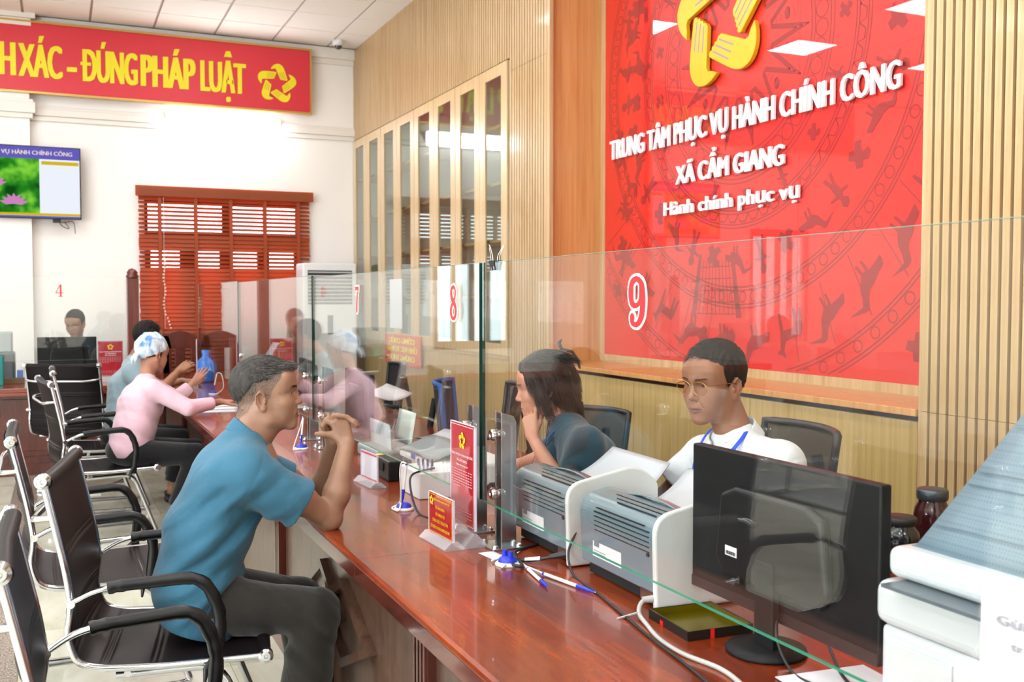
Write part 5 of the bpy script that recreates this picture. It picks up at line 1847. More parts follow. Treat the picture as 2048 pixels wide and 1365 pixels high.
def glass_screens():
    gm = glass('screen_glass', 'fbfdfc', 1.5)
    em = mat('glass_edge', '0b3a30', .2, spec=.4)
    em2 = mat('glass_edge_light', '8fb8aa', .1, spec=.6)
    redn = mat('number_red', 'd81f26', .4); whn = mat('number_white', 'fdfdfd', .4)
    def pane(label, x, y0, y1, z0, z1, nums, axis='y'):
        T_ = .010
        if axis == 'y':
            r = thing('glass_screen', label, 'glass screen', (x, (y0 + y1) / 2, z0))
            m = MB(); m.box(x, x + T_, y0, y1, z0, z1); m.build('pane', gm, r, local=False)
            e = MB(); t_ = .0006
            e.box(x, x + T_, y0 - t_, y0, z0, z1); e.build('side_edge', em, r, local=False)
            e = MB(); e.box(x, x + T_, y1, y1 + t_, z0, z1); e.build('side_edge', em, r, local=False)
            e = MB(); e.box(x, x + T_, y0, y1, z0 - t_, z0); e.build('bottom_edge', mat('glass_edge_green', '3fa183', .15), r, local=False)
            e = MB(); e.box(x, x + T_, y0, y1, z1, z1 + t_); e.build('top_edge', em2, r, local=False)
            for ch, yc, zc in nums:
                U, V = (0, -1, 0), (0, 0, 1); h = .122
                m = MB(); digit(m, ch, .048, (x - .0008, yc + .3 * h, zc - h / 2), tuple(c * h * .98 for c in U), tuple(c * h for c in V)); n_ = m.build('number_outline', whn, r, local=False)
                m = MB(); digit(m, ch, -.006, (x - .0022, yc + .3 * h, zc - h / 2), tuple(c * h * .98 for c in U), tuple(c * h for c in V)); m.build('number', redn, r, local=False)
        else:
            r = thing('glass_screen', label, 'glass screen', ((y0 + y1) / 2, x, z0))
            m = MB(); m.box(y0, y1, x, x + T_, z0, z1); m.build('pane', gm, r, local=False)
            e = MB(); e.box(y1, y1 + .0006, x, x + T_, z0, z1); e.build('side_edge', em, r, local=False)
            e = MB(); e.box(y0, y1, x, x + T_, z1, z1 + .0006); e.box(y0, y1, x, x + T_, z0 - .0006, z0); e.build('top_edge', em2, r, local=False)
            for ch, xc, zc in nums:
                h = .118
                m = MB(); digit(m, ch, -.008, (xc - .3 * h, x - .0015, zc - h / 2), (h, 0, 0), (0, 0, h)); m.build('number', redn, r, local=False)
    pane('clear glass screen with the red number 9 above the counter', 1.2, .42, 2.880, .885, 1.632, [('9', 1.962, 1.514)])
    pane('clear glass screen with the red numbers 8 and 7 above the counter', 1.2, 2.905, 5.175, .885, 1.632, [('8', 3.127, 1.508), ('7', 4.315, 1.520)])
    pane('clear glass screen on the main counter next beyond number 7', 1.2, 5.20, 7.56, .885, 1.640, [])
    pane('farthest clear glass screen on the main counter', 1.2, 7.585, 9.88, .885, 1.65, [])
    pane('glass screen with the red number 4 on the far counter', 9.9, -1.25, .553, .965, 1.715, [('4', -.002, 1.596)], 'x')
    pane('glass screen on the far counter left of number 4', 9.9, -3.1, -1.28, .965, 1.715, [], 'x')
    # steel posts
    st = mat('steel', 'b9bcbd', .22, 1.0); ch = mat('chrome', 'dcdde0', .08, 1.0)
    def post(label, y, n=0):
        r = thing('glass_clamp', label, 'glass clamp', (1.226, y, CZ))
        m = MB(); m.box(-.055, .055, -.06, .06, 0, .006); m.build('base_plate', st, r, .001)
        for k, dy in enumerate((-.022, .022)):
            m = MB(); m.prism([(-.012, .004), (.038, .004), (.038, .385), (.030, .402), (-.012, .415)], (0, dy - .004, 0), (1, 0, 0), (0, 0, 1), (0, .008, 0)); m.build('flat_bar', st, r, .0015)
        for dx in (-.04, .04):
            for dy in (-.045, .045):
                m = MB(); m.cyl((dx, dy, .006), (dx, dy, .013), .011, n=14); m.ball((dx, dy, .013), (.008, .008, .004), 12, 6); m.build('bolt', ch, r)
        for z in (.165, .345):
            m = MB(); m.cyl((-.034, 0, z), (-.026, 0, z), .018, n=24); m.lathe([(.018, -.034), (.015, -.038), (.008, -.0385), (.007, -.036), (0, -.036)], (0, 0, z), 28, 'x', False); m.cyl((-.0158, 0, z), (0, 0, z), .015, n=20); m.build('round_fixing', ch, r)
    post('steel glass clamp under the near joint beside the tall red sign, nearer one', 2.79)
    post('steel glass clamp half hidden behind the tall red sign, farther one', 3.02)
    post('steel glass clamp at the joint beyond number 7, nearer one', 5.02)
    post('steel glass clamp at the joint beyond number 7, farther one', 5.36)
    post('steel glass clamp at the far joint of the main counter', 7.46)
    # binder clip on top
    c = thing('binder_clip', 'black binder clip with wire handles on the top edge of the number 9 glass', 'clip', (1.205, 2.79, 1.632))
    m = MB(); m.prism([(-.022, -.028), (.022, -.028), (.018, .004), (-.018, .004)], (0, 0, 0), (0, 0, 1), (0, 0, 0), (0, 0, 0)) if False else None
    m = MB()
    m.add([(-.011, -.02, .004), (-.011, .02, .004), (-.006, .02, -.026), (-.006, -.02, -.026), (.016, -.02, .004), (.016, .02, .004), (.008, .02, -.026), (.008, -.02, -.026)],
          [(0, 1, 2, 3), (4, 7, 6, 5), (0, 4, 5, 1)], False)
    m.add([(-.013, -.02, .004), (-.013, .02, .004), (-.008, .02, -.026), (-.008, -.02, -.026)], [(0, 1, 2, 3)], False)
    m.build('clip_body', mat('clip_black', '141416', .35), c)
    for s_ in (-1, 1):
        m = MB(); y = 0
        m.tube(fillet([(s_ * .008, -.010, -.024), (s_ * .012, -.007, .02), (s_ * .022 + .004, -.004, .045), (s_ * .024 + .004, 0, .052), (s_ * .022 + .004, .004, .045), (s_ * .012, .007, .02), (s_ * .008, .010, -.024)], .006), .0013, 6)
        m.build('wire_handle', ch, c)

def make_chair(label, leather, sleeve_m, chrome):
    """cantilever office armchair facing +x, origin on the floor under the seat centre"""
    r = thing('office_chair', label, 'chair', (0, 0, 0))
    W = .285
    # side profile in x,z : from the top of the back to the front of the seat
    prof = fillet([(-.315, 1.005), (-.262, .76), (-.245, .64), (-.262, .56), (-.235, .475), (-.17, .455), (.0, .447), (.29, .452)], [0, .05, .05, .06, .07, .08, .1, 0], 6)
    pr = [(p[0], p[1]) for p in [(q.x, q.y) for q in [Vector((a[0], a[1])) for a in [(v[0], v[1]) for v in prof]]]] if False else [(v[0], v[1]) for v in prof]
    for s_ in (-1, 1):
        m = MB(); m.tube([(x, s_ * W, z) for x, z in pr], .0105, 10, flat=1.0)
        f = m.build('side_rail', chrome, r)
        for (x, z) in (pr[0], pr[-1]):
            q = MB(); q.lathe([(0, -.030), (.016, -.030), (.022, -.024), (.022, -.004), (.015, 0), (.013, .002), (.006, .002), (.004, -.001), (0, -.001)], (0, 0, 0), 28, 'y', False)
            if s_ < 0: q.v = [(a, -b, c) for a, b, c in q.v]
            o = q.build('end_cap', chrome, f); o.location = (x, s_ * (W + .014), z)
    # sling: back and seat
    def arc_len():
        L = [0]
        for a, b in zip(pr[:-1], pr[1:]): L.append(L[-1] + math.hypot(b[0] - a[0], b[1] - a[1]))
        return L
    L = arc_len(); tot = L[-1]
    def at(s_):
        s_ = max(0, min(tot, s_))
        for i in range(len(L) - 1):
            if s_ <= L[i + 1]:
                t = (s_ - L[i]) / (L[i + 1] - L[i] + 1e-9)
                x = pr[i][0] * (1 - t) + pr[i + 1][0] * t; z = pr[i][1] * (1 - t) + pr[i + 1][1] * t
                dx, dz = pr[i + 1][0] - pr[i][0], pr[i + 1][1] - pr[i][1]; q = math.hypot(dx, dz)
                return x, z, dx / q, dz / q
        return pr[-1] + (1, 0)
    seams = [.22, .235, .40, .415, .50, .515, .60, .615, .74, .755, .90, .915]
    def surf(off, s0, s1):
        def f(u, v):
            s_ = s0 + (s1 - s0) * u
            x, z, dx, dz = at(s_)
            b = (1 - (2 * v - 1) ** 4)
            sag = -.016 * (1 - (2 * v - 1) ** 2)
            g = 0
            for q in seams: g -= .006 * math.exp(-((s_ - q) / .0055) ** 2)
            pil = off * (.45 + .55 * b) + g * b + sag
            n = (-dz, dx)            # towards the sitter
            return (x + n[0] * pil, (2 * v - 1) * (W - .012), z + n[1] * pil)
        return f
    m = MB(); n_u = 300
    m.grid(surf(.012, .0, tot), n_u, 14)
    nb = surf(-.012, .0, tot)
    m.grid(lambda u, v: nb(u, 1 - v), n_u, 14)
    for v in (0, 1):
        a = surf(.012, 0, tot); b = surf(-.012, 0, tot)
        m.grid(lambda u, t, v=v: tuple((1 - t) * p + t * q for p, q in zip(a(u, v), b(u, v))), n_u, 1)
    m.build('sling', leather, r)
    m = MB(); m.tube([(pr[0][0] + .004, -W + .01, pr[0][1] - .004), (pr[0][0] - .004, 0, pr[0][1] - .014), (pr[0][0] + .004, W - .01, pr[0][1] - .004)], .021, 14); m.build('top_roll', leather, r)
    m = MB(); m.tube([(pr[-1][0] - .004, -W + .01, pr[-1][1] - .003), (pr[-1][0] - .004, W - .01, pr[-1][1] - .003)], .020, 14); m.build('front_roll', leather, r)
    # bowed bar behind the back
    m = MB(); m.tube(fillet([(-.290, -W, .90), (-.345, -W + .015, .895), (-.355, -W + .09, .885), (-.355, W - .09, .885), (-.345, W - .015, .895), (-.290, W, .90)], .04), .009, 8); m.build('back_bar', chrome, r)
    # arms
    for s_ in (-1, 1):
        y = s_ * (W + .012)
        path = fillet([(-.245, y, .655), (-.185, y + s_ * .012, .688), (-.125, y + s_ * .014, .700), (.115, y + s_ * .014, .712), (.165, y + s_ * .012, .60), (.145, y, .43)], [0, .03, .03, .055, .05, 0], 6)
        m = MB(); m.tube(path, .011, 10, flat=.75); a = m.build('arm_tube', chrome, r)
        m = MB(); m.tube(path[9:], [.0185 + .0015 * math.sin(i * 2.1) for i in range(len(path) - 9)], 10); m.build('arm_sleeve', sleeve_m, a)
        m = MB(); m.tube([(.150, y + .0, .47), (.12, y + s_ * .03, .44), (.115, y + s_ * .035, .40)], [.014, .010, .004], 8); m.build('sleeve_tie', sleeve_m, a)
        m = MB(); m.cyl((-.245, y - s_ * .02, .655), (-.245, y + s_ * .014, .655), .012, n=14); m.build('bolt', chrome, a)
    # cantilever frame
    for s_ in (-1, 1):
        m = MB(); y = s_ * .20
        m.tube(fillet([(-.14, y, .405), (.16, y, .408), (.30, s_ * .235, .02), (.27, s_ * .235, .014), (-.24, s_ * .235, .014)], [0, .07, .04, .02, 0], 6), .0125, 10); m.build('frame_leg', chrome, r)
    m = MB(); m.tube([(-.24, -.235, .014), (-.24, .235, .014)], .0125, 10); m.build('floor_bar', chrome, r)
    m = MB(); m.tube([(-.10, -.28, .432), (-.10, .28, .432)], .011, 8); m.build('cross_tube', chrome, r)
    m = MB(); m.tube([(.14, -.28, .432), (.14, .28, .432)], .011, 8); m.build('cross_tube', chrome, r)
    m = MB(); m.box(-.12, .16, -.055, .055, .395, .43); m.build('under_plate', sleeve_m, r, .004)
    return r

def chairs():
    chrome = mat('chair_chrome', 'c9cbd0', .12, 1.0)
    lea = mat('chair_leather', '150f11', .45, bump=(420, .25, .001), spec=.16)
    slv = mat('arm_sleeve_black', '0a0b0e', .36, bump=(300, .4, .001), spec=.4)
    specs = [('dark leather cantilever armchair cut off at the lower left corner', -.112, 2.098, -.116, 2.64, 0),
             ('dark leather cantilever armchair the person in the blue polo sits on', -.053, 3.09, .04, 3.66, 0),
             ('empty dark leather cantilever armchair just behind the blue polo chair', -.169, 3.99, -.184, 4.555, 0),
             ('dark leather cantilever armchair under the person in pink', -.056, 6.585, -.135, 7.14, 0),
             ('dark leather cantilever armchair under the person in grey', -.05, 7.56, -.06, 8.12, 0)]
    proto = None
    for i, (lab, x0, y0, x1, y1, _) in enumerate(specs):
        ang = math.atan2(-(x1 - x0), (y1 - y0)) * (1 if True else 1)
        ang = math.atan2(y1 - y0, x1 - x0) - PI / 2
        mx, my = (x0 + x1) / 2, (y0 + y1) / 2
        c = (mx + .315 * math.cos(ang), my + .315 * math.sin(ang), 0)
        if proto is None:
            o = proto = make_chair(lab, lea, slv, chrome)
        else: o = copy_tree(proto)
        o.location = c; o.rotation_euler = (0, 0, ang); o['label'] = lab; o['group'] = 'leather visitor armchairs along the counter'
    o = copy_tree(proto); a = R(66); o['label'] = 'leather cantilever armchair with its back to the camera at counter 4'; o['group'] = 'leather visitor armchairs along the counter'
    o.location = (.008 + .315 * math.cos(a), 8.45 + .315 * math.sin(a), 0); o.rotation_euler = (0, 0, a)
    # staff chairs
    mesh_ = bpy.data.materials.new('chair_mesh'); t = NT(mesh_)
    p = t.n('BsdfPrincipled'); p.inputs['Base Color'].default_value = lin('1c2126'); p.inputs['Roughness'].default_value = .6
    tr = t.n('BsdfTransparent'); mx = t.n('MixShader'); mx.inputs[0].default_value = .68
    t.l(tr.outputs[0], mx.inputs[1]); t.l(p.outputs[0], mx.inputs[2]); t.l(mx.outputs[0], t.out.inputs[0])
    blk = mat('chair_plastic', '1a1c20', .4)
    blu = mat('chair_blue', '1f56a8', .6)
    def staff(label, x, y, ang, top, w=.46, h=.46, fabric=None, headrest=False, frame=blk, ring=False):
        r = thing('swivel_chair', label, 'chair', (x, y, 0), ang, group='staff swivel chairs behind the counter')
        m = MB()      # chair faces +x locally, back at x=-.25
        def bf(u, v):
            yy = (u * 2 - 1) * w / 2 * (1 - .12 * (1 - v)); z = top - h + h * v
            return (-.26 - .05 * (v - .5) + .07 * (u * 2 - 1) ** 2, yy, z)
        m.grid(bf, 14, 12, .006); m.build('backrest', fabric or mesh_, r)
        rim = [bf(i / 14, 0) for i in range(15)] + [bf(1, j / 12) for j in range(1, 13)] + [bf(i / 14, 1) for i in range(13, -1, -1)] + [bf(0, j / 12) for j in range(11, 0, -1)]
        m = MB(); m.tube(rim, .014, 8, closed=True); m.build('back_frame', frame, r)
        m = MB(); m.tube([(-.285, 0, top - .1), (-.33, 0, top - .35), (-.22, 0, .44), (-.05, 0, .42)], .02, 8); m.build('back_support', blk, r)
        if headrest:
            m = MB()
            m.grid(lambda u, v: (-.235 + .05 * (u * 2 - 1) ** 2, (u * 2 - 1) * .135, top + .05 + .13 * v), 10, 6, .02); m.build('headrest', blk, r)
            m = MB(); m.tube([(-.30, 0, top - .05), (-.28, 0, top + .10)], .012, 8); m.build('headrest_stem', blk, r)
        m = MB(); m.box(-.22, .24, -.24, .24, .44, .50); m.build('seat', blk if fabric is None else fabric, r, .02, 3)
        m = MB(); m.cyl((0, 0, .10), (0, 0, .44), .026); m.build('gas_lift', blk, r)
        for k in range(5):
            a = 2 * PI * k / 5
            m = MB(); m.tube([(0, 0, .11), (.28 * math.cos(a), .28 * math.sin(a), .065)], [.025, .014], 8); lg = m.build('leg', blk, r)
            m = MB(); m.cyl((.285 * math.cos(a), .285 * math.sin(a) - .014, .028), (.285 * math.cos(a), .285 * math.sin(a) + .014, .028), .027, n=14); m.build('castor', blk, lg)
        for s_ in (-1, 1):
            m = MB()
            if ring:
                m.tube([(.02 + .17 * math.cos(b), s_ * .27, .66 + .11 * math.sin(b)) for b in [2 * PI * q / 24 for q in range(24)]], .014, 8, closed=True)
                m.build('arm_ring', blk, r)
            else:
                m.tube(fillet([(-.12, s_ * .24, .45), (-.12, s_ * .28, .45), (-.12, s_ * .28, .66), (.12, s_ * .28, .66)], .04), .014, 8); m.build('arm', blk, r)
        return r
    staff('mesh backed swivel chair between the clerks at numbers 8 and 9', 2.30, 4.42, R(198), .95, w=.44)
    staff('mesh backed swivel chair behind the clerk in white at number 9', 2.06, 2.70, R(172), 1.085, w=.44)
    staff('black swivel chair with a headrest behind the clerk at number 8', 1.74, 3.80, R(170), .98, headrest=True)
    staff('dark swivel chair whose back shows left of the clerk at number 8', 2.02, 5.02, R(160), 1.05, w=.40)
    staff('blue backed swivel chair beside the joint of the glass screens', 2.26, 5.42, R(-30), 1.03, fabric=mat('chair_black_fabric', '17191d', .8), frame=blu, w=.46, h=.50)
    staff('black swivel chair behind the monitor beyond number 7', 2.12, 7.35, R(175), 1.02, fabric=mat('chair_black_fabric', '17191d', .8))
    staff('swivel chair of the clerk at number 4', .14, 10.93, R(-90), .95)
    staff('swivel chair of the clerk at the right edge', 2.12, 1.40, R(178), 1.0)
    # ring-armed chair loop seen over the desk
    # wooden chairs by the blind
    dw = MATS['dark_wood']
    for i, (x, lab) in enumerate(((1.14, 'carved dark wooden chair back in front of the window blind, right one'), (.86, 'carved dark wooden chair back in front of the window blind, left one'))):
        r = thing('wooden_chair', lab, 'chair', (x, 10.95, 0), group='wooden chairs by the blind')
        m = MB(); m.prism([(-.17, .45), (-.20, 1.0), (-.17, 1.13), (-.08, 1.17), (0, 1.19), (.08, 1.17), (.17, 1.13), (.20, 1.0), (.17, .45), (.10, .45), (.11, 1.0), (-.11, 1.0), (-.10, .45)], (0, 0, 0), (1, 0, 0), (0, 0, 1), (0, .035, 0)); m.build('back_frame', dw, r, .004)
        m = MB(); m.box(-.05, .05, .005, .025, .45, 1.02); m.build('splat', dw, r, .004)
        m = MB(); m.box(-.22, .22, -.40, .04, .41, .45); m.build('seat', dw, r, .006)
        for sx in (-1, 1):
            for yy in (-.37, .01):
                m = MB(); m.box(sx * .2 - .02, sx * .2 + .02, yy - .02, yy + .02, 0, .41); m.build('leg', dw, r)
    # row of perforated steel waiting seats left of the aisle (seen only mirrored in the glass)
    wst = mat('seat_steel', 'd5d8dc', .3, .6)
    r = thing('waiting_bench', 'row of linked perforated steel waiting seats across the aisle', 'bench', (-1.5, 4.8, 0))
    for k in range(5):
        y = -1.2 + .6 * k
        m = MB(); m.grid(lambda u, v: ((-.22 + .46 * u, y + (v - .5) * .5, .42 + .02 * math.sin(u * 3)) if u < 2 else 0), 6, 6, .006)
        s_ = m.build('seat', wst, r)
        m = MB(); m.grid(lambda u, v: (-.24 - .12 * u, y + (v - .5) * .5 * (1 - .1 * u), .46 + .42 * u), 6, 6, .006); m.build('backrest', wst, r)
        m = MB(); m.tube(fillet([(-.22, y + .27, .40), (-.16, y + .27, .60), (.16, y + .27, .60), (.18, y + .27, .42)], .05), .014, 8); m.build('arm', chrome, r)
    m = MB(); m.box(-.05, .05, -1.5, 1.6, .34, .38); m.build('beam', chrome, r)
    for y in (-1.1, 1.1):
        m = MB(); m.tube([(0, y, .34), (0, y, .05)], .025, 10); m.tube(fillet([(-.28, y, .015), (0, y, .07), (.28, y, .015)], .06), .018, 8); m.build('leg', chrome, r)
# ---------------------------------------------------------------- things on the counters
def items():
    Z = CZ
    acr = glass('acrylic', 'fafafc', 1.5)
    acr2 = mat('acrylic_body', 'd9d6e2', .08, spec=.8); 
    acr2 = mat('acrylic_block', 'f6f4fc', .08, spec=.9)
    [n for n in acr2.node_tree.nodes if n.type == 'BSDF_PRINCIPLED'][0].inputs['Alpha'].default_value = .32
    redc = mat('card_red', 'c41e2e', .35, coat=.4); yel = mat('card_yellow', 'f0c81a', .5); wht = mat('paper_white', 'dedee2', .7); txtw = mat('card_text', 'f0d8dc', .6)
    blk = mat('plastic_black', '0c0d10', .42, spec=.35); blk2 = mat('plastic_black_matt', '0a0a0c', .6, spec=.3); chrome = MATS['chrome']
    pl_w = mat('plastic_white', 'e6e6e4', .35); blue = mat('pen_blue', '1c2fc4', .3); grey = mat('plastic_grey', '7d8488', .4)
    # ---- sign stands. frame: U runs to the right as the visitor reads (towards -y), card faces -x
    def stand(label, x, y0, y1, z0, z1, rz, base, kind):
        """y0>y1; card from z0 to z1 above the counter"""
        yc = (y0 + y1) / 2; w = y0 - y1
        r = thing('sign_stand', label, 'sign stand', (x, yc, Z), rz)
        H = z1 - z0
        m = MB(); m.box(-.0012, .0012, -w / 2 + .003, w / 2 - .003, z0 + .002, z1 - .002); card = m.build('card', redc if kind != 'white' else wht, r)
        m = MB(); m.box(-.0035, -.0018, -w / 2, w / 2, z0 - .01, z1); m.box(.0018, .0035, -w / 2, w / 2, z0 - .01, z1); m.build('acrylic_sheet', acr, r)
        m = MB()
        for a, b, c, d in ((-w / 2, w / 2, z1 - .0015, z1), (-w / 2, -w / 2 + .003, z0, z1), (w / 2 - .003, w / 2, z0, z1)): m.box(-.0036, .0036, a, b, c, d)
        m.build('acrylic_edge', mat('acrylic_edge', 'dcd6e4', .15), r)
        m = MB()
        if base == 'block':
            m.prism([(-.032, 0), (.032, 0), (.034, .006), (.012, .026), (-.012, .026), (-.034, .006)], (0, -w / 2 - .008, 0), (1, 0, 0), (0, 0, 1), (0, w + .016, 0))
        else:
            m.prism([(-.045, 0), (.045, 0), (.004, .045), (-.004, .045)], (0, -w / 2, 0), (1, 0, 0), (0, 0, 1), (0, w, 0))
        m.build('base', acr2, r, .001)
        U, V = (0, -1, 0), (0, 0, 1); X = -.0045
        def text(s_, h, width, y, z, mm, bold=.03, name='lettering'):
            q = MB(); put(q, glyphs(s_, h, width, bold=bold), (X, y, z), U, V); return q.build(name, mm, card)
        def border(i, mm, t_=.0012):
            q = MB(); a, b, c, d = -w / 2 + i, w / 2 - i, z0 + i, z1 - i
            for e in ((a, b, c, c + t_), (a, b, d - t_, d), (a, a + t_, c, d), (b - t_, b, c, d)): q.box(X, X + .0004, *e)
            q.build('border', mm, card)
        if kind == 'tall':
            border(.007, txtw)
            g = MB(); ln = MB(); emblem(g, ln, (X, 0, z1 - .055), U, V, .027); g.build('emblem', yel, card); ln.build('finger_lines', mat('emblem_line', 'b8901c'), card)['kind'] = 'stuff'
            text('TRUNG TÂM PHỤC VỤ HÀNH CHÍNH CÔNG', .0080, w * .86, w * .43, z1 - .104, txtw, .05)
            text('XÃ CẨM GIANG', .0085, w * .42, w * .21, z1 - .121, txtw, .05)
            text('Hành chính phục vụ', .0062, w * .46, w * .23, z1 - .135, txtw, .04)
            rg = random.Random(5); z = z1 - .150
            lines = ['Kính chào quý khách đến giao dịch tại', 'Trung tâm. Để được phục vụ nhanh chóng', 'xin vui lòng chuẩn bị đầy đủ giấy tờ', 'và lấy số thứ tự trước khi vào quầy.', 'Mọi góp ý của quý khách giúp chúng tôi', 'phục vụ ngày một tốt hơn. Xin cảm ơn', 'sự hợp tác của quý khách.']
            q = MB()
            for i, s_ in enumerate(lines):   # fine print too small to read in the photograph
                k = w * (.86 if i not in (6,) else .4)
                for j in range(9 if i != 6 else 4):
                    a = w * .43 - k * j / (9 if i != 6 else 4); b = a - k / (9 if i != 6 else 4) * rg.uniform(.6, .85)
                    q.add([(X, a, z), (X, b, z), (X, b, z + .0028), (X, a, z + .0028)], [(0, 1, 2, 3)])
                z -= .0085
            for i in range(3):
                for j in range(8):
                    a = w * .40 - w * .8 * j / 8; b = a - w * .1 * rg.uniform(.6, .85); zz = z0 + .045 - .009 * i
                    q.add([(X, a, zz), (X, b, zz), (X, b, zz + .0022), (X, a, zz + .0022)], [(0, 1, 2, 3)])
            q.build('fine_print', mat('fine_print_pink', 'dd8f98', .6), card)['kind'] = 'stuff'
            q = MB(); q.box(X, X + .0003, -.0215, .0215, z0 + .078, z0 + .128) if False else None
        elif kind == 'small':
            border(.005, yel)
            g = MB(); ln = MB(); emblem(g, ln, (X, w * .36, z1 - .026), U, V, .0155); g.build('emblem', yel, card)
            for i, (s_, ww) in enumerate((('TRUNG TÂM PHỤC VỤ HÀNH CHÍNH CÔNG', .66), ('XÃ CẨM GIANG', .38), ('VŨ THẠCH TÚ', .38), ('CÔNG CHỨC TRUNG TÂM', .64), ('SỐ ĐIỆN THOẠI: 0978 533 747', .78))):
                text(s_, .0098 if i else .0068, w * ww, w * ww / 2 - (.012 if i == 0 else 0), z1 - .022 - .0212 * i - (.004 if i else 0), yel, .075)
        elif kind == 'white':
            q = MB(); q.box(X, X + .0003, -w / 2 + .004, w / 2 - .004, z1 - .010, z1 - .004); q.box(X, X + .0003, -w / 2 + .004, w / 2 - .004, z0 + .004, z0 + .008); q.build('red_band', redc, card)
        return r
    stand('tall red notice stand with a gold emblem beside the glass joint', 1.140, 2.995, 2.790, .052, .372, R(0), 'tri', 'tall')
    stand('small red name stand with yellow lettering in front of the tall red one', 1.066, 2.985, 2.795, .022, .152, R(3), 'block', 'small')
    stand('small white name stand with a red band in front of number 7', 1.140, 4.03, 3.84, .022, .135, R(4), 'block', 'white')
    stand('red notice stand seen edge on beside the papers of the person in pink', 1.05, 8.90, 8.70, .05, .42, R(-8), 'tri', 'tall')
    # notice of window 4: faces the camera
    r = stand('red notice stand beside the monitor on the far counter', .418, 10.02, 9.80, .05, .372, R(90), 'tri', 'tall')
    # ---- pens on cords
    def pen(label, p0, p1, cord=None, hold=None, standup=False):
        a, b = Vector(p0), Vector(p1); d = (b - a).normalized(); L_ = (b - a).length
        r = thing('pen', label, 'pen', (a.x, a.y, a.z))
        f = lambda t: (a + d * (L_ * t)) - a
        m = MB(); m.tube([f(.04), f(.66)], .0048, 12); m.build('barrel', pl_w, r)
        m = MB(); m.tube([f(0), f(.04)], .0042, 10); m.build('button', blue, r)
        m = MB(); m.tube([f(.66), f(.86), f(.985)], [.0052, .0046, .0018], 12); m.build('grip', blue, r)
        m = MB(); m.tube([f(.985), f(1.0)], [.0014, .0006], 6); m.build('tip', chrome, r)
        if cord:
            m = MB(); m.tube(bez([tuple(Vector(c) - a) for c in cord], 8), .0030, 8); m.build('cord', pl_w, r)
        return r
    def holder(label, x, y, rz=0, pegs=True):
        r = thing('pen_holder', label, 'pen holder', (x, y, Z), rz)
        m = MB(); m.lathe([(.036, 0), (.038, .003), (.034, .008), (.030, .010)], n=28); m.build('base', pl_w, r)
        m = MB(); m.lathe([(.029, .009), (.024, .020), (.012, .026), (0, .027)], n=24); m.build('cap', blue, r)
        if pegs:
            m = MB()
            for yy in (-.012, .012): m.cyl((0, yy, .018), (.004 * 0, yy, .040), .008, .0075, n=14)
            m.build('peg', blue, r)
        return r
    holder('blue and white pen holder base with two empty pegs beside the white slip', 1.155, 2.585, R(20))
    pen('white and blue pen lying on the counter in front of the printers', (1.196, 2.44, Z + .006), (1.240, 2.222, Z + .006), [(1.196, 2.44, Z + .006), (1.185, 2.52, Z + .006), (1.165, 2.585, Z + .006), (1.148, 2.60, Z + .006), (1.125, 2.56, Z + .006), (1.12, 2.545, Z + .006), (1.135, 2.555, Z + .008)])
    pen('shorter white and blue pen lying beside the longer one', (1.178, 2.50, Z + .0065), (1.150, 2.315, Z + .0065), [(1.178, 2.50, Z + .007), (1.185, 2.56, Z + .007), (1.165, 2.63, Z + .007), (1.12, 2.62, Z + .007)])
    holder('blue and white pen holder with a pen standing in it', 1.118, 3.42, 0, False)
    pen('white and blue pen standing upright in its holder', (1.130, 3.425, Z + .165), (1.112, 3.42, Z + .026), [(1.13, 3.425, Z + .165), (1.117, 3.44, Z + .167), (1.112, 3.445, Z + .13), (1.112, 3.44, Z + .03), (1.08, 3.44, Z + .006), (1.085, 3.38, Z + .006), (1.10, 3.40, Z + .03)])
    holder('blue and white pen holder at the joint beyond number 7', 1.10, 5.02, 0, False)
    pen('white and blue pen standing by the joint beyond number 7', (1.112, 5.02, Z + .165), (1.098, 5.02, Z + .026), [(1.11, 5.02, Z + .165), (1.10, 5.05, Z + .1), (1.07, 5.06, Z + .006), (1.06, 4.98, Z + .006), (1.09, 4.97, Z + .01)])
    holder('blue and white pen holder by the papers of the person in pink', 1.10, 8.2, 0, False)
    pen('white and blue pen standing by the papers of the person in pink', (1.13, 8.2, Z + .17), (1.10, 8.2, Z + .026), [(1.13, 8.2, Z + .17), (1.16, 8.17, Z + .16), (1.17, 8.14, Z + .06), (1.12, 8.12, Z + .01)])
    # white slip of paper
    m = MB(); m.grid(lambda u, v: (1.125 + .05 * u + .012 * v, 2.735 - .10 * v + .004 * u, Z + .0012 + .004 * max(0, v - .7)), 6, 8, .0004)
    tag(m.build('paper_slip', wht), 'small white paper slip on the counter by the steel clamp base', 'paper')
    # ---- laser printers
    pg = mat('printer_grey', '6f7f88', .22, coat=.5, bump=(900, .05, .0005)); pw = mat('printer_white', 'd6d5d4', .3); slot = mat('slot_dark', '0c0e11', .7)
    def printer(label, y0, y1, papers):
        r = thing('printer', label, 'printer', (1.30, (y0 + y1) / 2, Z))
        W = (y1 - y0) / 2 - .018; D = .26; H = .235
        prof = fillet([(.016, .035), (.004, .215), (.115, .238), (.20, .175), (.27, .15), (.27, .02), (.05, .02), (.05, .035)], [.0, .055, .04, .03, .02, .01, 0, 0], 10)
        m = MB(); m.prism([(p[0], p[1]) for p in prof], (0, -W, 0), (1, 0, 0), (0, 0, 1), (0, 2 * W, 0)); m.build('body', pg, r, .004)
        m = MB(); m.box(.03, .05, -W + .02, W - .02, .004, .05); m.build('recess', slot, r)
        sp = fillet([(-.006, .0), (-.012, .232), (.22, .275), (.29, .22), (.29, .0)], [.0, .05, .05, .02, 0], 6)
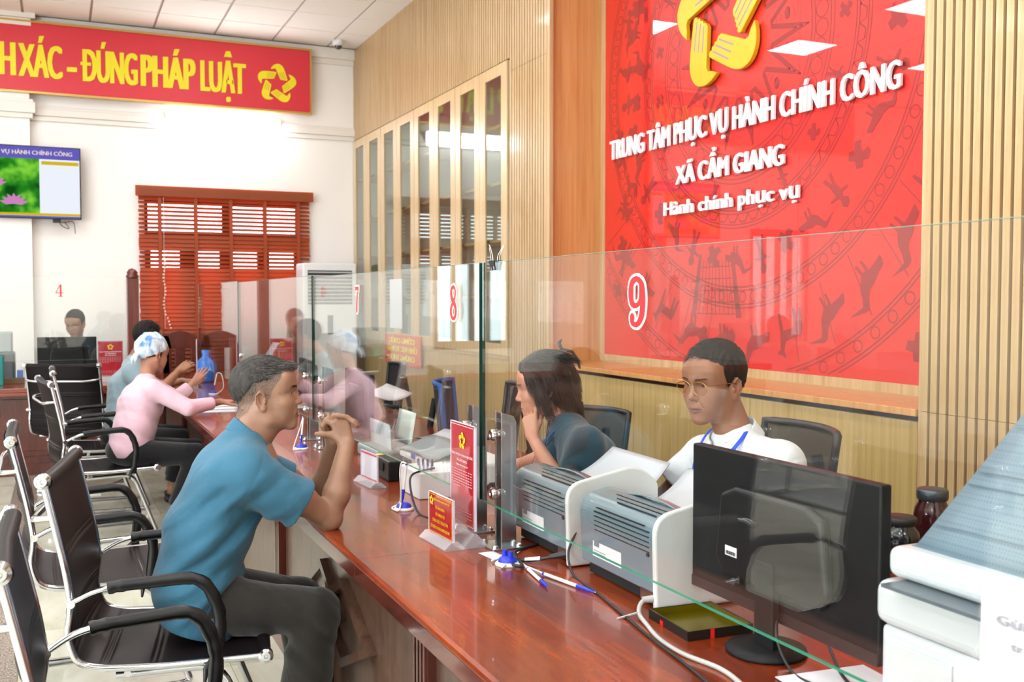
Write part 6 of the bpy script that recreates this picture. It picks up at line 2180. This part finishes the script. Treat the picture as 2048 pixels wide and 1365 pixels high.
        for s_ in (-1,):
            m = MB(); m.prism([(p[0], p[1]) for p in sp], (0, s_ * (W + .009) - .009, 0.004), (1, 0, 0), (0, 0, 1), (0, .018, 0)); m.build('side_panel', pw, r, .005)
        # vents on the rounded rear edge and the top
        m = MB()
        for k in range(6):
            z = .135 + .0125 * k; x = .016 - .012 * (z - .035) / .18
            w_ = W * (.80 if k < 5 else .7)
            m.box(x - .0012, x + .004, -w_, w_ * .72, z, z + .0024)
        m.build('vent', slot, r)
        m = MB()
        for k in range(3): m.box(.034 + .017 * k, .0365 + .017 * k, -W * .75, W * (.2 + .15 * k), .2195 + .0035 * k, .2232 + .0035 * k)
        o = m.build('top_vent', slot, r)
        m = MB(); m.grid(lambda u, v: (.095 + .035 * u, -W * .8 + 1.3 * W * v, .232 + .012 * math.sin(v * PI) - .008 * u), 8, 14, .004); m.build('output_lid', pg, r)
        m = MB(); m.box(.0115, .0145, -.02, .13, .062, .110); m.build('rating_label', wht, r)
        m = MB(); m.box(.0105, .0114, .02, .125, .066, .068); m.box(.0105, .0114, .06, .125, .072, .0735); m.box(.0105, .0114, .06, .125, .078, .0795); m.box(.0105, .0114, .095, .122, .09, .104); m.build('label_print', grey, r)
        m = MB(); m.box(.012, .03, -W + .03, -W + .085, .012, .040); m.build('port_plate', mat('steel', 'b9bcbd'), r)
        m = MB(); m.cyl((.006, -W + .045, .13), (.012, -W + .045, .13), .0055, n=14); m.build('screw_hole', slot, r)
        # rear power socket
        return r
    printer('grey laser printer with white side panels next to the big monitor', 2.02, 2.455, 1)
    printer('grey laser printer with white side panels behind the steel clamp', 2.475, 2.91, 1)
    lg = mat('sheet_grey', 'c4c8cf', .5)
    def sheet(label, a, b, c, d, sag=.02, name='paper_tray', m_=None, th=.003):
        """curved sheet with corners a,b (low edge) and d,c (high edge)"""
        a, b, c, d = map(Vector, (a, b, c, d))
        def f(u, v):
            p = (a * (1 - u) + b * u) * (1 - v) + (d * (1 - u) + c * u) * v
            return tuple(p + Vector((0, 0, -sag * math.sin(PI * v))))
        m = MB(); m.grid(f, 10, 14, th); o = m.build(name, m_ or lg); return tag(o, label, 'paper tray')
    sheet('wide light grey curved paper tray rising behind the farther laser printer', (1.49, 2.90, .930), (1.49, 2.50, .915), (1.78, 2.705, .992), (1.78, 3.07, .997), .018)
    sheet('light grey curved paper tray rising behind the nearer laser printer', (1.49, 2.42, .930), (1.49, 2.05, .915), (1.78, 2.25, .992), (1.78, 2.60, .992), .018)
    # ---- monitors
    def monitor(label, x, y, rz, w, h, zb, base_off=-.04, label_st=True, bx=.0):
        r = thing('monitor', label, 'monitor', (x, y, Z), rz)   # back faces -x locally
        m = MB(); m.box(-.012, .016, -w / 2, w / 2, zb, zb + h); m.build('housing', blk, r, .005, 3)
        m = MB(); m.box(.0161, .0172, -w / 2 + .008, w / 2 - .008, zb + .018, zb + h - .008); m.build('screen', mat('screen_dark', '20304a', .1, emit=('7fa4d8', .5)), r)
        m = MB(); m.prism([(-.16, -.11), (.16, -.11), (.19, -.07), (.17, .08), (.12, .10), (-.12, .10), (-.17, .08), (-.19, -.07)], (-.034, 0, zb + h * .50), (0, w / .62, 0), (0, 0, h / .35), (.026, 0, 0)); m.build('rear_bulge', blk, r, .012, 4)
        m = MB(); m.box(-.012, -.0125, -w / 2, w / 2, zb, zb + .022) if False else m.box(-.0135, -.012, -w / 2 + .002, w / 2 - .002, zb + .001, zb + .026); m.build('lower_strip', mat('plastic_brown', '2c1f20', .4), r)
        m = MB(); m.prism([(-.032, .0), (.032, 0), (.030, zb + .12), (-.030, zb + .12)], (base_off, 0, 0.01), (0, 1, 0), (0, 0, 1), (.018, 0, 0)); m.build('neck', blk2, r, .003)
        m = MB(); m.lathe([(.0, .0), (.085, .0), (.087, .004), (.085, .010), (.05, .013), (0, .014)], n=40); o = m.build('stand_base', blk2, r); o.location = (base_off + .01, 0, 0)
        if label_st:
            m = MB(); m.box(-.0352, -.0343, .10, .142, zb + .115, zb + .137); lb = m.build('asset_label', wht, r)
            m = MB()
            for k in range(14): m.box(-.0356, -.0353, .104 + .0025 * k, .1052 + .0025 * k + (k % 3) * .0004, zb + .118, zb + .126)
            m.build('barcode', blk2, lb)
        return r
    monitor('large black monitor seen from behind the number 9 glass', 1.405, 1.712, 0, .612, .347, .064, -.04)
    monitor('black monitor behind the glass beyond number 7', 1.50, 5.38, R(-3), .62, .33, .03, .01, False)
    monitor('black monitor on the far counter in front of the clerk at number 4', .055, 10.05, R(90), .50, .33, .08, -.03, False)
    # ---- olive gold tray lid
    gd = mat('tray_gold', '8a7d14', .25, .75); tb = mat('tray_black', '17120e', .4)
    r = thing('tin_tray', 'olive gold lined shallow tin tray with a dark rim in front of the monitor', 'tray', (1.345, 1.915, Z), R(-4))
    m = MB(); m.box(-.082, .082, -.088, .088, .0, .003); m.build('lining', gd, r)
    m = MB(); m.box(-.085, -.082, -.09, .09, 0, .022); m.box(.082, .085, -.09, .09, 0, .022); m.box(-.082, .082, -.09, -.0875, 0, .022); m.box(-.082, .082, .0875, .09, 0, .022); m.build('rim', tb, r)
    m = MB(); m.box(-.0815, -.080, -.087, .087, .003, .021); m.box(.080, .0815, -.087, .087, .003, .021); m.box(-.08, .08, -.087, -.0855, .003, .021); m.box(-.08, .08, .0855, .087, .003, .021); m.build('inner_wall', gd, r)
    m = MB(); m.box(-.026, -.016, -.0906, -.0897, 0, .022); m.build('red_mark', mat('tape_red', 'd01818', .5), r)
    m = MB(); m.box(-.0858, -.0850, .02, .034, 0, .012); m.build('red_mark', MATS['tape_red'], r)
    # ---- cables
    cb = mat('cable_black', '1b1c20', .45); cg = mat('cable_grey', 'a9a8a4', .5)
    def cable(label, pts, rad, m_, extra=None):
        r = thing('cable', label, 'cable', pts[0])
        o = Vector(pts[0]); m = MB(); m.tube(bez([tuple(Vector(p) - o) for p in pts], 10), rad, 8); m.build('cord', m_, r)
        return r, o
    z = Z + .005
    r, o = cable('light grey power cable with a white tag curving along the counter', [(1.305, 2.035, Z + .035), (1.272, 2.045, Z + .03), (1.245, 2.02, Z + .012), (1.225, 1.95, z), (1.20, 1.86, z), (1.195, 1.76, z), (1.215, 1.66, z), (1.205, 1.58, z), (1.175, 1.50, z), (1.14, 1.40, z), (1.10, 1.25, z)], .0055, cg)
    m = MB(); m.tube([(0, 0, 0), (-.035, .01, -.002)], [.010, .0075], 10); m.build('plug', cg, r)
    m = MB(); m.grid(lambda u, v: (1.232 - o.x - .040 * u, 2.0 - o.y + .030 * u + .012 * v, Z + .022 - o.z - .018 * u - .012 * v), 6, 3, .0006); m.build('tag', wht, r)
    cable('thin black cable running down the counter beside the grey one', [(1.318, 2.478, Z + .10), (1.285, 2.46, Z + .05), (1.27, 2.40, z - .001), (1.245, 2.22, z - .001), (1.215, 2.04, z - .001), (1.185, 1.86, z - .001), (1.165, 1.70, z - .001), (1.13, 1.50, z - .001), (1.09, 1.30, z - .001)], .0035, cb)
    r, o = cable('black power cable looping beside the pen holder', [(1.30, 2.50, Z + .035), (1.262, 2.53, Z + .022), (1.215, 2.565, Z + .01), (1.175, 2.59, z + .004), (1.155, 2.545, z + .004), (1.175, 2.53, z + .004), (1.21, 2.66, z + .003), (1.27, 2.72, z), (1.36, 2.76, z)], .0048, cb)
    m = MB(); m.tube([(0, 0, 0), (-.04, .03, -.012)], [.011, .007], 10); m.build('plug', cb, r)
    m = MB(); m.tube([tuple(Vector((1.240, 2.548, Z + .017)) - o), tuple(Vector((1.205, 2.575, Z + .010)) - o)], .0065, 10); m.build('tag', wht, r)
    cable('black cable hanging from the monitor stand to the counter edge', [(1.40, 1.70, Z + .10), (1.36, 1.66, Z + .05), (1.345, 1.60, z), (1.33, 1.52, z), (1.36, 1.40, z), (1.40, 1.28, z)], .0032, cb)
    cable('black monitor lead running over the printed sheets', [(1.44, 1.62, Z + .09), (1.43, 1.57, Z + .03), (1.40, 1.50, z + .004), (1.37, 1.40, z + .004), (1.38, 1.32, z + .004)], .0035, cb)
    m = MB(); m.box(1.412, 1.428, 1.525, 1.56, Z + .055, Z + .10); tag(m.build('blue_plug', blue, None, .003), 'blue connector plug hanging under the monitor', 'plug')
    # papers under the monitor
    for i, (x0, y0, a) in enumerate(((1.27, 1.38, 8), (1.30, 1.42, -6))):
        m = MB(); m.obox((x0 + .08, y0 + .0, Z + .0015 + .002 * i), .21, .297, .0015, rz=R(a)); o = m.build('printed_sheet', wht)
        tag(o, ['printed white sheet under the monitor, the lower one', 'printed white sheet under the monitor, the upper one'][i], 'paper', 'printed sheets under the monitor')
    # ---- multifunction copier / scanner at the right edge with its lid raised
    mw = mat('mfp_white', 'cdd0d4', .3, coat=.3); mg = mat('mfp_glass_grey', '5d666e', .25)
    r = thing('scanner_printer', 'big white scanner printer with its pale blue lid raised at the right edge', 'printer', (1.36, 1.08, Z))
    m = MB(); m.box(-.04, .42, -.42, .25, .0, .185); m.build('body', mw, r, .012, 3)
    m = MB(); m.box(-.05, .42, -.42, .26, .185, .265); m.build('upper_body', mw, r, .022, 4)
    m = MB(); m.box(-.0425, -.038, -.40, .02, .155, .172); m.build('dark_slot', mat('slot_dark', '0c0e11'), r)
    m = MB(); m.box(-.08, .30, -.38, .21, .264, .270); m.build('scan_bed', mg, r)
    m = MB(); m.box(-.044, -.039, .09, .235, .05, .16); m.build('door_panel', mw, r, .002)
    m = MB(); m.cyl((-.0435, .17, .075), (-.039, .17, .075), .006, n=14); m.build('button', grey, r)
    m = MB()
    for k in range(16): m.box(-.0425, -.038, .10 - .009 * k, .104 - .009 * k, .03, .075)
    m.build('vent', mat('vent_grey', '9a9ea2', .5), r)
    # lid: hinged at the far (+x) side... raised, underside pale blue with a chair's reflection painted in as dots
    lid = bpy.data.materials.new('lid_pad'); t = NT(lid)
    p = t.n('BsdfPrincipled'); p.inputs['Roughness'].default_value = .4
    v = t.n('TexVoronoi'); v.inputs['Scale'].default_value = 160; v.inputs['Randomness'].default_value = .0
    t.l(t.coords(), v.inputs['Vector']); t.l(t.ramp(v.outputs['Distance'], [(.30, '5f7282'), (.42, '6f8290')]), p.inputs['Base Color']); t.l(p.outputs[0], t.out.inputs[0])
    # slab in plane: lower edge near (x -.10..), rises towards +y... built from its four corners
    A = Vector((.00, .215, .322)); B = Vector((.00, -.40, .322)); Cc = Vector((.165, -.36, .60)); Dd = Vector((.165, .10, .60))
    m = MB(); m.grid(lambda u, v: tuple((A * (1 - u) + B * u) * (1 - v) + (Dd * (1 - u) + Cc * u) * v), 8, 8, .012); lp = m.build('lid', lid, r)
    m = MB()
    for v in (.16, .42, .50, .78):
        m.tube([tuple((A * (1 - u) + B * u) * (1 - v) + (Dd * (1 - u) + Cc * u) * v + Vector((-.002, 0, .002))) for u in (.01, .99)], .0012, 5)
    m.build('lid_crease', mat('crease', '6d7f8c', .5), lp)
    m = MB(); m.box(-.035, .34, -.42, .245, .270, .325); m.build('lid_rim', mw, r, .018, 4)
    m = MB(); m.box(.0, .3, -.4, .22, .300, .327); m.build('lid_pad', mat('pad_blue', '70828f', .4), r)
    m = MB(); m.ball((.055, -.02, .455), (.012, .012, .008), 10, 6); m.build('latch', blk, lp)
    s_ = thing('printed_card', 'white card with grey lettering standing before the scanner printer', 'sign', (1.15, .921, Z))
    m = MB(); m.box(-.0015, .0015, -.26, .052, .04, .362); m.build('card', wht, s_)
    m = MB(); m.box(-.0045, -.003, -.262, .054, .0, .367); m.build('acrylic_sheet', acr, s_)
    m = MB(); put(m, glyphs('Gửi mã hồ sơ', .013, .17, bold=.012), (-.0052, .024, .322), (0, -1, 0), (0, 0, 1)); put(m, glyphs('trong phong bì', .012, .16, bold=.012), (-.0052, .002, .292), (0, -1, 0), (0, 0, 1))
    m.build('lettering', grey, s_)
    # ---- jars behind
    def jar(label, x, y, rr, h, body, lidm, handle=False):
        q = thing('jar', label, 'jar', (x, y, Z))
        m = MB(); m.lathe([(0, 0), (rr * .9, 0), (rr, .01), (rr, h * .55), (rr * .93, h * .68), (rr * .74, h * .78), (rr * .74, h * .84)], n=28); m.build('body', body, q)
        m = MB(); m.lathe([(rr * .80, h * .82), (rr * .84, h * .86), (rr * .84, h * .97), (rr * .78, h), (0, h)], n=28); m.build('lid', lidm, q)
        if handle: m = MB(); m.tube(fillet([(-.0, rr * .8, h * .9), (0, rr * 1.25, h * .92), (0, rr * 1.3, h * .5), (0, rr * .95, h * .4)], .02), .006, 8); m.build('handle', lidm, q)
    jar('squat black jug behind the right side of the monitor', 2.216, 2.165, .058, .128, mat('jar_black', '14161a', .15, coat=.6), mat('lid_black', '1c1d20', .4), True)
    jar('dark glass jar with a speckled metal lid behind the scanner lid', 2.42, 2.235, .055, .180, mat('jar_red', '3a1216', .12, coat=.6), mat('lid_metal', '5a5f66', .35, .8, bump=(200, .6, .002)))
    # staff side table that carries them
    r = thing('side_table', 'low dark table against the base panels behind the clerk', 'table', (2.42, 2.2, 0))
    m = MB(); m.box(-.28, .6, -.9, .35, CZ - .03, CZ); m.build('table_top', mat('plastic_table', '5a3a24', .4), r)
    for sx in (-.24, .56):
        for sy in (-.86, .31):
            m = MB(); m.box(sx - .02, sx + .02, sy - .02, sy + .02, 0, CZ - .03); m.build('leg', blk, r)
    # ---- window 8 clutter behind the glass
    r = thing('document_scanner', 'light grey document scanner with its open tilted tray beyond number 8', 'scanner', (1.42, 4.72, Z))
    m = MB(); m.box(-.10, .16, -.28, .05, .0, .055); m.build('body', grey, r, .01)
    m = MB(); m.grid(lambda u, v: (-.03 + .03 * v, .05 - .33 * u + .12 * v, .045 + .115 * v), 4, 6, .006); m.build('tray', mat('tray_grey', 'a3adb0', .35), r)
    m = MB(); m.grid(lambda u, v: (.10 + .06 * v, .08 - .26 * u + .1 * v, .06 + .14 * v), 4, 6, .004); m.build('paper_support', mat('tray_clear', 'c8d0c8', .3), r)
    r = thing('inkjet_printer', 'white and grey desk printer with an open cover behind number 8', 'printer', (1.42, 3.90, Z))
    m = MB(); m.box(-.09, .24, -.24, .24, 0, .11); m.build('body', pl_w, r, .02, 3)
    m = MB(); m.grid(lambda u, v: (-.09 + .14 * v, .23 - .40 * u, .112 + .05 * v + .015 * math.sin(PI * u)), 8, 6, .006); m.build('cover', grey, r)
    m = MB(); m.tube([(.06, -.22, .125), (.06, .10, .125)], .035, 14); m.build('roller_cover', pl_w, r)
    m = MB(); m.box(-.0945, -.09, .02, .06, .095, .115); m.build('badge', blue, r)
    r = thing('card_reader', 'black boxy card reader on the counter under the desk printer', 'card reader', (1.26, 3.98, Z))
    m = MB(); m.box(-.03, .12, -.02, .18, 0, .085); m.build('body', blk, r, .006)
    m = MB(); m.box(-.035, -.03, .05, .12, .035, .07); m.build('front_slot', mat('slot_dark', '0c0e11'), r)
    r = thing('pen_cup', 'clear cup of blue pens behind the glass below number 8', 'pen cup', (1.27, 3.62, Z))
    m = MB(); m.lathe([(.030, 0), (.034, .09), (.032, .09), (.028, .004)], n=24); m.build('cup', acr, r)
    for k in range(4):
        m = MB(); m.tube([(-.01 + .008 * k, -.01 + .006 * k, .005), (-.02 + .014 * k, .018 - .012 * k, .135)], .004, 8); pn = m.build('pen', mat('pen_clear', '7f93b8', .2), r)
        m = MB(); m.tube([(-.02 + .014 * k, .018 - .012 * k, .118), (-.0215 + .0145 * k, .0195 - .0125 * k, .145)], .0048, 8); m.build('pen_cap', mat('cap_blue', '1a2a66', .3), pn)
    m = MB(); m.box(1.225, 1.40, 3.56, 3.80, Z, Z + .10); o = tag(m.build('paper_box', mat('box_white', 'd7d8da', .6), None, .004), 'plain white box behind the glass below number 8', 'box')
    cable('black lead with a plug beside the small red name stand', [(1.30, 3.60, Z + .11), (1.20, 3.56, Z + .10), (1.15, 3.44, Z + .07), (1.14, 3.32, z), (1.17, 3.20, z), (1.22, 3.12, z)], .004, cb)
    r = thing('tape_dispenser', 'small yellow tape dispenser behind the white name stand', 'tape dispenser', (1.27, 4.22, Z))
    m = MB(); m.lathe([(.03, -.02), (.04, -.018), (.04, .018), (.03, .02)], (0, 0, .04), 24, 'y'); m.build('roll', mat('tape_yellow', 'd8c04a', .4), r); m = MB(); m.box(-.03, .05, -.025, .025, 0, .015); m.build('foot', blk, r)
    # loose sheets of paper on the staff side
    for i, (x, y, zz, a, lab) in enumerate(((1.72, 4.75, .81, 20, 'curled grey folder sheet beyond the document scanner'), (1.62, 4.42, .80, -25, 'stack of white papers beside the ring of the chair arm'), (1.75, 5.75, .92, 30, 'white sheet sticking out behind the far monitor'))):
        m = MB(); s__ = .14; ca, sa = math.cos(R(a)), math.sin(R(a))
        m.grid(lambda u, v: (x + ((u - .5) * .30 * ca - (v - .5) * .21 * sa), y + ((u - .5) * .30 * sa + (v - .5) * .21 * ca), zz + .03 * (u - .5) ** 2 * 4 + (.05 * v if i == 2 else 0)), 6, 5, .004 if i != 1 else .03)
        tag(m.build('paper_sheet', [lg, wht, wht][i]), lab, 'paper')
    # black keyboard and calculator hidden among them
    r = thing('keyboard', 'black keyboard on the staff side behind number 8', 'keyboard', (1.62, 3.62, Z), R(5))
    m = MB(); m.box(-.07, .07, -.2, .2, 0, .018); m.build('case', blk, r, .004)
    m = MB()
    for a in range(5):
        for b in range(14): m.box(-.062 + .025 * a, -.041 + .025 * a, -.19 + .027 * b, -.167 + .027 * b, .018, .024)
    o = m.build('keys', blk2, r); o['kind'] = 'stuff'
    # ---- papers under the arm of the person in pink
    for i in range(3):
        m = MB(); a = R(-8 + 7 * i)
        ca, sa = math.cos(a), math.sin(a)
        m.grid(lambda u, v: (.965 + ((u - .5) * .30 * ca - (v - .5) * .42 * sa), 7.10 + .12 * i + ((u - .5) * .30 * sa + (v - .5) * .42 * ca), Z + .002 + .006 * i + .018 * max(0, .3 - u) * (i + 1)), 8, 8, .003)
        tag(m.build('paper_sheet', wht), ['white form on the counter under the pink sleeve, the lowest one', 'white form on the counter under the pink sleeve, the middle one', 'white form on the counter under the pink sleeve, the top one'][i], 'paper')
    # ---- far counter: odds and ends
    r = thing('desk_printer', 'grey desk printer at the left end of the number 4 glass', 'printer', (-.50, 10.15, Z))
    m = MB(); m.box(-.24, .12, -.15, .15, 0, .28); m.build('body', mat('grey_box', '5e676b', .4), r, .02, 3)
    m = MB(); m.box(-.2, .1, -.12, .14, .28, .46); m.build('paper_feed', mat('feed_grey', 'aab2b4', .5), r, .01)
    m = MB(); m.box(-.47, -.30, 9.95, 10.05, Z, Z + .05); tag(m.build('stapler_box', mat('brown_box', '6a5438', .6), None, .003), 'small brown desk box beside the far monitor', 'box')
    m = MB(); m.box(-.36, -.31, 9.96, 10.02, Z + .05, Z + .12); tag(m.build('small_carton', mat('carton_blue', '5878b8', .6), None, .003), 'small blue and red carton on the brown desk box', 'box')
    m = MB(); m.box(-.56, -.46, 9.78, 9.83, Z, Z + .26); tag(m.build('file_holder', mat('file_teal', '0c7c78', .5), None, .006), 'teal file holder at the left end of the far counter', 'file holder')
    r = thing('water_jug', 'blue plastic water bottle on the counter beside the red notice stand', 'bottle', (1.20, 9.45, Z))
    wb = mat('bottle_blue', '1f6fd0', .15, coat=.5)
    m = MB(); m.lathe([(0, 0), (.075, 0), (.08, .02), (.08, .15), (.06, .20), (.028, .23), (.026, .26)], n=24); m.build('body', wb, r)
    m = MB(); m.lathe([(.03, .255), (.03, .29), (0, .295)], n=18); m.build('cap', wb, r)
    r = thing('desk_printer', 'grey and white desk printer beyond the far screens', 'printer', (1.60, 8.7, Z))
    m = MB(); m.box(-.18, .18, -.2, .2, 0, .22); m.build('body', grey, r, .03, 3); m = MB(); m.box(-.19, .19, -.23, -.2, 0, .235); m.build('side_panel', pl_w, r, .01)
    m = MB(); m.grid(lambda u, v: (.0 + .1 * v, -.12 + .24 * u, .22 + .16 * v), 3, 3, .006); m.build('paper_feed', lg, r)
    monitor('small dark monitor on the main counter near number 6', 1.55, 6.9, R(-4), .5, .3, .04, .01, False)
    # red flag reflection in the far screens, built as solid flags
    r = thing('mirrored_flags', 'pair of small red desk flags on a gold stand, built as a reflection in the far screens', 'flag', (1.62, 8.05, Z))
    m = MB(); m.lathe([(.05, 0), (.05, .01), (.01, .02)], n=20); m.tube([(0, 0, .01), (-.02, .05, .34)], .004, 8); m.tube([(0, 0, .01), (.02, -.05, .34)], .004, 8); m.build('stand', mat('gold_metal', 'b98a4a', .25, 1.0), r)
    for s_ in (-1, 1):
        m = MB(); m.add([(s_ * .02 * -1, s_ * .05, .33), (s_ * -.016, s_ * .05 - .0, .30), (s_ * -.01, s_ * .09, .17), (s_ * -.015, s_ * .035, .20)], [(0, 1, 2), (0, 2, 3)]); m.build('flag', mat('flag_red', 'd01420', .6), r)
world_and_lights()
room()
wall_sign()
counter()
glass_screens()
chairs()
items()
people()
